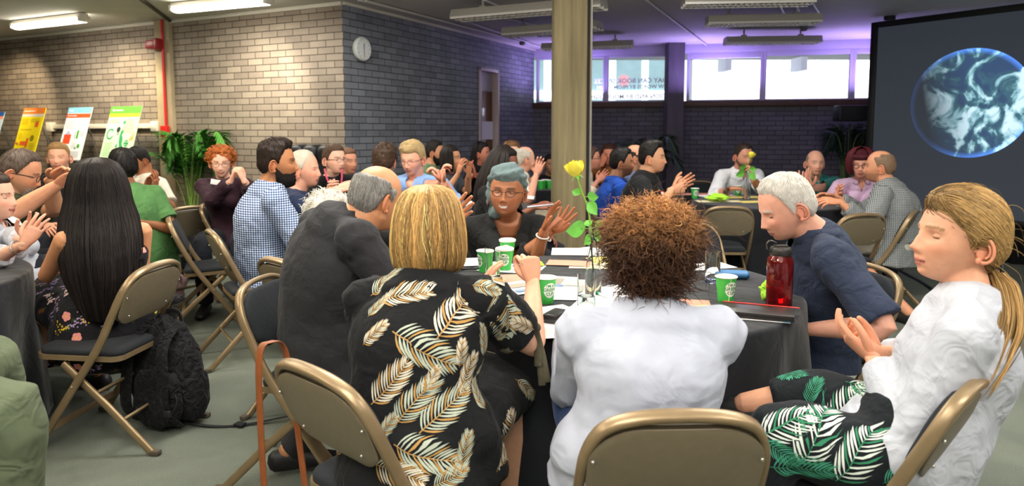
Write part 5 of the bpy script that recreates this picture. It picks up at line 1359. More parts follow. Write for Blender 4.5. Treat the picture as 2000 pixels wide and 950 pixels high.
    for sd in 'LR':
        h = g(sd) or {}; S, E, W = arms[sd]
        fd = np.array(h.get('f', nrm(W - E) * .6 + F * .4 + np.array([0, 0, -.1])), float); inw = Rs * (-1 if sd == 'R' else 1)
        pn = h.get('n', np.array([0, 0, -1.0]) * .8 + inw * .5)
        if not h.get('hide'):
            hand(out, W, fd, pn, sd, s * (0.92 if fem else 1.0), h.get('curl', .35), h.get('spread', .1), h.get('thumb', 0), skin * [1.03, .93, .9], curls=h.get('curls'))
    sm = mat('skin', None, .48, attr=True, sss=.12, spec=.4, vary=.05, vscale=45, bump=.06, bscale=220)
    bo = out.build('body', sm, root, color=True)
    for e in eyes: e.build('eye', [mat('eye_white', 'e6e0da', .25), mat('eye_iris_' + g('iris', '2e2018'), g('iris', '2e2018'), .15)], root)
    # ---- hair
    if hr and not hr.get('none'):
        col = hr['col']; hm = mat('hair_' + col + str(hr.get('buzz', '')), col, .6, vary=.30, vscale=70, stretch=(1, 1, .35), bump=.7, bscale=160, spec=.3)
        if hr.get('T', .012) > 0 and not hr.get('cap'):
            th = hair_thick(HP, hr); Nn = dd
            nz = np.array([noise.noise(Vector(p) * hr.get('nf', 55)) for p in HP]) * hr.get('nz', .25) + np.array([noise.noise(Vector(p) * 22 + Vector((7, 1, 2))) for p in HP]) * hr.get('nz', .25)
            HV = HP + Nn * np.where(th > .0008, th * (1 + nz), -.006)[:, None]
            wv = hr.get('wave', 0)
            keep = [f for f in ff if max(th[f]) > .0004]
            hbm = MB(); hbm.add(HV, keep); bb = BVHTree.FromPolygons([tuple(p) for p in HV], keep)
            mb = MB(); idx = sorted({i for f in keep for i in f}); mp_ = {a: b for b, a in enumerate(idx)}
            mb.add(HV[idx], [[mp_[i] for i in f] for f in keep], 0, np.array(lin(col)) * .8)
            n_ = hr.get('n', 0)
            if n_:
                cand = [i for i in range(len(HP)) if th[i] > .003]; ps, ds = [], []
                for _ in range(n_):
                    i = rnd.choice(cand); p = HV[i] + Nn[i] * .0005; v = HP[i] - np.array([0, -.035, .115]); tt = hr.get('flow')
                    dr = v - Nn[i] * np.dot(v, Nn[i]) if tt is None else np.array(tt, float)
                    dr = nrm(nrm(dr) + np.array([rnd.gauss(0, .25), rnd.gauss(0, .25), rnd.gauss(0, .2) - .15])); ps.append(p); ds.append(dr)
                strands(mb, bb, ps, ds, hr.get('L', .03), hr.get('r', .0009), rnd, hcol(col, hr.get('var', .28), rnd), lift=hr.get('lift', .0015), curl=hr.get('curl', .0))
            mb.xf(MH); mb.build('hair', [hairmat()] if n_ else [hm], root, color=True)
    if g('beard'):
        bd = g('beard'); a0 = np.degrees(np.arctan2(np.abs(HP[:, 0]), HP[:, 1])); zz = HP[:, 2]
        lip = (np.abs(HP[:, 0]) < .022) & (np.abs(zz + .069) < .0085)
        top_ = np.interp(a0, [0, 15, 30, 60, 85, 95], [-.053, -.053, -.060, -.058, -.030, -.004]); th = bd.get('T', .012) * sst(-.004, .022, top_ - zz) * (a0 < bd.get('a1', 93)) * (1 - lip) 
        HV = HP + dd * np.where(th > .0006, th, -.005)[:, None] + np.array([0, 0, -1]) * (th * bd.get('drop', .5))[:, None]
        keep = [f for f in ff if max(th[f]) > .0004]; idx = sorted({i for f in keep for i in f}); mp_ = {a: b for b, a in enumerate(idx)}
        mb = MB(); mb.add(HV[idx], [[mp_[i] for i in f] for f in keep]); mb.xf(MH); mb.build('beard', mat('hair_' + bd['col'], bd['col'], .7, vary=.3, vscale=120, bump=.8, bscale=200, spec=.2), root)
    # ---- glasses
    if g('glasses'):
        gc = g('glasses'); q = MB()
        for sg in (-1, 1):
            aa = np.linspace(0, 2 * math.pi, 25)[:-1]
            tube(q, [(sg * .032 + .0225 * math.cos(a), .1035 - .10 * (abs(sg * .032 + .0225 * math.cos(a)) ** 2) * 8 + .0, -.002 + .0165 * math.sin(a)) for a in aa], .0014 * g('gt', 1.0), n=6, closed=True)
            tube(q, [(sg * .054, .082, .004), (sg * .078, .03, .003), (sg * .081, -.012, -.002), (sg * .077, -.03, -.02)], .0016 * g('gt', 1.0), n=6)
        tube(q, [(-.0105, .1025, .002), (0, .106, .005), (.0105, .1025, .002)], .0013, n=6, sub=2); q.xf(MH)
        q.build('eyeglasses', mat('frame_' + gc, gc, .3, metal=.3), root)
    # ---- clothes
    top = g('top') or {}; tm = top.get('m') or cloth('shirt_white', 'e9eaee'); inf = top.get('inf', .012); sl = top.get('sleeve', .5); gv = max(.007, vox * 1.15)
    q = MB(); pts, rad = torso_rings(P, SC, NB, F, Rt, Rs, s, fem, bulk, belly, inf)
    if top.get('cut'):
        n_c = top['cut']; pts, rad = pts[:n_c], rad[:n_c]
        for sg in (-1, 1): tube(q, [pts[-1] - F * (rad[-1][1] - .01) + Rs * sg * .085, SC - F * .07 + Rs * sg * .10 + u * .02, SC + Rs * sg * .11 + u * .055, SC + F * .06 + Rs * sg * .10 + u * .01, pts[-1] + F * (rad[-1][1] - .01) + Rs * sg * .08], [(.022, .012)] * 5, n=12, sub=4, side=Rs)
    lowneck = top.get('low', 0.0)
    tube(q, pts, rad, n=32, side=Rs, sub=3)
    if not lowneck:
        tube(q, [SC, NB - u * .008 * s], [(nk * 1.9, nk * 1.3), (nk * 1.17 + .006, nk * 1.12 + .006)], n=20, side=Rs, cap='flat')
        for sd in 'LR': tube(q, [NB + u * .005 * s, NB * .45 + shr[sd] * .55 + u * .010 * s, shr[sd]], [nk * .80, .046 * s, (.050 * bulk + inf) * s], n=14, sub=3)
    elif not top.get('cut'):
        for sd in 'LR': tube(q, [NB * .40 + shr[sd] * .60 + u * .012 * s, shr[sd]], [.047 * s, (.046 * bulk + inf * .7) * s], n=14, sub=2)
    if fem and not top.get('flat'):
        for sg in (-1, 1): ball(q, P + (SC - P) * .72 + Fs * .085 * s * bulk + Rs * sg * .065 * s, (.062 * s * bulk,) * 3)
    cw = top.get('w', .012)
    for sd in 'LR':
        S, E, W = arms[sd]; rr = [x * s * ab + cw for x in armr]
        if sl <= .05: continue
        if sl <= .5:
            t_ = sl / .5; tube(q, [S, S + (E - S) * t_ * .5, S + (E - S) * t_], [rr[0] * 1.12, rr[1] * 1.12, rr[1] * 1.12 + .006], n=16, sub=3, cap='flat')
        else:
            t_ = (sl - .5) / .5; We = E + (W - E) * t_
            tube(q, [S, S * .5 + E * .5, E, E * .5 + We * .5, We], [rr[0] * 1.08, rr[1] * 1.08, rr[2] * 1.05, rr[3] * 1.1, rr[4] * 1.15 + (1 - t_) * .01], n=16, sub=3, cap='flat')
    if top.get('hem'):   # loose hem spreading over the lap and seat
        hm_ = top['hem']; tube(q, [P + np.array([0, 0, .10]), P + np.array([0, 0, -.02]) + F * .02, P + np.array([0, 0, -hm_]) + F * .03], [(.175 * s * bulk, .13 * s), (.20 * s * bulk, .165 * s), (.215 * s * bulk, .19 * s)], n=32, side=Rs, sub=3, cap='flat')
    bot = g('bottom') or {}; bm_ = bot.get('m') or cloth('trousers_dark', '22242b')
    if bot.get('kind') == 'dress': 
        kc = (knees['L'] + knees['R']) / 2
        tube(q, [P - Fl * .06, P * .5 + kc * .5, kc + Fl * .05, kc + Fl * .11 + np.array([0, 0, -.10]), kc + Fl * .08 + np.array([0, 0, -.30])], [(.19 * s, .115 * s), (.215 * s, .11 * s), (.215 * s, .095 * s), (.21 * s, .07), (.20 * s, .10)], n=28, side=Rl, sub=3)
        tube(q, [P + np.array([0, 0, .02]) - Fl * .02, P + np.array([0, 0, -bot.get('drop', .09)]) - Fl * .03], [(.20 * s, .17 * s), (.23 * s, .20 * s)], n=28, side=Rl)
    rm2 = remesh(q, gv, smooth=top.get('sm', 5)); displace(rm2, top.get('fold', .006), top.get('fs', 9), rnd.uniform(0, 50), top.get('fst', (1, 1, .55)))
    vn = top.get('vneck', (.075, .030) if top.get('collar') and top.get('open', 24) < 30 else None)
    if vn:
        Vg = rm2.V() - NB; ca, cb, cf_ = Vg @ Rs, Vg @ u, Vg @ Fs; dpt, hw = vn[0] * s, vn[1] * s
        ins = (cf_ > .0) & (cb > -dpt) & (np.abs(ca) < hw * np.clip((cb + dpt) / dpt, 0, 1.3)); 
        k2 = [i for i, f in enumerate(rm2.f) if not all(ins[j] for j in f)]; rm2.f = [rm2.f[i] for i in k2]; rm2.m = [rm2.m[i] for i in k2]
    tn = top.get('name', 'shirt'); deco = top.get('deco')
    if deco: tmats = deco(rm2, tm, dict(P=P, F=F, Rs=Rs, SC=SC, NB=NB, arms=arms, D=D)); 
    else: tmats = tm
    to = rm2.build(tn, tmats, root)
    if top.get('collar'):
        cm = top.get('cm', tm); q = MB(); aa = np.linspace(R(60), R(480), 26) - R(90) if True else None
        op = top.get('open', 24); aa = np.radians(np.linspace(90 + op, 450 - op, 30)); ch = top['collar'] * s
        V = []
        for a in aa:
            cs, sn = math.cos(a), math.sin(a); f_ = max(0, sn)
            for (ro, zo) in ((1.06, .008), (1.10, .012 + ch * .55), (1.16, .012 + ch * .95), (1.34, .010 + ch * .45), (1.48, -.004)):
                V.append(NB + Rs * cs * nk * ro * 1.12 + Fs * sn * nk * ro * 1.05 + u * (zo * 1.0 - f_ * .020) * 1.0 + Fs * f_ * .012)
        n5 = 5; F_ = [[i * n5 + j, i * n5 + j + 1, (i + 1) * n5 + j + 1, (i + 1) * n5 + j] for i in range(len(aa) - 1) for j in range(n5 - 1)]
        q.add(V, F_); co = q.build('collar', cm, root); sd_ = co.modifiers.new('t', 'SOLIDIFY'); sd_.thickness = .003
    # trousers / skirt
    if bot.get('kind') != 'dress':
        q = MB(); bl = bot.get('len', 1.0); bi = bot.get('inf', .014)
        tube(q, [P + np.array([0, 0, .09]), P, P + np.array([0, 0, -.02]) + Fl * .03], [(.155 * s * bulk + .004, .11 * s), (.178 * s * bulk, .125 * s), (.17 * s, .10 * s)], n=24, side=Rl, sub=2)
        for sd, sg in (('L', -1), ('R', 1)):
            hp = P + Rl * sg * .085 * s; kn = knees[sd]; an = ft[sd]; en = kn + (an - kn) * bl
            if bl > .12: tube(q, [hp, hp * .5 + kn * .5, kn, kn * .5 + en * .5, en], [(.088 * s + bi) * bot.get('tw', 1), (.078 * s + bi) * bot.get('tw', 1), (.062 * s + bi), (.053 * s + bi), .042 * s + bi], n=16, sub=3, cap='flat')
            else: tube(q, [hp, hp * .5 + kn * .5, kn * .93 + hp * .07], [.088 * s + bi, .078 * s + bi, .064 * s + bi], n=16, sub=3, cap='flat')
        r3 = remesh(q, bot.get('vox', .013), smooth=4); displace(r3, .006, 8, rnd.uniform(0, 50))
        dc = bot.get('deco'); r3.build(bot.get('name', 'trousers'), dc(r3, bm_, dict(P=P, F=F, Rs=Rs, knees=knees, D=D)) if dc else bm_, root)
    for sd in 'LR':
        an = ft[sd]; q = MB(); hd = g('footdir'); fdv = Fl if hd is None else np.array([-math.sin(R(hd)), math.cos(R(hd)), 0])
        base = np.array([an[0], an[1], max(.0, an[2] - .085)])
        tube(q, [base + [0, 0, .045] - fdv * .045, base + [0, 0, .05] + fdv * .03, base + [0, 0, .035] + fdv * .12, base + [0, 0, .028] + fdv * .185], [(.034, .045), (.036, .05), (.044, .035), (.036, .024)], n=16, side=np.cross(fdv, [0, 0, 1]), sub=2)
        V = q.V(); V[:, 2] = np.maximum(V[:, 2], base[2] + .004); q.v = [V]; q.build('shoe', g('shoem') or mat('shoe_black', '1d1c1e', .5), root)
    info = dict(root=root, A=MH, arms=arms, P=P, NB=NB, SC=SC, F=F, Rs=Rs, Fs=Fs, u=u, nk=nk, HP=HP, ff=ff, s=s, top=to, hl=hl, bvh=bvh0)
    return info

# ------------------------------------------------------------------ long hair styles (head-local axes: X right, Y face, Z up)
def fall(info, prof, phi0, phi1, N, col, r=.0011, jit=.006, shell=.95, oy=-.005, seed=1, var=.25, wave=.0, part=0.0, tipj=.03, name='hair', shellcol=.75, nside=3, clump=0, sides=(-1, 1), zface=None):
    """prof: [(z, rx, ry), ...] from crown to tips; hair hangs on azimuths phi0..phi1 degrees from the face on both sides"""
    rnd = random.Random(seed); Z = np.array([p[0] for p in prof]); RX = np.array([p[1] for p in prof]); RY = np.array([p[2] for p in prof]); n = len(prof); q = MB(); cf = hcol(col, var, rnd)
    T = np.arange(n); 
    def pos(t, phi, sc, dz=0.0):
        z = np.interp(t, T, Z); rx = np.interp(t, T, RX) * sc; ry = np.interp(t, T, RY) * sc
        return np.array([rx * math.sin(phi), oy + ry * math.cos(phi), z + dz])
    m = 40; K = (n - 1) * 3; base = np.array(lin(col)) * shellcol
    a0, a1 = R(phi0), 2 * math.pi - R(phi0)
    V = []; 
    for k in range(K + 1):
        for j in range(m + 1): V.append(pos(k * (n - 1) / K, a0 + (a1 - a0) * j / m, shell))
    q.add(V, [[k * (m + 1) + j, k * (m + 1) + j + 1, (k + 1) * (m + 1) + j + 1, (k + 1) * (m + 1) + j] for k in range(K) for j in range(m)], 0, base)
    q.add(np.array(V) * [.93, .93, 1], [[(k + 1) * (m + 1) + j, (k + 1) * (m + 1) + j + 1, k * (m + 1) + j + 1, k * (m + 1) + j] for k in range(K) for j in range(m)], 0, base * .6)
    cl = [(rnd.uniform(a0, a1), rnd.gauss(0, .3), hcol(col, var * 1.3, rnd)()) for _ in range(max(1, clump))]
    for i in range(N):
        if clump:
            c_ = cl[rnd.randrange(len(cl))]; phi = min(max(c_[0] + rnd.gauss(0, .05), a0), a1); c = c_[2] * math.exp(rnd.gauss(0, .12)); ph2 = c_[1]
        else: phi = rnd.uniform(a0, a1); c = cf(); ph2 = rnd.gauss(0, .3)
        lay = rnd.random() ** .5; sc = 1 - .07 * (1 - lay) + rnd.gauss(0, .008); t1 = (n - 1) * (1 - rnd.random() ** 3 * tipj * 4) ; t0 = rnd.uniform(.0, .5 if rnd.random() < .7 else n * .4)
        pts = []; S_ = 2 * n + 2
        for k in range(S_ + 1):
            t = t0 + (t1 - t0) * k / S_; f = k / S_
            p = pos(t, phi + ph2 * .25 * f + wave * math.sin(f * 9 + i), sc + jit * math.sin(i * 1.7 + f * 5) * f)
            pts.append(p + np.array([0, 0, -.004 * rnd.random() * (f > .9)]))
        rr = [r * (1 if k < S_ * .7 else 1 - .75 * (k / S_ - .7) / .3) for k in range(S_ + 1)]
        tube(q, pts, rr, n=nside, cap='none', col=np.clip(c, 0, 1))
    q.xf(info['A']); return q.build(name, hairmat(), info['root'], color=True)

def curls(info, centre, rad, N, colf, L=(.04, .07), cr=(.006, .012), turns=2.2, r=.0011, seed=2, core=None, corecol='3a2418', thmax=180, zmin=-1, name='hair', up=.0, seg=16):
    rnd = random.Random(seed); q = MB(); c = np.array(centre); ra = np.array(rad)
    if core: 
        b = MB(); ball(b, (0, 0, 0), 1, n=40, k=28); V = b.V(); V = np.array([v * (1 + .10 * noise.noise(Vector(v) * 4)) for v in V]) * ra * core + c
        q.add(V, b.f, 0, lin(corecol))
    for i in range(N):
        while True:
            d = nrm([rnd.gauss(0, 1), rnd.gauss(0, 1), rnd.gauss(0, 1)])
            if d[2] > zmin and not (d[1] > .62 and d[2] < .45): break
        p0 = c + d * ra * rnd.uniform(.78, .98); dr = nrm(d + np.array([rnd.gauss(0, .5), rnd.gauss(0, .5), rnd.gauss(0, .5) + up])); l = rnd.uniform(*L); cc = rnd.uniform(*cr)
        a = nrm(np.cross(dr, [.3, .5, .8])); b2 = np.cross(dr, a); pts = []; tn = turns * rnd.uniform(.5, 1.3); p_ = rnd.uniform(0, 6.28); bend = nrm([rnd.gauss(0, 1), rnd.gauss(0, 1), -.6]) * l * .35
        for k in range(seg):
            f = k / (seg - 1); w_ = cc * min(1, f * 3 + .2)
            pts.append(p0 + dr * l * f + bend * f * f + a * w_ * math.cos(tn * 6.28 * f + p_) + b2 * w_ * math.sin(tn * 6.28 * f + p_))
        tube(q, pts, [r] * (seg - 3) + [r * .8, r * .6, r * .3], n=3, cap='none', col=colf(p0, rnd))
    q.xf(info['A']); return q.build(name, hairmat(), info['root'], color=True)

# ------------------------------------------------------------------ printed patterns: shapes pressed onto the cloth surface
def leaf_shape(L, np_=15, w=.30, curve=.0):
    """list of 2D strips (left pts, right pts) forming a palm leaf along +u"""
    out = []; n = 8
    out.append(([(L * i / n, .004 * L * 2 + curve * L * math.sin(i / n * 2.2)) for i in range(n + 1)], [(L * i / n, -.004 * L * 2 + curve * L * math.sin(i / n * 2.2)) for i in range(n + 1)], 1))
    for i in range(np_):
        f = .06 + .9 * i / np_; 
        for s_ in (-1, 1):
            l = L * w * 1.25 * math.sin(math.pi * min(1, .24 + .70 * f)) ** .8 * (1.05 - .15 * ((i * 7) % 3) / 2); a = R(66 - 30 * f)
            b = np.array([L * f, curve * L * math.sin(f * 2.2)]); A1, B1 = [], []
            for k in range(5):
                t = k / 4; aa = a * (1 - .30 * t); p = b + np.array([math.cos(aa), s_ * math.sin(aa)]) * l * t; nn = np.array([-math.sin(aa), s_ * math.cos(aa)]); wd = L * .0155 * math.sin(math.pi * (t * .85 + .1)) * (1 if k < 4 else 0)
                A1.append(p + nn * wd); B1.append(p - nn * wd)
            out.append((A1, B1, 0 if (i + (s_ > 0)) % 4 else 1))
    return out
def press(mb, bvh, c, no, ang_dir, strips, m0, m1, off=.0016):
    U = nrm(ang_dir - no * np.dot(ang_dir, no)); Vv = np.cross(no, U); V, F, Mi = [], [], []
    for (A1, B1, mi) in strips:
        o = len(V); k = len(A1)
        for p in list(A1) + list(B1):
            w_ = c + U * p[0] + Vv * p[1]; co, n2, _, _ = bvh.find_nearest(Vector(w_))
            if co is None: return
            if np.dot(np.array(n2), no) < -.2: n2 = Vector(no)
            V.append(np.array(co) + np.array(n2) * (off + .0003 * mi))
        for j in range(k - 1): F.append([o + j, o + k + j, o + k + j + 1, o + j + 1]); Mi.append(m1 if mi else m0)
    # drop stretched faces that jumped across a fold
    n0 = mb.n; V = np.array(V); mb.v.append(V); mb.c.append(np.ones((len(V), 3))); mb.n += len(V)
    for f, mi in zip(F, Mi):
        q = V[f]; 
        if max(np.linalg.norm(q[0] - q[1]), np.linalg.norm(q[0] - q[3]), np.linalg.norm(q[1] - q[2])) < .05: mb.f.append([i + n0 for i in f]); mb.m.append(mi)
def img_dir(deg): return np.array([math.cos(R(deg)), 0, math.sin(R(deg))])
def leaf_deco(spots, mats3, scale_D, seed=3, nrand=40, Lr=(.07, .15), ranges=None, w=.30, np_=15):
    def f(rm, base, ctx):
        V = rm.V(); bvh = BVHTree.FromPolygons([tuple(p) for p in V], rm.f); rnd = random.Random(seed); used_ = []
        N_ = rm.N
        def put(c, no, d, L, k):
            st = leaf_shape(L, np_, w, curve=rnd.uniform(-.12, .12)); press(rm, bvh, c - d * 0, no, d, st, 1 + k, 2); used_.append(c)
        for (px, py, a, Lp) in spots:
            o = Vector((0, 0, CAMZ)); d = ray(px, py).normalized(); h = bvh.ray_cast(o, d)
            if h[0] is None: continue
            L = Lp / FX * h[0].y; dd = img_dir(a); start = np.array(h[0]) - dd * L * .5
            co, n2, _, _ = bvh.find_nearest(Vector(start)); put(np.array(co), np.array(h[1]), dd, L, 0 if rnd.random() < .6 else 2)
            used_.append(np.array(h[0]))
        tries = 0
        while nrand and tries < 1500 and len(used_) < len(spots) * 2 + nrand:
            tries += 1; i = rnd.randrange(len(V)); c = V[i]
            if min(np.linalg.norm(np.array(used_) - c, axis=1)) < .085: continue
            no = N_[i]; d = nrm(np.cross(no, [rnd.gauss(0, 1), rnd.gauss(0, 1), rnd.gauss(0, 1)])); put(c, no, d, rnd.uniform(*Lr), 0 if rnd.random() < .6 else 2)
        return [base] + mats3
    return f
def disc_strips(cx, cy, r, n=6):
    A1 = [(cx + r * math.cos(math.pi * i / n), cy + r * math.sin(math.pi * i / n)) for i in range(n + 1)]; B1 = [(x, 2 * cy - y) for x, y in A1]; return (A1, B1, 0)
def flower_deco(mats, n=190, seed=8, spots=()):
    def f(rm, base, ctx):
        V = rm.V(); bvh = BVHTree.FromPolygons([tuple(p) for p in V], rm.f); rnd = random.Random(seed); used_ = [np.zeros(3)]; N_ = rm.N; items = []
        for (px, py, kind) in spots:
            h = bvh.ray_cast(Vector((0, 0, CAMZ)), ray(px, py).normalized())
            if h[0] is not None: items.append((np.array(h[0]), np.array(h[1]), kind)); used_.append(np.array(h[0]))
        t = 0
        while len(items) < n + len(spots) and t < 3000:
            t += 1; i = rnd.randrange(len(V)); c = V[i]
            if min(np.linalg.norm(np.array(used_) - c, axis=1)) < .042: continue
            used_.append(c); items.append((c, N_[i], rnd.choice('pyvvwo')))
        for c, no, kind in items:
            d = nrm(np.cross(no, [rnd.gauss(0, 1), rnd.gauss(0, 1), rnd.gauss(0, 1)])); st = []
            if kind == 'p':      # open pink flower
                for k in range(5): a = k * 1.257; st.append(disc_strips(.012 * math.cos(a), .012 * math.sin(a), .0115))
                press(rm, bvh, c, no, d, st, 1, 1); press(rm, bvh, c, no, d, [disc_strips(0, 0, .005)], 2, 2, .0024)
            elif kind in 'yv':   # spike of small blossoms
                for k in range(26): x = rnd.uniform(-.035, .04); st.append(disc_strips(x, rnd.gauss(0, .011 * (1.1 - x / .05)), rnd.uniform(.0028, .0048), 4))
                press(rm, bvh, c, no, d, st, 2 if kind == 'y' else 3, 1)
            elif kind == 'w':    # pale many petalled cluster
                for k in range(16): a = rnd.uniform(0, 6.28); q_ = rnd.uniform(.004, .024); st.append(disc_strips(q_ * math.cos(a), q_ * math.sin(a), .0055, 4))
                press(rm, bvh, c, no, d, st, 4, 1)
            else:
                press(rm, bvh, c, no, d, leaf_shape(.05, 4, .35), 5, 5)
            press(rm, bvh, c + d * .03, no, nrm(d + np.cross(no, d) * .5), leaf_shape(.03, 3, .4), 6, 6)
        return [base] + mats
    return f

def clap(px, py, Y, yaw, up=.8, fwd=.5, gap=.022, curl=.22, spread=.12, side=0.0, px2=None, **k):
    C = np.array(at(px, py, Y)); a = R(yaw); F = np.array([-math.sin(a), math.cos(a), 0]); Rt = np.array([math.cos(a), math.sin(a), 0])
    f = nrm(F * fwd + np.array([0, 0, up]) + Rt * side)
    return dict(R=dict(W=C - f * .09 + Rt * (gap + .012), f=f - Rt * .12, n=-Rt + F * .1, curl=curl, spread=spread, thumb=.2, **k), L=dict(W=C - f * .10 - Rt * (gap + .012), f=f + Rt * .12, n=Rt + F * .1, curl=curl, spread=spread, thumb=.2, **k))

# ------------------------------------------------------------------ cloths
BLACKK = cloth('black_knit', '191919'); GINGHAM = check_cloth('gingham_blue', 'e6ebf2', '1f2c4c', .0135, .5, crot=R(-20), cmid='6f86ae')
GREYCH = check_cloth('grey_micro_check', 'a3a6a4', '45494a', .012, .5, crot=R(20), cmid='74787a')
SUIT = cloth('charcoal_suit', '2e2e31', bump=.25, vary=.04); WHT_S = cloth('white_cotton', 'bfc2cb', bump=.45, bscale=14, vary=.02); WHT_J = cloth('white_jacket_cloth', 'b6bac8', bump=.3, bscale=9, vary=.015)
DENIM = cloth('blue_denim', '2c3f63', vary=.18); NAVY = cloth('navy_pique', '2b3346'); DTR = cloth('trousers_dark', '20222a')

# ---- A: blonde bob woman with her back to us
LM = [mat('print_cream', 'e4dbc6', .85), mat('print_gold', 'b58a4c', .85), mat('print_sage', 'b9c0ad', .85)]
spA = [(790, 575, 12, 105), (880, 600, 62, 150), (830, 672, -22, 150), (733, 655, 35, 70), (758, 745, 52, 125), (812, 785, 52, 120), (870, 812, 40, 140), (745, 548, 68, 90), (985, 620, -62, 105), (1010, 690, 12, 90),
       (915, 745, 48, 90), (835, 885, -14, 145), (905, 895, 60, 90), (985, 850, 72, 150), (945, 665, 92, 70), (935, 775, 88, 70), (760, 838, 55, 70), (770, 930, -24, 120), (905, 690, 70, 60), (735, 600, 80, 60), (840, 740, 60, 60), (950, 560, -10, 60), (880, 935, 20, 90), (980, 925, 60, 90)]
A = person('woman seen from behind with blonde bob and black dress printed with palm leaves', 838, 452, 1.96, -14, vox=.0055, fem=1, skin='e0ab8c', hyaw=-8, hips=(-.27, 1.82), bulk=1.20, sw=1.12, tyaw=-8, noear=1,
    top=dict(m=cloth('black_crepe', '131416', bump=.3), inf=.020, sleeve=.33, w=.030, low=.5, hem=.10, fold=.009, deco=leaf_deco(spA, LM, 1.7, nrand=26, Lr=(.09, .16)), name='dress'), bottom=dict(kind='dress', m=None),
    R=dict(w=(1040, 552, 2.22), f=(-.12, .15, 1), n=(-.35, 1, 0), pole=(.35, -.4, -1), curl=1.25, thumb=.9), L=dict(w=(944, 592, 2.26), f=(.12, .2, 1), n=(1, .5, .1), curl=.3, pole=(-.5, -.2, -1)), shR=.02, armr=1.08, legdir=-22)
fall(A, [(.140, .004, .004), (.136, .040, .040), (.120, .072, .074), (.085, .094, .098), (.04, .106, .110), (-.01, .112, .115), (-.055, .113, .110), (-.095, .107, .098), (-.112, .092, .078)], 42, 180, 3400, 'b08a54', r=.0011, clump=170, var=.42, seed=4, tipj=.05, wave=.05, shellcol=.5)
# necklace and tied sleeve ribbon
q = MB(); aa = np.linspace(0, 2 * math.pi, 33)[:-1]; tube(q, [A['NB'] + A['Rs'] * math.cos(a) * .078 + A['Fs'] * (math.sin(a) * .075 + .01) - np.array([0, 0, .012 + .02 * max(0, math.sin(a))]) for a in aa], .0035, n=6, closed=True); q.build('necklace', mat('necklace_bead', 'd8c0a0', .4), A['root'])
q = MB(); S_, E_, W_ = A['arms']['R']; p_ = S_ + (E_ - S_) * .72
for dx, dz in ((.025, -.16), (.04, -.15), (.012, -.10)): tube(q, [p_ + [.045, .0, .02], p_ + [.05 + dx * .5, .0, dz * .5], p_ + [.045 + dx, -.01, dz]], [(.012, .003)] * 3, n=8, sub=3)
ball(q, p_ + [.05, 0, .015], .016, n=10, k=8); q.build('sleeve_ribbon', cloth('ribbon_print', '55503f', vary=.5), A['root'])

# ---- B: balding man in charcoal suit
B = person('balding grey haired man in charcoal suit turned toward the table', 735, 388, 2.55, -72, vox=.0055, skin='c98e66', hyaw=-42, pitch=-14, hips=(-.74, 2.60), nl=.085, nbk=.125, s=1.05, bulk=1.10, sw=1.10, belly=.03, tyaw=-55, iris='2a1a10', fat=.4, ankleL=(-.92, 2.62, .10),
    hair=dict(col='8d8a86', T=.009, Ts=.007, bald=.060, front=.09, n=900, L=.028, var=.35, nape=-.085, backrise=.9, lift=.0012, flow=(0, .1, -1)), brow='555555',
    top=dict(m=SUIT, inf=.024, sleeve=.97, w=.020, collar=.045, fold=.007, hem=.16, name='suit_jacket', open=30), bottom=dict(m=SUIT), R=dict(w=(850, 560, 2.65), f=(.9, .5, .1), pole=(.4, -.5, -1)), L=dict(w=(868, 436, 2.95), f=(.7, .1, .55), n=(.1, -.9, .2), curl=.3, pole=(-.2, .2, -1)))
# ---- C: curly haired woman in white jacket
C = person('curly ginger haired woman in white jacket seen from behind', 1268, 502, 1.80, 0, vox=.0055, fem=1, skin='b9825c', hyaw=-4, hips=(.335, 1.70), bulk=1.12, sw=1.07, s=1.02, noear=1, hair=dict(col='4a2f20', T=.016, Ts=.012, nape=-.10, front=.07, n=500, L=.05, flow=(0, -.2, 1)),
    top=dict(m=WHT_J, inf=.030, sleeve=.95, w=.022, fold=.009, hem=.06, collar=.0, name='jacket'), bottom=dict(m=DENIM), R=dict(W=(.46, 2.12, .79), f=(-.6, .8, 0), n=(0, 0, -1), pole=(.15, -.2, -1)), L=dict(W=(.20, 2.13, .79), f=(.6, .8, 0), n=(0, 0, -1), pole=(-.15, -.2, -1)))
q = MB(); V = []; nc = 40
for i in range(nc + 1):
    a = R(90 + 28 + (360 - 56) * i / nc); f_ = max(0, -math.sin(a))
    for (ro, zo) in ((1.12, -.006), (1.20, .030), (1.26, .036 + .01 * f_), (1.75 + .25 * f_, .012 - .012 * f_), (2.05 + .65 * f_, -.004 - .030 * f_)):
        V.append(C['NB'] + C['Rs'] * math.cos(a) * C['nk'] * ro * 1.15 + C['Fs'] * math.sin(a) * C['nk'] * ro * (1 - .08 * f_) + C['u'] * (zo - .012))
q.add(V, [[i * 5 + j, i * 5 + j + 1, (i + 1) * 5 + j + 1, (i + 1) * 5 + j] for i in range(nc) for j in range(4)]); o = q.build('collar', WHT_J, C['root']); sd = o.modifiers.new('t', 'SOLIDIFY'); sd.thickness = .004; ss = o.modifiers.new('s', 'SUBSURF'); ss.levels = ss.render_levels = 1
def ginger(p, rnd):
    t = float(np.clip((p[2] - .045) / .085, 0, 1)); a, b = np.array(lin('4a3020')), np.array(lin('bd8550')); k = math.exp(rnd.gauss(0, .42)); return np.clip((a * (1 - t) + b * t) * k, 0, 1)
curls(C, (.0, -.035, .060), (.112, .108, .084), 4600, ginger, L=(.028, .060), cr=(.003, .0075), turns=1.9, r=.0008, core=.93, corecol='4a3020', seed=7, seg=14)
def brownc(p, rnd): return np.clip(np.array(lin('4b2f1e')) * math.exp(rnd.gauss(0, .35)), 0, 1)
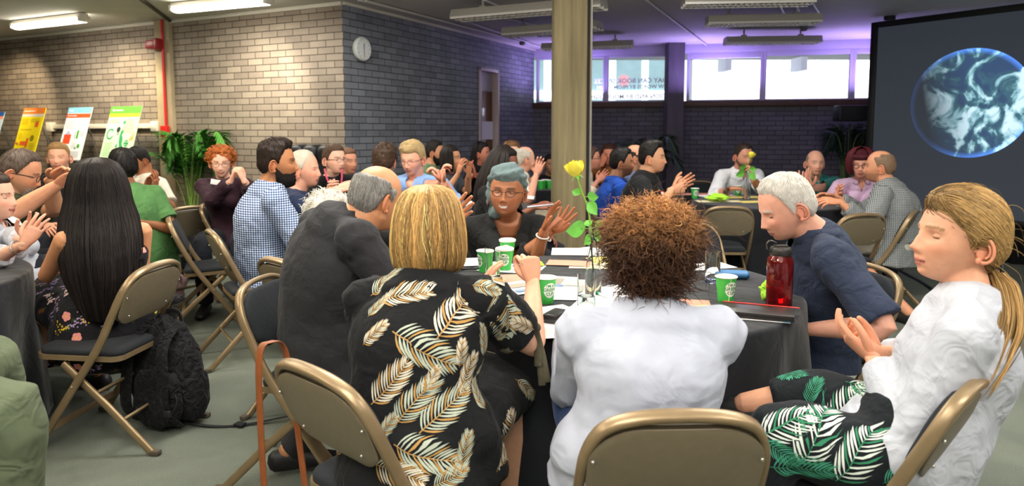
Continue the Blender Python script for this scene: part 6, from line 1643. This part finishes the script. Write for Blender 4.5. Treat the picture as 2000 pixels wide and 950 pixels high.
o_ = curls(C, (0, -.028, -.022), (.094, .100, .088), 2400, brownc, L=(.03, .06), cr=(.003, .007), turns=1.2, r=.0010, core=.90, corecol='3a2418', seed=9, up=.8, name='hair_back')
curls(C, (.0, -.035, .05), (.14, .12, .10), 150, brownc, L=(.05, .10), cr=(.008, .016), turns=1.3, r=.0007, seed=11, name='flyaway_hair')

# ---- D: ponytail woman at the right
spD = [(1530, 830, 25, 120), (1600, 850, 58, 150), (1560, 905, 15, 120), (1680, 905, 50, 150), (1640, 800, 65, 110), (1520, 880, -30, 80), (1700, 720, 30, 80), (1620, 700, 30, 80), (1760, 930, 30, 80), (1585, 760, 80, 60)]
LT = [mat('print_white_leaf', 'dfe8dc', .85), mat('print_green_leaf', '2c7a56', .85), mat('print_teal_leaf', '3f9277', .85)]
kL, kR = np.array(at(1520, 850, 1.72)), np.array(at(1600, 775, 1.98))
Dp = person('woman with blonde ponytail in white blouse seen in profile at the right edge', 1872, 466, 1.78, 52, vox=.0042, fem=1, skin='dea382', hyaw=88, pitch=7, hips=(1.06, 1.74), s=1.05, bulk=1.02, tyaw=58, sw=1.08, lips='c4776a', lid=-.001, brow='8a6a44', iris='3a4a50', nose=1.12, jaw=.95,
    hair=dict(col='8a6c44', T=.020, Ts=.015, front=.066, burn=-.02, nape=-.07, n=0, temple=.016), top=dict(m=WHT_S, inf=.024, sleeve=.93, w=.020, low=.4, hem=.16, fold=.011, fs=7, fst=(1.3, 1.3, .4), flat=1, name='blouse'),
    bottom=dict(m=cloth('black_viscose', '14181c'), len=.62, inf=.022, deco=leaf_deco(spD, LT, 1.7, nrand=14, Lr=(.12, .2), w=.34, np_=13), vox=.011), L=dict(w=(1705, 700, 1.86), f=(-.45, .55, .4), n=(0, .6, .7), curl=.3, pole=(-.35, -.4, -1)), R=dict(w=(1722, 690, 1.98), f=(-.8, -.1, .35), n=(.1, -.6, .7), curl=.35, pole=(0, .6, -1)),
    kneeL=kL, kneeR=kR, ankleR=np.array(at(1455, 790, 2.04)), ankleL=(.60, 1.78, .09), armr=1.02)
def ponytail(info, tie, col, N1, N2, path, spread, seed=5):
    rnd = random.Random(seed); HPp = info['HP']; st = dict(T=.020, Ts=.015, front=.066, burn=-.02, nape=-.07, temple=.016); th = hair_thick(HPp, st); nn = SPH_D if len(HPp) == len(SPH_D) else SPL_D
    HV = HPp + nn * np.maximum(th, 0)[:, None]; bv = BVHTree.FromPolygons([tuple(p) for p in HV], info['ff']); cand = [i for i in range(len(HPp)) if th[i] > .0012]; q = MB(); tie = np.array(tie); cf = hcol(col, .42, rnd); cl = {}
    for _ in range(N1):
        i = rnd.choice(cand); p = HV[i]; Q = [p.copy()]; n_ = 12; key = (int(math.atan2(p[0], p[2]) * 14), int(p[1] * 40)); c = cl.setdefault(key, cf()) * math.exp(rnd.gauss(0, .18)); of = rnd.uniform(.0008, .004)
        for k in range(1, n_ + 1):
            f = k / n_; t_ = p * (1 - f) + tie * f; t_ = t_ + nrm(t_ - np.array([0, -.01, .0])) * .05 * math.sin(math.pi * f); co, no, _, _ = bv.find_nearest(Vector(t_)); Q.append(np.array(co) + np.array(no) * of * (1 - .2 * f))
        tube(q, Q, .0009, n=3, cap='none', col=np.clip(c, 0, 1))
    P_ = catmull([tie] + [np.array(p) for p in path], 6); cl2 = [(rnd.gauss(0, 1), rnd.gauss(0, 1), cf()) for _ in range(26)]
    for _ in range(N2):
        gx, gy, c = cl2[rnd.randrange(26)]; gx, gy = gx + rnd.gauss(0, .3), gy + rnd.gauss(0, .3); l_ = int(len(P_) * rnd.uniform(.75, 1.0)); Q = []
        for k in range(l_):
            f = k / (len(P_) - 1); sp = np.interp(f, [0, .15, .5, 1], spread); Q.append(P_[k] + np.array([gx, gy, 0]) * sp * .55 + np.array([.003 * math.sin(f * 7 + gx * 3), .005 * math.sin(f * 6 + gy * 4), 0]))
        tube(q, Q, [.0013] * (len(Q) - 3) + [.001, .0007, .0003], n=3, cap='none', col=np.clip(c * math.exp(rnd.gauss(0, .15)), 0, 1))
    for _ in range(60):  # loose wisps
        i = rnd.choice(cand); p = HV[i]; d = nrm(p - [0, 0, -.02]); Q = [p, p + d * .012 + [0, -.01, -.005], p + d * .018 + [0, -.03, -.02], p + d * .012 + [0, -.05, -.05]]; tube(q, Q, [.0006, .0005, .0004, .0002], n=3, cap='none', col=cf(), sub=3)
    q.xf(info['A']); q.build('ponytail_hair', hairmat(), info['root'], color=True)
    q = MB(); tube(q, [tie + np.array([.018 * math.cos(a), 0, .018 * math.sin(a)]) + np.array([0, -.006, 0]) for a in np.linspace(0, 2 * math.pi, 17)[:-1]], .005, n=8, closed=True); q.xf(info['A']); q.build('hair_tie', mat('hair_tie_black', '1a1a1c', .6), info['root'])
ponytail(Dp, (-.010, -.098, -.068), '9c7c4c', 4200, 620, [(-.05, -.104, -.10), (-.12, -.080, -.16), (-.175, -.035, -.23), (-.20, .0, -.30), (-.205, .02, -.35)], [.010, .022, .028, .010])

# ---- E: white haired man in navy polo, looking down
E = person('white haired elderly man in navy polo looking down at the table', 1536, 404, 2.62, 82, vox=.0045, skin='d99f88', hyaw=92, pitch=-24, hips=(1.32, 2.80), s=1.06, bulk=1.06, belly=.05, tyaw=78, jaw=1.0, nose=1.15, fat=.5, brow='cfc6bb', lid=-.003, lips='b8766c', nbk=.10, nl=.125,
    hair=dict(col='e8e3da', T=.012, Ts=.008, front=.080, burn=-.02, n=1500, L=.026, var=.10, nape=-.08), top=dict(m=NAVY, inf=.022, sleeve=.46, w=.024, collar=.042, hem=.10, fold=.009), bottom=dict(m=cloth('navy_trousers', '1f2840')),
    L=dict(W=(1.10, 2.44, .66), f=(-.5, .6, -.3), n=(0, 0, -1), pole=(.15, -.5, -1)), R=dict(w=(1560, 590, 2.85), f=(-.9, .1, -.1), n=(0, 0, -1), pole=(.3, .5, -1)))
# ---- F: woman with a teal headwrap
TEALW = cloth('teal_wrap', '5c6c6d', bump=.6, bscale=16)
Fw = person('smiling woman with teal headwrap and glasses clapping across the table', 990, 375, 3.62, 168, vox=.0052, fem=1, skin='955f40', hyaw=172, pitch=2, roll=-3, s=1.12, bulk=1.2, sw=1.05, lid=.0005, hips=(-.10, 3.93), glasses='2b2523', gt=1.2, smile=16, teeth=1, lips='9a5248', fat=1.0, jaw=1.15, iris='1a100c',
    top=dict(m=BLACKK, sleeve=.72, w=.02, inf=.018, hem=.06, fold=.008, low=.3, vneck=(.14, .06), name='jumper'), bottom=dict(m=BLACKK), tyaw=185,
    L=dict(w=(1062, 452, 3.42), f=(.35, -.05, 1), n=(.9, -.3, 0), curl=.15, spread=.2, pole=(-.2, .1, -1)), R=dict(w=(1075, 455, 3.46), f=(.75, .1, .8), n=(-.6, -.6, .4), curl=.1, spread=.25, pole=(-.4, .1, -1)))
q = MB(); th = hair_thick(Fw['HP'], dict(T=.028, Ts=.020, front=.052, burn=.03, nape=-.09)); nn = SPH_D if len(Fw['HP']) == len(SPH_D) else SPL_D; fold_ = np.array([.0045 * math.sin(v[2] * 190 + v[0] * 60 + 6 * v[1]) for v in Fw['HP']])
HV = Fw['HP'] + nn * np.where(th > .0008, th + fold_ * (th > .01), -.008)[:, None]; keep = [f for f in Fw['ff'] if max(th[f]) > .0004]; idx = sorted({i for f in keep for i in f}); mp_ = {a: b for b, a in enumerate(idx)}; q.add(HV[idx], [[mp_[i] for i in f] for f in keep])
b_ = MB(); ball(b_, (.062, -.065, -.010), (.050, .075, .105), n=28, k=20); Vb = b_.V(); Vb += np.array([[0.005 * math.sin(v[2] * 140 + v[1] * 50), 0, 0] for v in Vb]); q.add(Vb, b_.f); ball(q, (.055, -.02, -.105), (.035, .035, .035), n=18, k=12)
q.xf(Fw['A']); q.build('headwrap', TEALW, Fw['root'])
q = MB()
for sg in (-1, 1): lathe(q, [(0, -.003), (.014, -.003), (.016, 0), (.014, .003), (0, .003)], n=20)
q.xf(Fw['A'] @ Matrix.Translation((.088, 0, -.065)) @ Matrix.Rotation(1.57, 4, 'Y')); q.build('earring', mat('wood_earring', '8a4f38', .4), Fw['root'])
S_, E_, W_ = Fw['arms']['L']; 
for sd in 'LR':
    S_, E_, W_ = Fw['arms'][sd]; d_ = nrm(W_ - E_); a_ = nrm(np.cross(d_, [0, 1, 0])); b_ = np.cross(d_, a_); q = MB(); tube(q, [W_ - d_ * .03 + a_ * .033 * math.cos(t) + b_ * .028 * math.sin(t) for t in np.linspace(0, 6.2832, 21)[:-1]], .004, n=6, closed=True); q.build('bracelet', mat('pearl', 'e8e4dc', .3), Fw['root'])
_p = pen(1068, 408, .14, R(10), mat('pen_silver', 'a9adba', .3, metal=.5), 'silver pen held between the fingers of the headwrap woman')
_p.location = at(1058, 402, 3.36); _p.location = at(1058, 402, 3.36); _p.rotation_euler = (0, R(-6), 0)

# ---- floral dress woman at left
FM = [mat('flower_pink', 'dc8a86', .85), mat('flower_yellow', 'd3b01f', .85), mat('flower_lilac', '9a83ad', .85), mat('flower_cream', 'e0c3bf', .85), mat('flower_orange', 'c9772c', .85), mat('flower_leaf', '5d7a2c', .85)]
G1 = person('woman with waist length black hair in black floral dress seen from behind', 192, 372, 3.12, 55, vox=.006, fem=1, skin='c98d66', hyaw=32, hips=(-1.98, 3.17), s=1.08, bulk=1.0, sw=1.0, noear=1,
    top=dict(m=cloth('black_floral_ground', '141317', bump=.3), inf=.016, sleeve=.0, low=.4, cut=5, hem=.10, fold=.008, name='dress', deco=flower_deco(FM, spots=[(270, 480, 'v'), (250, 540, 'y'), (150, 660, 'p'), (130, 690, 'p'), (110, 600, 'v'), (215, 630, 'v'), (120, 640, 'y'), (195, 690, 'w'), (100, 540, 'y'), (235, 600, 'v'), (280, 470, 'p'), (230, 560, 'v')])), bottom=dict(kind='dress'),
    R=dict(w=(190, 560, 3.35), pole=(.5, -.1, -1)), L=dict(w=(105, 525, 3.35), pole=(-.6, -.1, -1)))
fall(G1, [(.144, .004, .004), (.140, .04, .04), (.118, .080, .082), (.075, .105, .110), (.02, .120, .120), (-.05, .130, .130), (-.12, .150, .155), (-.20, .160, .200), (-.28, .160, .225), (-.36, .150, .235), (-.43, .130, .235), (-.49, .11, .235), (-.53, .09, .23)], 62, 180, 2400, '17110f', r=.0015, clump=110, var=.5, seed=12, tipj=.08, wave=.03, oy=-.004, shellcol=.9)
# ---- green trousers person, only the knees in view
OLV = cloth('olive_trousers', '59624c', bump=.6, bscale=11, vary=.1)
H1 = person('person in olive green trousers with only the knees in frame at bottom left', -330, 330, 1.75, -60, vox=.010, skin='d9a184', hips=(-1.62, 1.55), hipz=.56, legdir=-80, top=dict(m=cloth('grey_shirt', '6a6d72'), sleeve=.9), bottom=dict(m=OLV, inf=.026, vox=.009), hair=dict(col='4a3a2c', T=.012),
    kneeL=(-1.28, 1.62, .70), kneeR=(-1.60, 1.98, .70), ankleL=(-1.33, 1.66, .20), ankleR=(-1.66, 2.03, .09), L=dict(W=(-1.9, 1.7, .80)), R=dict(W=(-1.9, 1.8, .80)), footdir=-70)
# ---- white shirt woman cut by left edge
H2 = person('woman in white shirt clapping, cut by the left edge of the photo', -14, 386, 3.42, -78, vox=.006, fem=1, skin='e2ad94', hips=(-2.72, 3.68), hyaw=-82, hair=dict(col='3a2a22', T=.016, n=300), smile=14, **clap(76, 442, 3.12, -75, up=.9, fwd=.55, side=-.1), top=dict(m=WHT_S, sleeve=.72, w=.02, inf=.02, collar=.03, hem=.05), bottom=dict(m=DTR), legdir=-60)
q = MB(); S_, E_, W_ = H2['arms']['R']; d_ = nrm(W_ - E_); a_ = nrm(np.cross(d_, [0, 1, 0])); b_ = np.cross(d_, a_); tube(q, [W_ - d_ * .05 + a_ * .034 * math.cos(t) + b_ * .030 * math.sin(t) for t in np.linspace(0, 6.2832, 21)[:-1]], .003, n=6, closed=True); q.build('bracelet', mat('silver_bangle', 'c9ccd0', .2, metal=.9), H2['root'])
# ---- olive shirt man, left
H3 = person('man in olive t-shirt and black glasses raising his arm, far left', 38, 337, 4.15, -68, s=1.16, vox=.006, skin='cf9675', hyaw=-72, pitch=-20, fat=.7, hair=dict(col='5a4c43', T=.010, Ts=.007, n=700, L=.022, front=.082), glasses='1d1c1e', gt=1.5, stubble='8a7a6c', stubk=.35, beard=dict(col='8a8078', T=.007, drop=.6, a1=32), tyaw=-60, bulk=1.12,
    top=dict(m=cloth('olive_tee', '3b4230'), sleeve=.42, w=.02, inf=.018), R=dict(w=(112, 362, 3.75), f=(.6, 0, .35), n=(.2, -.5, -.8), curl=.25, pole=(-.1, -.9, -.5)), L=dict(w=(100, 350, 4.05), f=(.7, -.1, .4), n=(.2, -.5, -.8), curl=.35, pole=(.1, .5, -.8)), armr=1.12)
# ---- the rest of the room
P_ = person
sweet = dict(bottom=dict(m=DTR))
P_('young man with cropped blond hair in white shirt under black top, far left', 115, 308, 5.5, -150, vox=.007, skin='e3a88c', smile=10, hair=dict(col='b08a5a', T=.012, Ts=.004, quiff=.012, n=350, L=.022), hyaw=-158, top=dict(m=cloth('black_tee', '1c1c1f'), sleeve=.45), s=.98)
G4 = P_('woman in green t-shirt with black hair tied back, seen from behind', 240, 326, 4.6, 48, vox=.007, fem=1, skin='8e5a3c', s=1.0, tyaw=40, hips=(-2.55, 4.62), hair=dict(col='15110f', T=.016, Ts=.012, n=500, L=.05, front=.07, nape=-.10), top=dict(m=cloth('green_tee', '4f7a47'), sleeve=.36, w=.02, inf=.018, hem=.05), R=dict(w=(262, 432, 4.45), f=(-.8, .3, 0), pole=(.6, -.2, -1)), L=dict(w=(215, 425, 4.7)))
P_('dark haired man in white t-shirt looking down and clapping, beside the palm', 270, 314, 6.0, 150, skin='a36d4c', pitch=-26, hair=dict(col='14110f', T=.016, Ts=.008), top=dict(m=cloth('ivory_tee', 'ddd8c8'), sleeve=.4, w=.02), sw=1.05, **clap(300, 350, 5.65, 170, up=.9, fwd=.1, side=-.3), hips=(-3.28, 6.05))
def redc(p, rnd): return np.clip(np.array(lin('b06228')) * math.exp(rnd.gauss(0, .3)), 0, 1)
RH = P_('redhead woman in maroon blazer and glasses clasping her hands', 432, 317, 5.2, -168, vox=.007, fem=1, skin='eebba2', hyaw=-160, pitch=-8, smile=14, hair=dict(col='a85c26', T=.012), glasses='5a3a2a', top=dict(m=cloth('maroon_blazer', '35202a'), sleeve=.92, w=.018, inf=.02, hem=.08, name='blazer'), hips=(-2.30, 5.42), R=dict(w=(452, 352, 4.95), f=(.35, 0, 1), n=(.9, .2, 0), curl=.8, pole=(-.7, 0, -1)), L=dict(w=(476, 352, 4.95), f=(-.35, 0, 1), n=(-.9, .2, 0), curl=.8, pole=(.7, 0, -1)), brow='a0622e')
curls(RH, (0, -.012, .045), (.100, .105, .085), 420, redc, L=(.02, .035), cr=(.008, .012), turns=1.2, r=.003, core=.92, corecol='a85c26', seed=5, seg=9)
q = MB(); tq = at(421, 356, 5.05); rbox(q, (tq.x, tq.y, tq.z), (.07, .004, .04), rot=(0, .2, .2), bev=.001); q.build('name_badge', PAPER, RH['root'], auto=30)
PL = P_('bearded man in blue gingham shirt seen from behind left', 541, 318, 4.15, -66, vox=.0052, skin='a8714c', hyaw=-76, hips=(-1.55, 4.14), s=1.12, bulk=1.08, sw=1.02, tyaw=-58, hair=dict(col='2a1d15', T=.022, Ts=.006, quiff=.010, n=900, L=.035, var=.3, front=.078, nape=-.07), beard=dict(col='17110e', T=.016, drop=.8), brow='1d1410',
    top=dict(m=GINGHAM, sleeve=.9, w=.022, inf=.022, collar=.035, hem=.12, fold=.009), bottom=dict(m=DENIM), R=dict(w=(606, 440, 4.25), f=(.9, .2, 0), pole=(.4, -.6, -1)), L=dict(w=(640, 420, 4.4), pole=(-.2, .3, -1)))
P_('man with cropped white hair in navy t-shirt behind the gingham shirt man', 592, 331, 4.65, -88, vox=.007, skin='e3a68c', s=1.10, hair=dict(col='cfc6b4', T=.005, Ts=.004, n=300, L=.012, front=.085), top=dict(m=cloth('navy_tee', '28324c'), sleeve=.42, w=.02), sw=1.05, R=dict(w=(655, 372, 4.5), f=(.9, .1, .3), pole=(.2, -.5, -1)), L=dict(w=(665, 372, 4.8), f=(.9, .1, .3), pole=(.2, .5, -1)), tyaw=-70)
def whitec(p, rnd): return np.clip(np.array(lin('ded8cb')) * math.exp(rnd.gauss(0, .12)), 0, 1)
WC = P_('woman with fluffy white curls almost hidden behind the grey suit man', 642, 425, 3.3, -60, vox=.008, fem=1, skin='e0ab94', pitch=-18, hips=(-1.0, 3.25), hair=dict(col='d9d3c6', T=.015), top=dict(m=cloth('pale_blue_top', '6f8fb8'), sleeve=.8))
curls(WC, (0, -.012, .03), (.105, .115, .105), 900, whitec, L=(.022, .04), cr=(.006, .011), turns=1.3, r=.0017, core=.95, corecol='cfc8ba', seed=15, seg=10)
LY = P_('woman with glasses, black cardigan and pink lanyard among the left group', 653, 312, 5.4, -135, vox=.007, fem=1, skin='ebb9a0', hyaw=-128, hair=dict(col='5b4433', T=.013, Ts=.012, n=400, L=.05, nape=-.09), glasses='4a4040', top=dict(m=cloth('black_cardigan', '1b1a1d'), sleeve=.9, low=.3, name='cardigan'), sw=1.05, bulk=1.1, hips=(-1.46, 5.68), legdir=-178, **clap(652, 364, 5.15, -150, up=.35, fwd=.6, curl=.6))
q = MB(); a_ = at(634, 330, 5.28); b_ = at(668, 330, 5.2); c_ = at(660, 380, 5.15); tube(q, [a_, at(640, 352, 5.17), c_], [(.008, .002)] * 3, n=6, sub=3); tube(q, [b_, at(667, 355, 5.13), c_], [(.008, .002)] * 3, n=6, sub=3); q.build('lanyard', mat('lanyard_pink', 'b23452', .6), LY['root'])
P_('man half hidden behind the woman with the pink lanyard', 679, 316, 6.1, -130, skin='cf9274', hair=dict(col='6a4c38', T=.013), top=dict(m=cloth('zigzag_grey', '77756c', vary=.3), sleeve=.45))
P_('person with brown tousled hair seen from the back above the bald man', 753, 315, 5.1, -12, vox=.007, skin='d59c7c', hair=dict(col='4e3a2b', T=.024, Ts=.014, n=900, L=.03, curl=.15, lift=.004, nz=.5), top=dict(m=cloth('teal_blue_top', '4a86a8'), sleeve=.45))
LB = P_('short haired blonde person in pale blue shirt smiling downward', 806, 311, 4.9, 172, vox=.007, skin='e7a98f', hyaw=160, pitch=-12, smile=12, hair=dict(col='c3a878', T=.024, Ts=.014, quiff=.008, n=700, L=.045, front=.06, flow=(.8, .2, .1)), glasses='6a5a50', top=dict(m=cloth('pale_blue_shirt', '86a6da'), sleeve=.7, collar=.035, w=.02), sw=1.05, hips=(-.72, 5.12),
   R=dict(w=(878, 356, 4.62), f=(-.3, 0, .9), n=(-1, 0, 0), curl=.7, pole=(.6, 0, -1)), L=dict(w=(868, 358, 4.60), f=(-.2, 0, .9), n=(1, 0, 0), curl=.7, pole=(.6, .2, -1)))
P_('bearded man with dark hair in sage green t-shirt by the brick wall', 850, 298, 7.0, -98, skin='c98f6d', hair=dict(col='1f1814', T=.014, Ts=.005), beard=dict(col='1c1512', T=.014, drop=.6), top=dict(m=cloth('sage_tee', '64805e'), sleeve=.4))
W14 = P_('dark haired woman in grey top clapping in front of the bearded man', 881, 311, 6.4, -120, vox=.008, fem=1, skin='c8906c', hyaw=-112, pitch=4, hair=dict(col='1d1512', T=.014), top=dict(m=cloth('charcoal_top', '4a4b52'), sleeve=.4), **clap(908, 322, 6.1, -140, up=1, fwd=.3, gap=.05), hips=(-.66, 6.5), legdir=-100, smile=10)
fall(W14, [(.14, .004, .004), (.125, .06, .06), (.07, .095, .10), (0, .105, .108), (-.07, .11, .10), (-.12, .10, .09)], 50, 180, 300, '1d1512', r=.003, seed=3, nside=3)
W15 = P_('woman with long dark hair and black sleeveless top near the door', 940, 300, 7.4, -105, fem=1, skin='c47f68', hair=dict(col='171313', T=.013), top=dict(m=cloth('black_vest', '17171a'), sleeve=.02, low=.5), **clap(921, 325, 7.0, -180, up=.9, fwd=.3))
fall(W15, [(.14, .004, .004), (.12, .07, .07), (.05, .098, .10), (-.05, .10, .12), (-.15, .10, .13), (-.25, .08, .14)], 100, 180, 200, '171313', r=.003, seed=4)
W16 = P_('woman with long dark locks in black top behind the headwrap woman', 985, 322, 4.7, -112, vox=.007, fem=1, skin='7a4b38', hyaw=-100, pitch=-8, hair=dict(col='18120f', T=.014), top=dict(m=BLACKK, sleeve=.55, w=.02), bulk=1.15, sw=1.15, hips=(-.12, 4.75), R=dict(w=(1045, 404, 4.35), f=(.9, -.1, .1), pole=(.1, -.6, -1)))
fall(W16, [(.14, .004, .004), (.125, .06, .06), (.08, .10, .10), (.02, .115, .125), (-.05, .125, .15), (-.12, .13, .17), (-.20, .13, .18), (-.30, .12, .18), (-.38, .10, .17)], 65, 180, 320, '1d1613', r=.0055, seed=6, nside=5, jit=.03, var=.35)
q = MB(); tq = at(1034, 386, 4.38); rbox(q, tuple(tq), (.065, .004, .022), rot=(0, .1, .2), bev=.001); q.build('name_badge', PAPER, W16['root'], auto=30)
W17 = P_('woman with light brown hair far behind the headwrap woman', 999, 300, 6.9, -165, fem=1, skin='e3b096', hair=dict(col='7a583a', T=.014), top=dict(m=cloth('dusk_top', '4a4a55'), sleeve=.8))
fall(W17, [(.14, .004, .004), (.12, .07, .07), (.05, .10, .10), (-.05, .11, .10), (-.15, .11, .10)], 55, 180, 160, '7a583a', r=.003, seed=5)
P_('older man with white hair and white shirt clapping left of the pillar', 1025, 311, 6.4, -80, vox=.008, skin='dba288', hyaw=-72, hair=dict(col='d6cfc0', T=.016, Ts=.012, n=300, L=.03, bald=.095, backrise=.3, front=.085), top=dict(m=cloth('cream_shirt', 'd9d3c2'), sleeve=.42, w=.022, collar=.03), bulk=1.1, **clap(1054, 322, 6.1, -100, up=1, fwd=.3), bottom=dict(m=cloth('stone_trousers', 'a89d88')))
P_('person in black with dark hair far away beside the pillar', 1076, 322, 8.4, -170, skin='a8785c', fem=1, hair=dict(col='121012', T=.02), top=dict(m=cloth('black_top_far', '121214'), sleeve=.9))
W20 = P_('woman with glasses and cream jacket just right of the concrete pillar', 1154, 310, 7.0, -95, fem=1, skin='c98a74', hair=dict(col='4a342a', T=.014, Ts=.014), glasses='3a2a2a', top=dict(m=cloth('cream_jacket', 'd8cdbb'), sleeve=.85, w=.02), **clap(1180, 342, 6.75, -100, up=.6, fwd=.6))
W21 = P_('woman in mustard brown cardigan holding a hand to her face', 1190, 304, 7.5, 165, fem=1, skin='b9765c', hair=dict(col='3a211a', T=.014), top=dict(m=cloth('mustard_cardigan', '7a4f25'), sleeve=.9, w=.02), L=dict(w=(1188, 345, 7.2)), R=dict(w=(1177, 320, 7.3), f=(.2, 0, 1), n=(.4, .8, 0), curl=.8, pole=(-1, 0, -.8)))
fall(W21, [(.14, .004, .004), (.12, .07, .07), (.05, .10, .10), (-.05, .11, .10), (-.18, .11, .10)], 55, 180, 160, '3a211a', r=.003, seed=8)
P_('man in royal blue polo shirt seen in profile by the pillar', 1214, 318, 5.6, -84, vox=.007, skin='b98262', hyaw=-94, s=.98, hair=dict(col='15110f', T=.014, Ts=.006, quiff=.012, n=250, L=.02, front=.078), stubble='3a2a20', top=dict(m=cloth('royal_polo', '1f4aa8'), sleeve=.42, w=.022, collar=.03), R=dict(w=(1270, 385, 5.4), f=(.9, 0, .1), pole=(.1, -.6, -1)))
P_('bald man partly hidden between the blue polo and black t-shirt men', 1240, 308, 6.2, -92, skin='cf9676', hair=dict(col='2a211c', T=.004, Ts=.003, bald=.05, front=.09), top=dict(m=cloth('dotted_shirt', '5a6684'), sleeve=.8, collar=.03))
BT = P_('man in black t-shirt with teal and orange emblem, hands clasped', 1273, 308, 5.2, -98, vox=.0065, skin='cf9a78', hyaw=-108, s=1.02, bulk=1.1, fat=.8, hair=dict(col='16120f', T=.016, Ts=.004, quiff=.012, n=500, L=.018, front=.078, flow=(0, .2, 1)), brow='1a1410', top=dict(m=cloth('black_tshirt', '1d1e20'), sleeve=.45, w=.024, inf=.020), hips=(1.02, 5.25), tyaw=-112, R=dict(w=(1312, 372, 4.95), f=(.9, 0, .2), n=(-.1, .9, 0), curl=.7, pole=(-.2, -.6, -1)), L=dict(w=(1318, 368, 5.02), f=(.9, 0, .5), n=(0, -.9, .2), curl=.3, pole=(0, .3, -1)), armr=1.1)
# chest emblem pressed on the black t-shirt
tv = BT['top'].data; M_ = BT['top'].matrix_world; off_ = np.array(BT['root'].location); Vt = np.array([v.co[:] for v in tv.vertices]) + off_; bt = BVHTree.FromPolygons([tuple(p) for p in Vt], [list(p.vertices) for p in tv.polygons]); em = MB()
h = bt.ray_cast(Vector((0, 0, CAMZ)), ray(1292, 377).normalized())
if h[0] is not None:
    c_ = np.array(h[0]); n_ = np.array(h[1])
    for k, (rr_, mi, of) in enumerate(((.085, 0, .002), (.062, 1, .0035), (.048, 2, .005), (.030, 1, .0065), (.014, 3, .008))): 
        st = [([(rr_ * math.cos(math.pi * i / 14), .9 * rr_ * math.sin(math.pi * i / 14)) for i in range(15)], [(rr_ * math.cos(math.pi * i / 14), -.55 * rr_ * math.sin(math.pi * i / 14)) for i in range(15)], 0)]; press(em, bt, c_ - np.array([0, 0, .012 * k * .4]), n_, np.array([1., 0, 0]), st, mi, mi, of)
    em.build('shirt_emblem', [mat('emblem_teal', '6fa89a', .7), mat('emblem_red', 'c7503c', .7), mat('emblem_dark', '23201f', .7), mat('emblem_white', 'e8e4da', .7)], BT['root'])
P_('bearded man in white shirt with the yellow rose before his face', 1452, 306, 6.9, -172, vox=.0075, skin='cf957a', hyaw=-165, pitch=-8, s=1.06, hair=dict(col='3a2d25', T=.014, Ts=.007, n=250, L=.02, front=.085), beard=dict(col='6a5040', T=.006), stubble='5a4436', top=dict(m=cloth('bright_white_shirt', 'eceef4'), sleeve=.72, w=.022, inf=.02, collar=.03), hips=(2.42, 7.22), R=dict(w=(1428, 368, 6.55), f=(.9, 0, 0), pole=(-.8, 0, -1)), L=dict(w=(1470, 350, 6.55), f=(-.1, 0, 1), n=(-.8, .4, 0), curl=.6, pole=(.6, 0, -1)))
P_('balding man in teal button shirt clapping at the far right table', 1592, 319, 6.6, 168, vox=.0075, skin='deA58c'.lower(), hyaw=172, s=1.06, hair=dict(col='8a7a6e', T=.005, Ts=.004, bald=.075, front=.095), top=dict(m=cloth('teal_shirt', '23706a'), sleeve=.72, w=.022, inf=.02, collar=.035), hips=(3.18, 6.85), R=dict(w=(1568, 372, 6.2), f=(-.2, 0, 1), n=(.7, .6, 0), curl=.15, spread=.2, pole=(-.6, 0, -1)), L=dict(w=(1563, 370, 6.12), f=(-.3, 0, 1), n=(.9, .2, 0), curl=.15, spread=.2, pole=(.8, 0, -1)))
W27 = P_('woman with plum red hair, glasses and pink patterned blouse', 1682, 321, 5.95, 160, vox=.0075, fem=1, skin='d89a82', hyaw=150, pitch=-6, s=1.06, hair=dict(col='4a1620', T=.014), glasses='1a1418', gt=1.6, top=dict(m=cloth('lilac_blouse', 'c9a9c6', vary=.25), sleeve=.5, w=.02, collar=.03), hips=(3.30, 6.15), **clap(1640, 375, 5.75, 165, up=.6, fwd=.5))
fall(W27, [(.15, .004, .004), (.138, .06, .06), (.09, .105, .11), (.03, .115, .12), (-.03, .112, .112), (-.08, .10, .095)], 38, 180, 420, '561a24', r=.003, seed=9, var=.4)
q = MB(); ball(q, (0, .075, .072), (.072, .035, .030), n=18, k=10); q.c = [np.tile(np.array(lin('561a24')), (len(q.v[0]), 1))]; q.xf(W27['A']); q.build('fringe', MATS['hair_4a1620'] if 'hair_4a1620' in MATS else hairmat(), W27['root'])
P_('man with cropped hair in grey checked shirt turned away by the screen', 1719, 326, 5.25, 66, vox=.0065, skin='cf9270', hyaw=58, s=1.06, bulk=1.15, sw=1.12, tyaw=48, hair=dict(col='8a6f58', T=.005, Ts=.004, bald=.092, backrise=.2, front=.09, n=500, L=.012), stubble='6a4a38', top=dict(m=GREYCH, sleeve=.88, w=.024, inf=.024, collar=.035, hem=.14, fold=.010), hips=(2.98, 5.10), L=dict(w=(1640, 395, 4.95), f=(-.9, .1, .1), pole=(0, -.4, -1)), R=dict(w=(1630, 385, 5.4), f=(-.9, .1, .2), pole=(-.2, .4, -1)), bottom=dict(m=cloth('pale_shorts', 'b9b4a8'), len=.1), ankleL=(2.88, 4.72, .09), footdir=20)
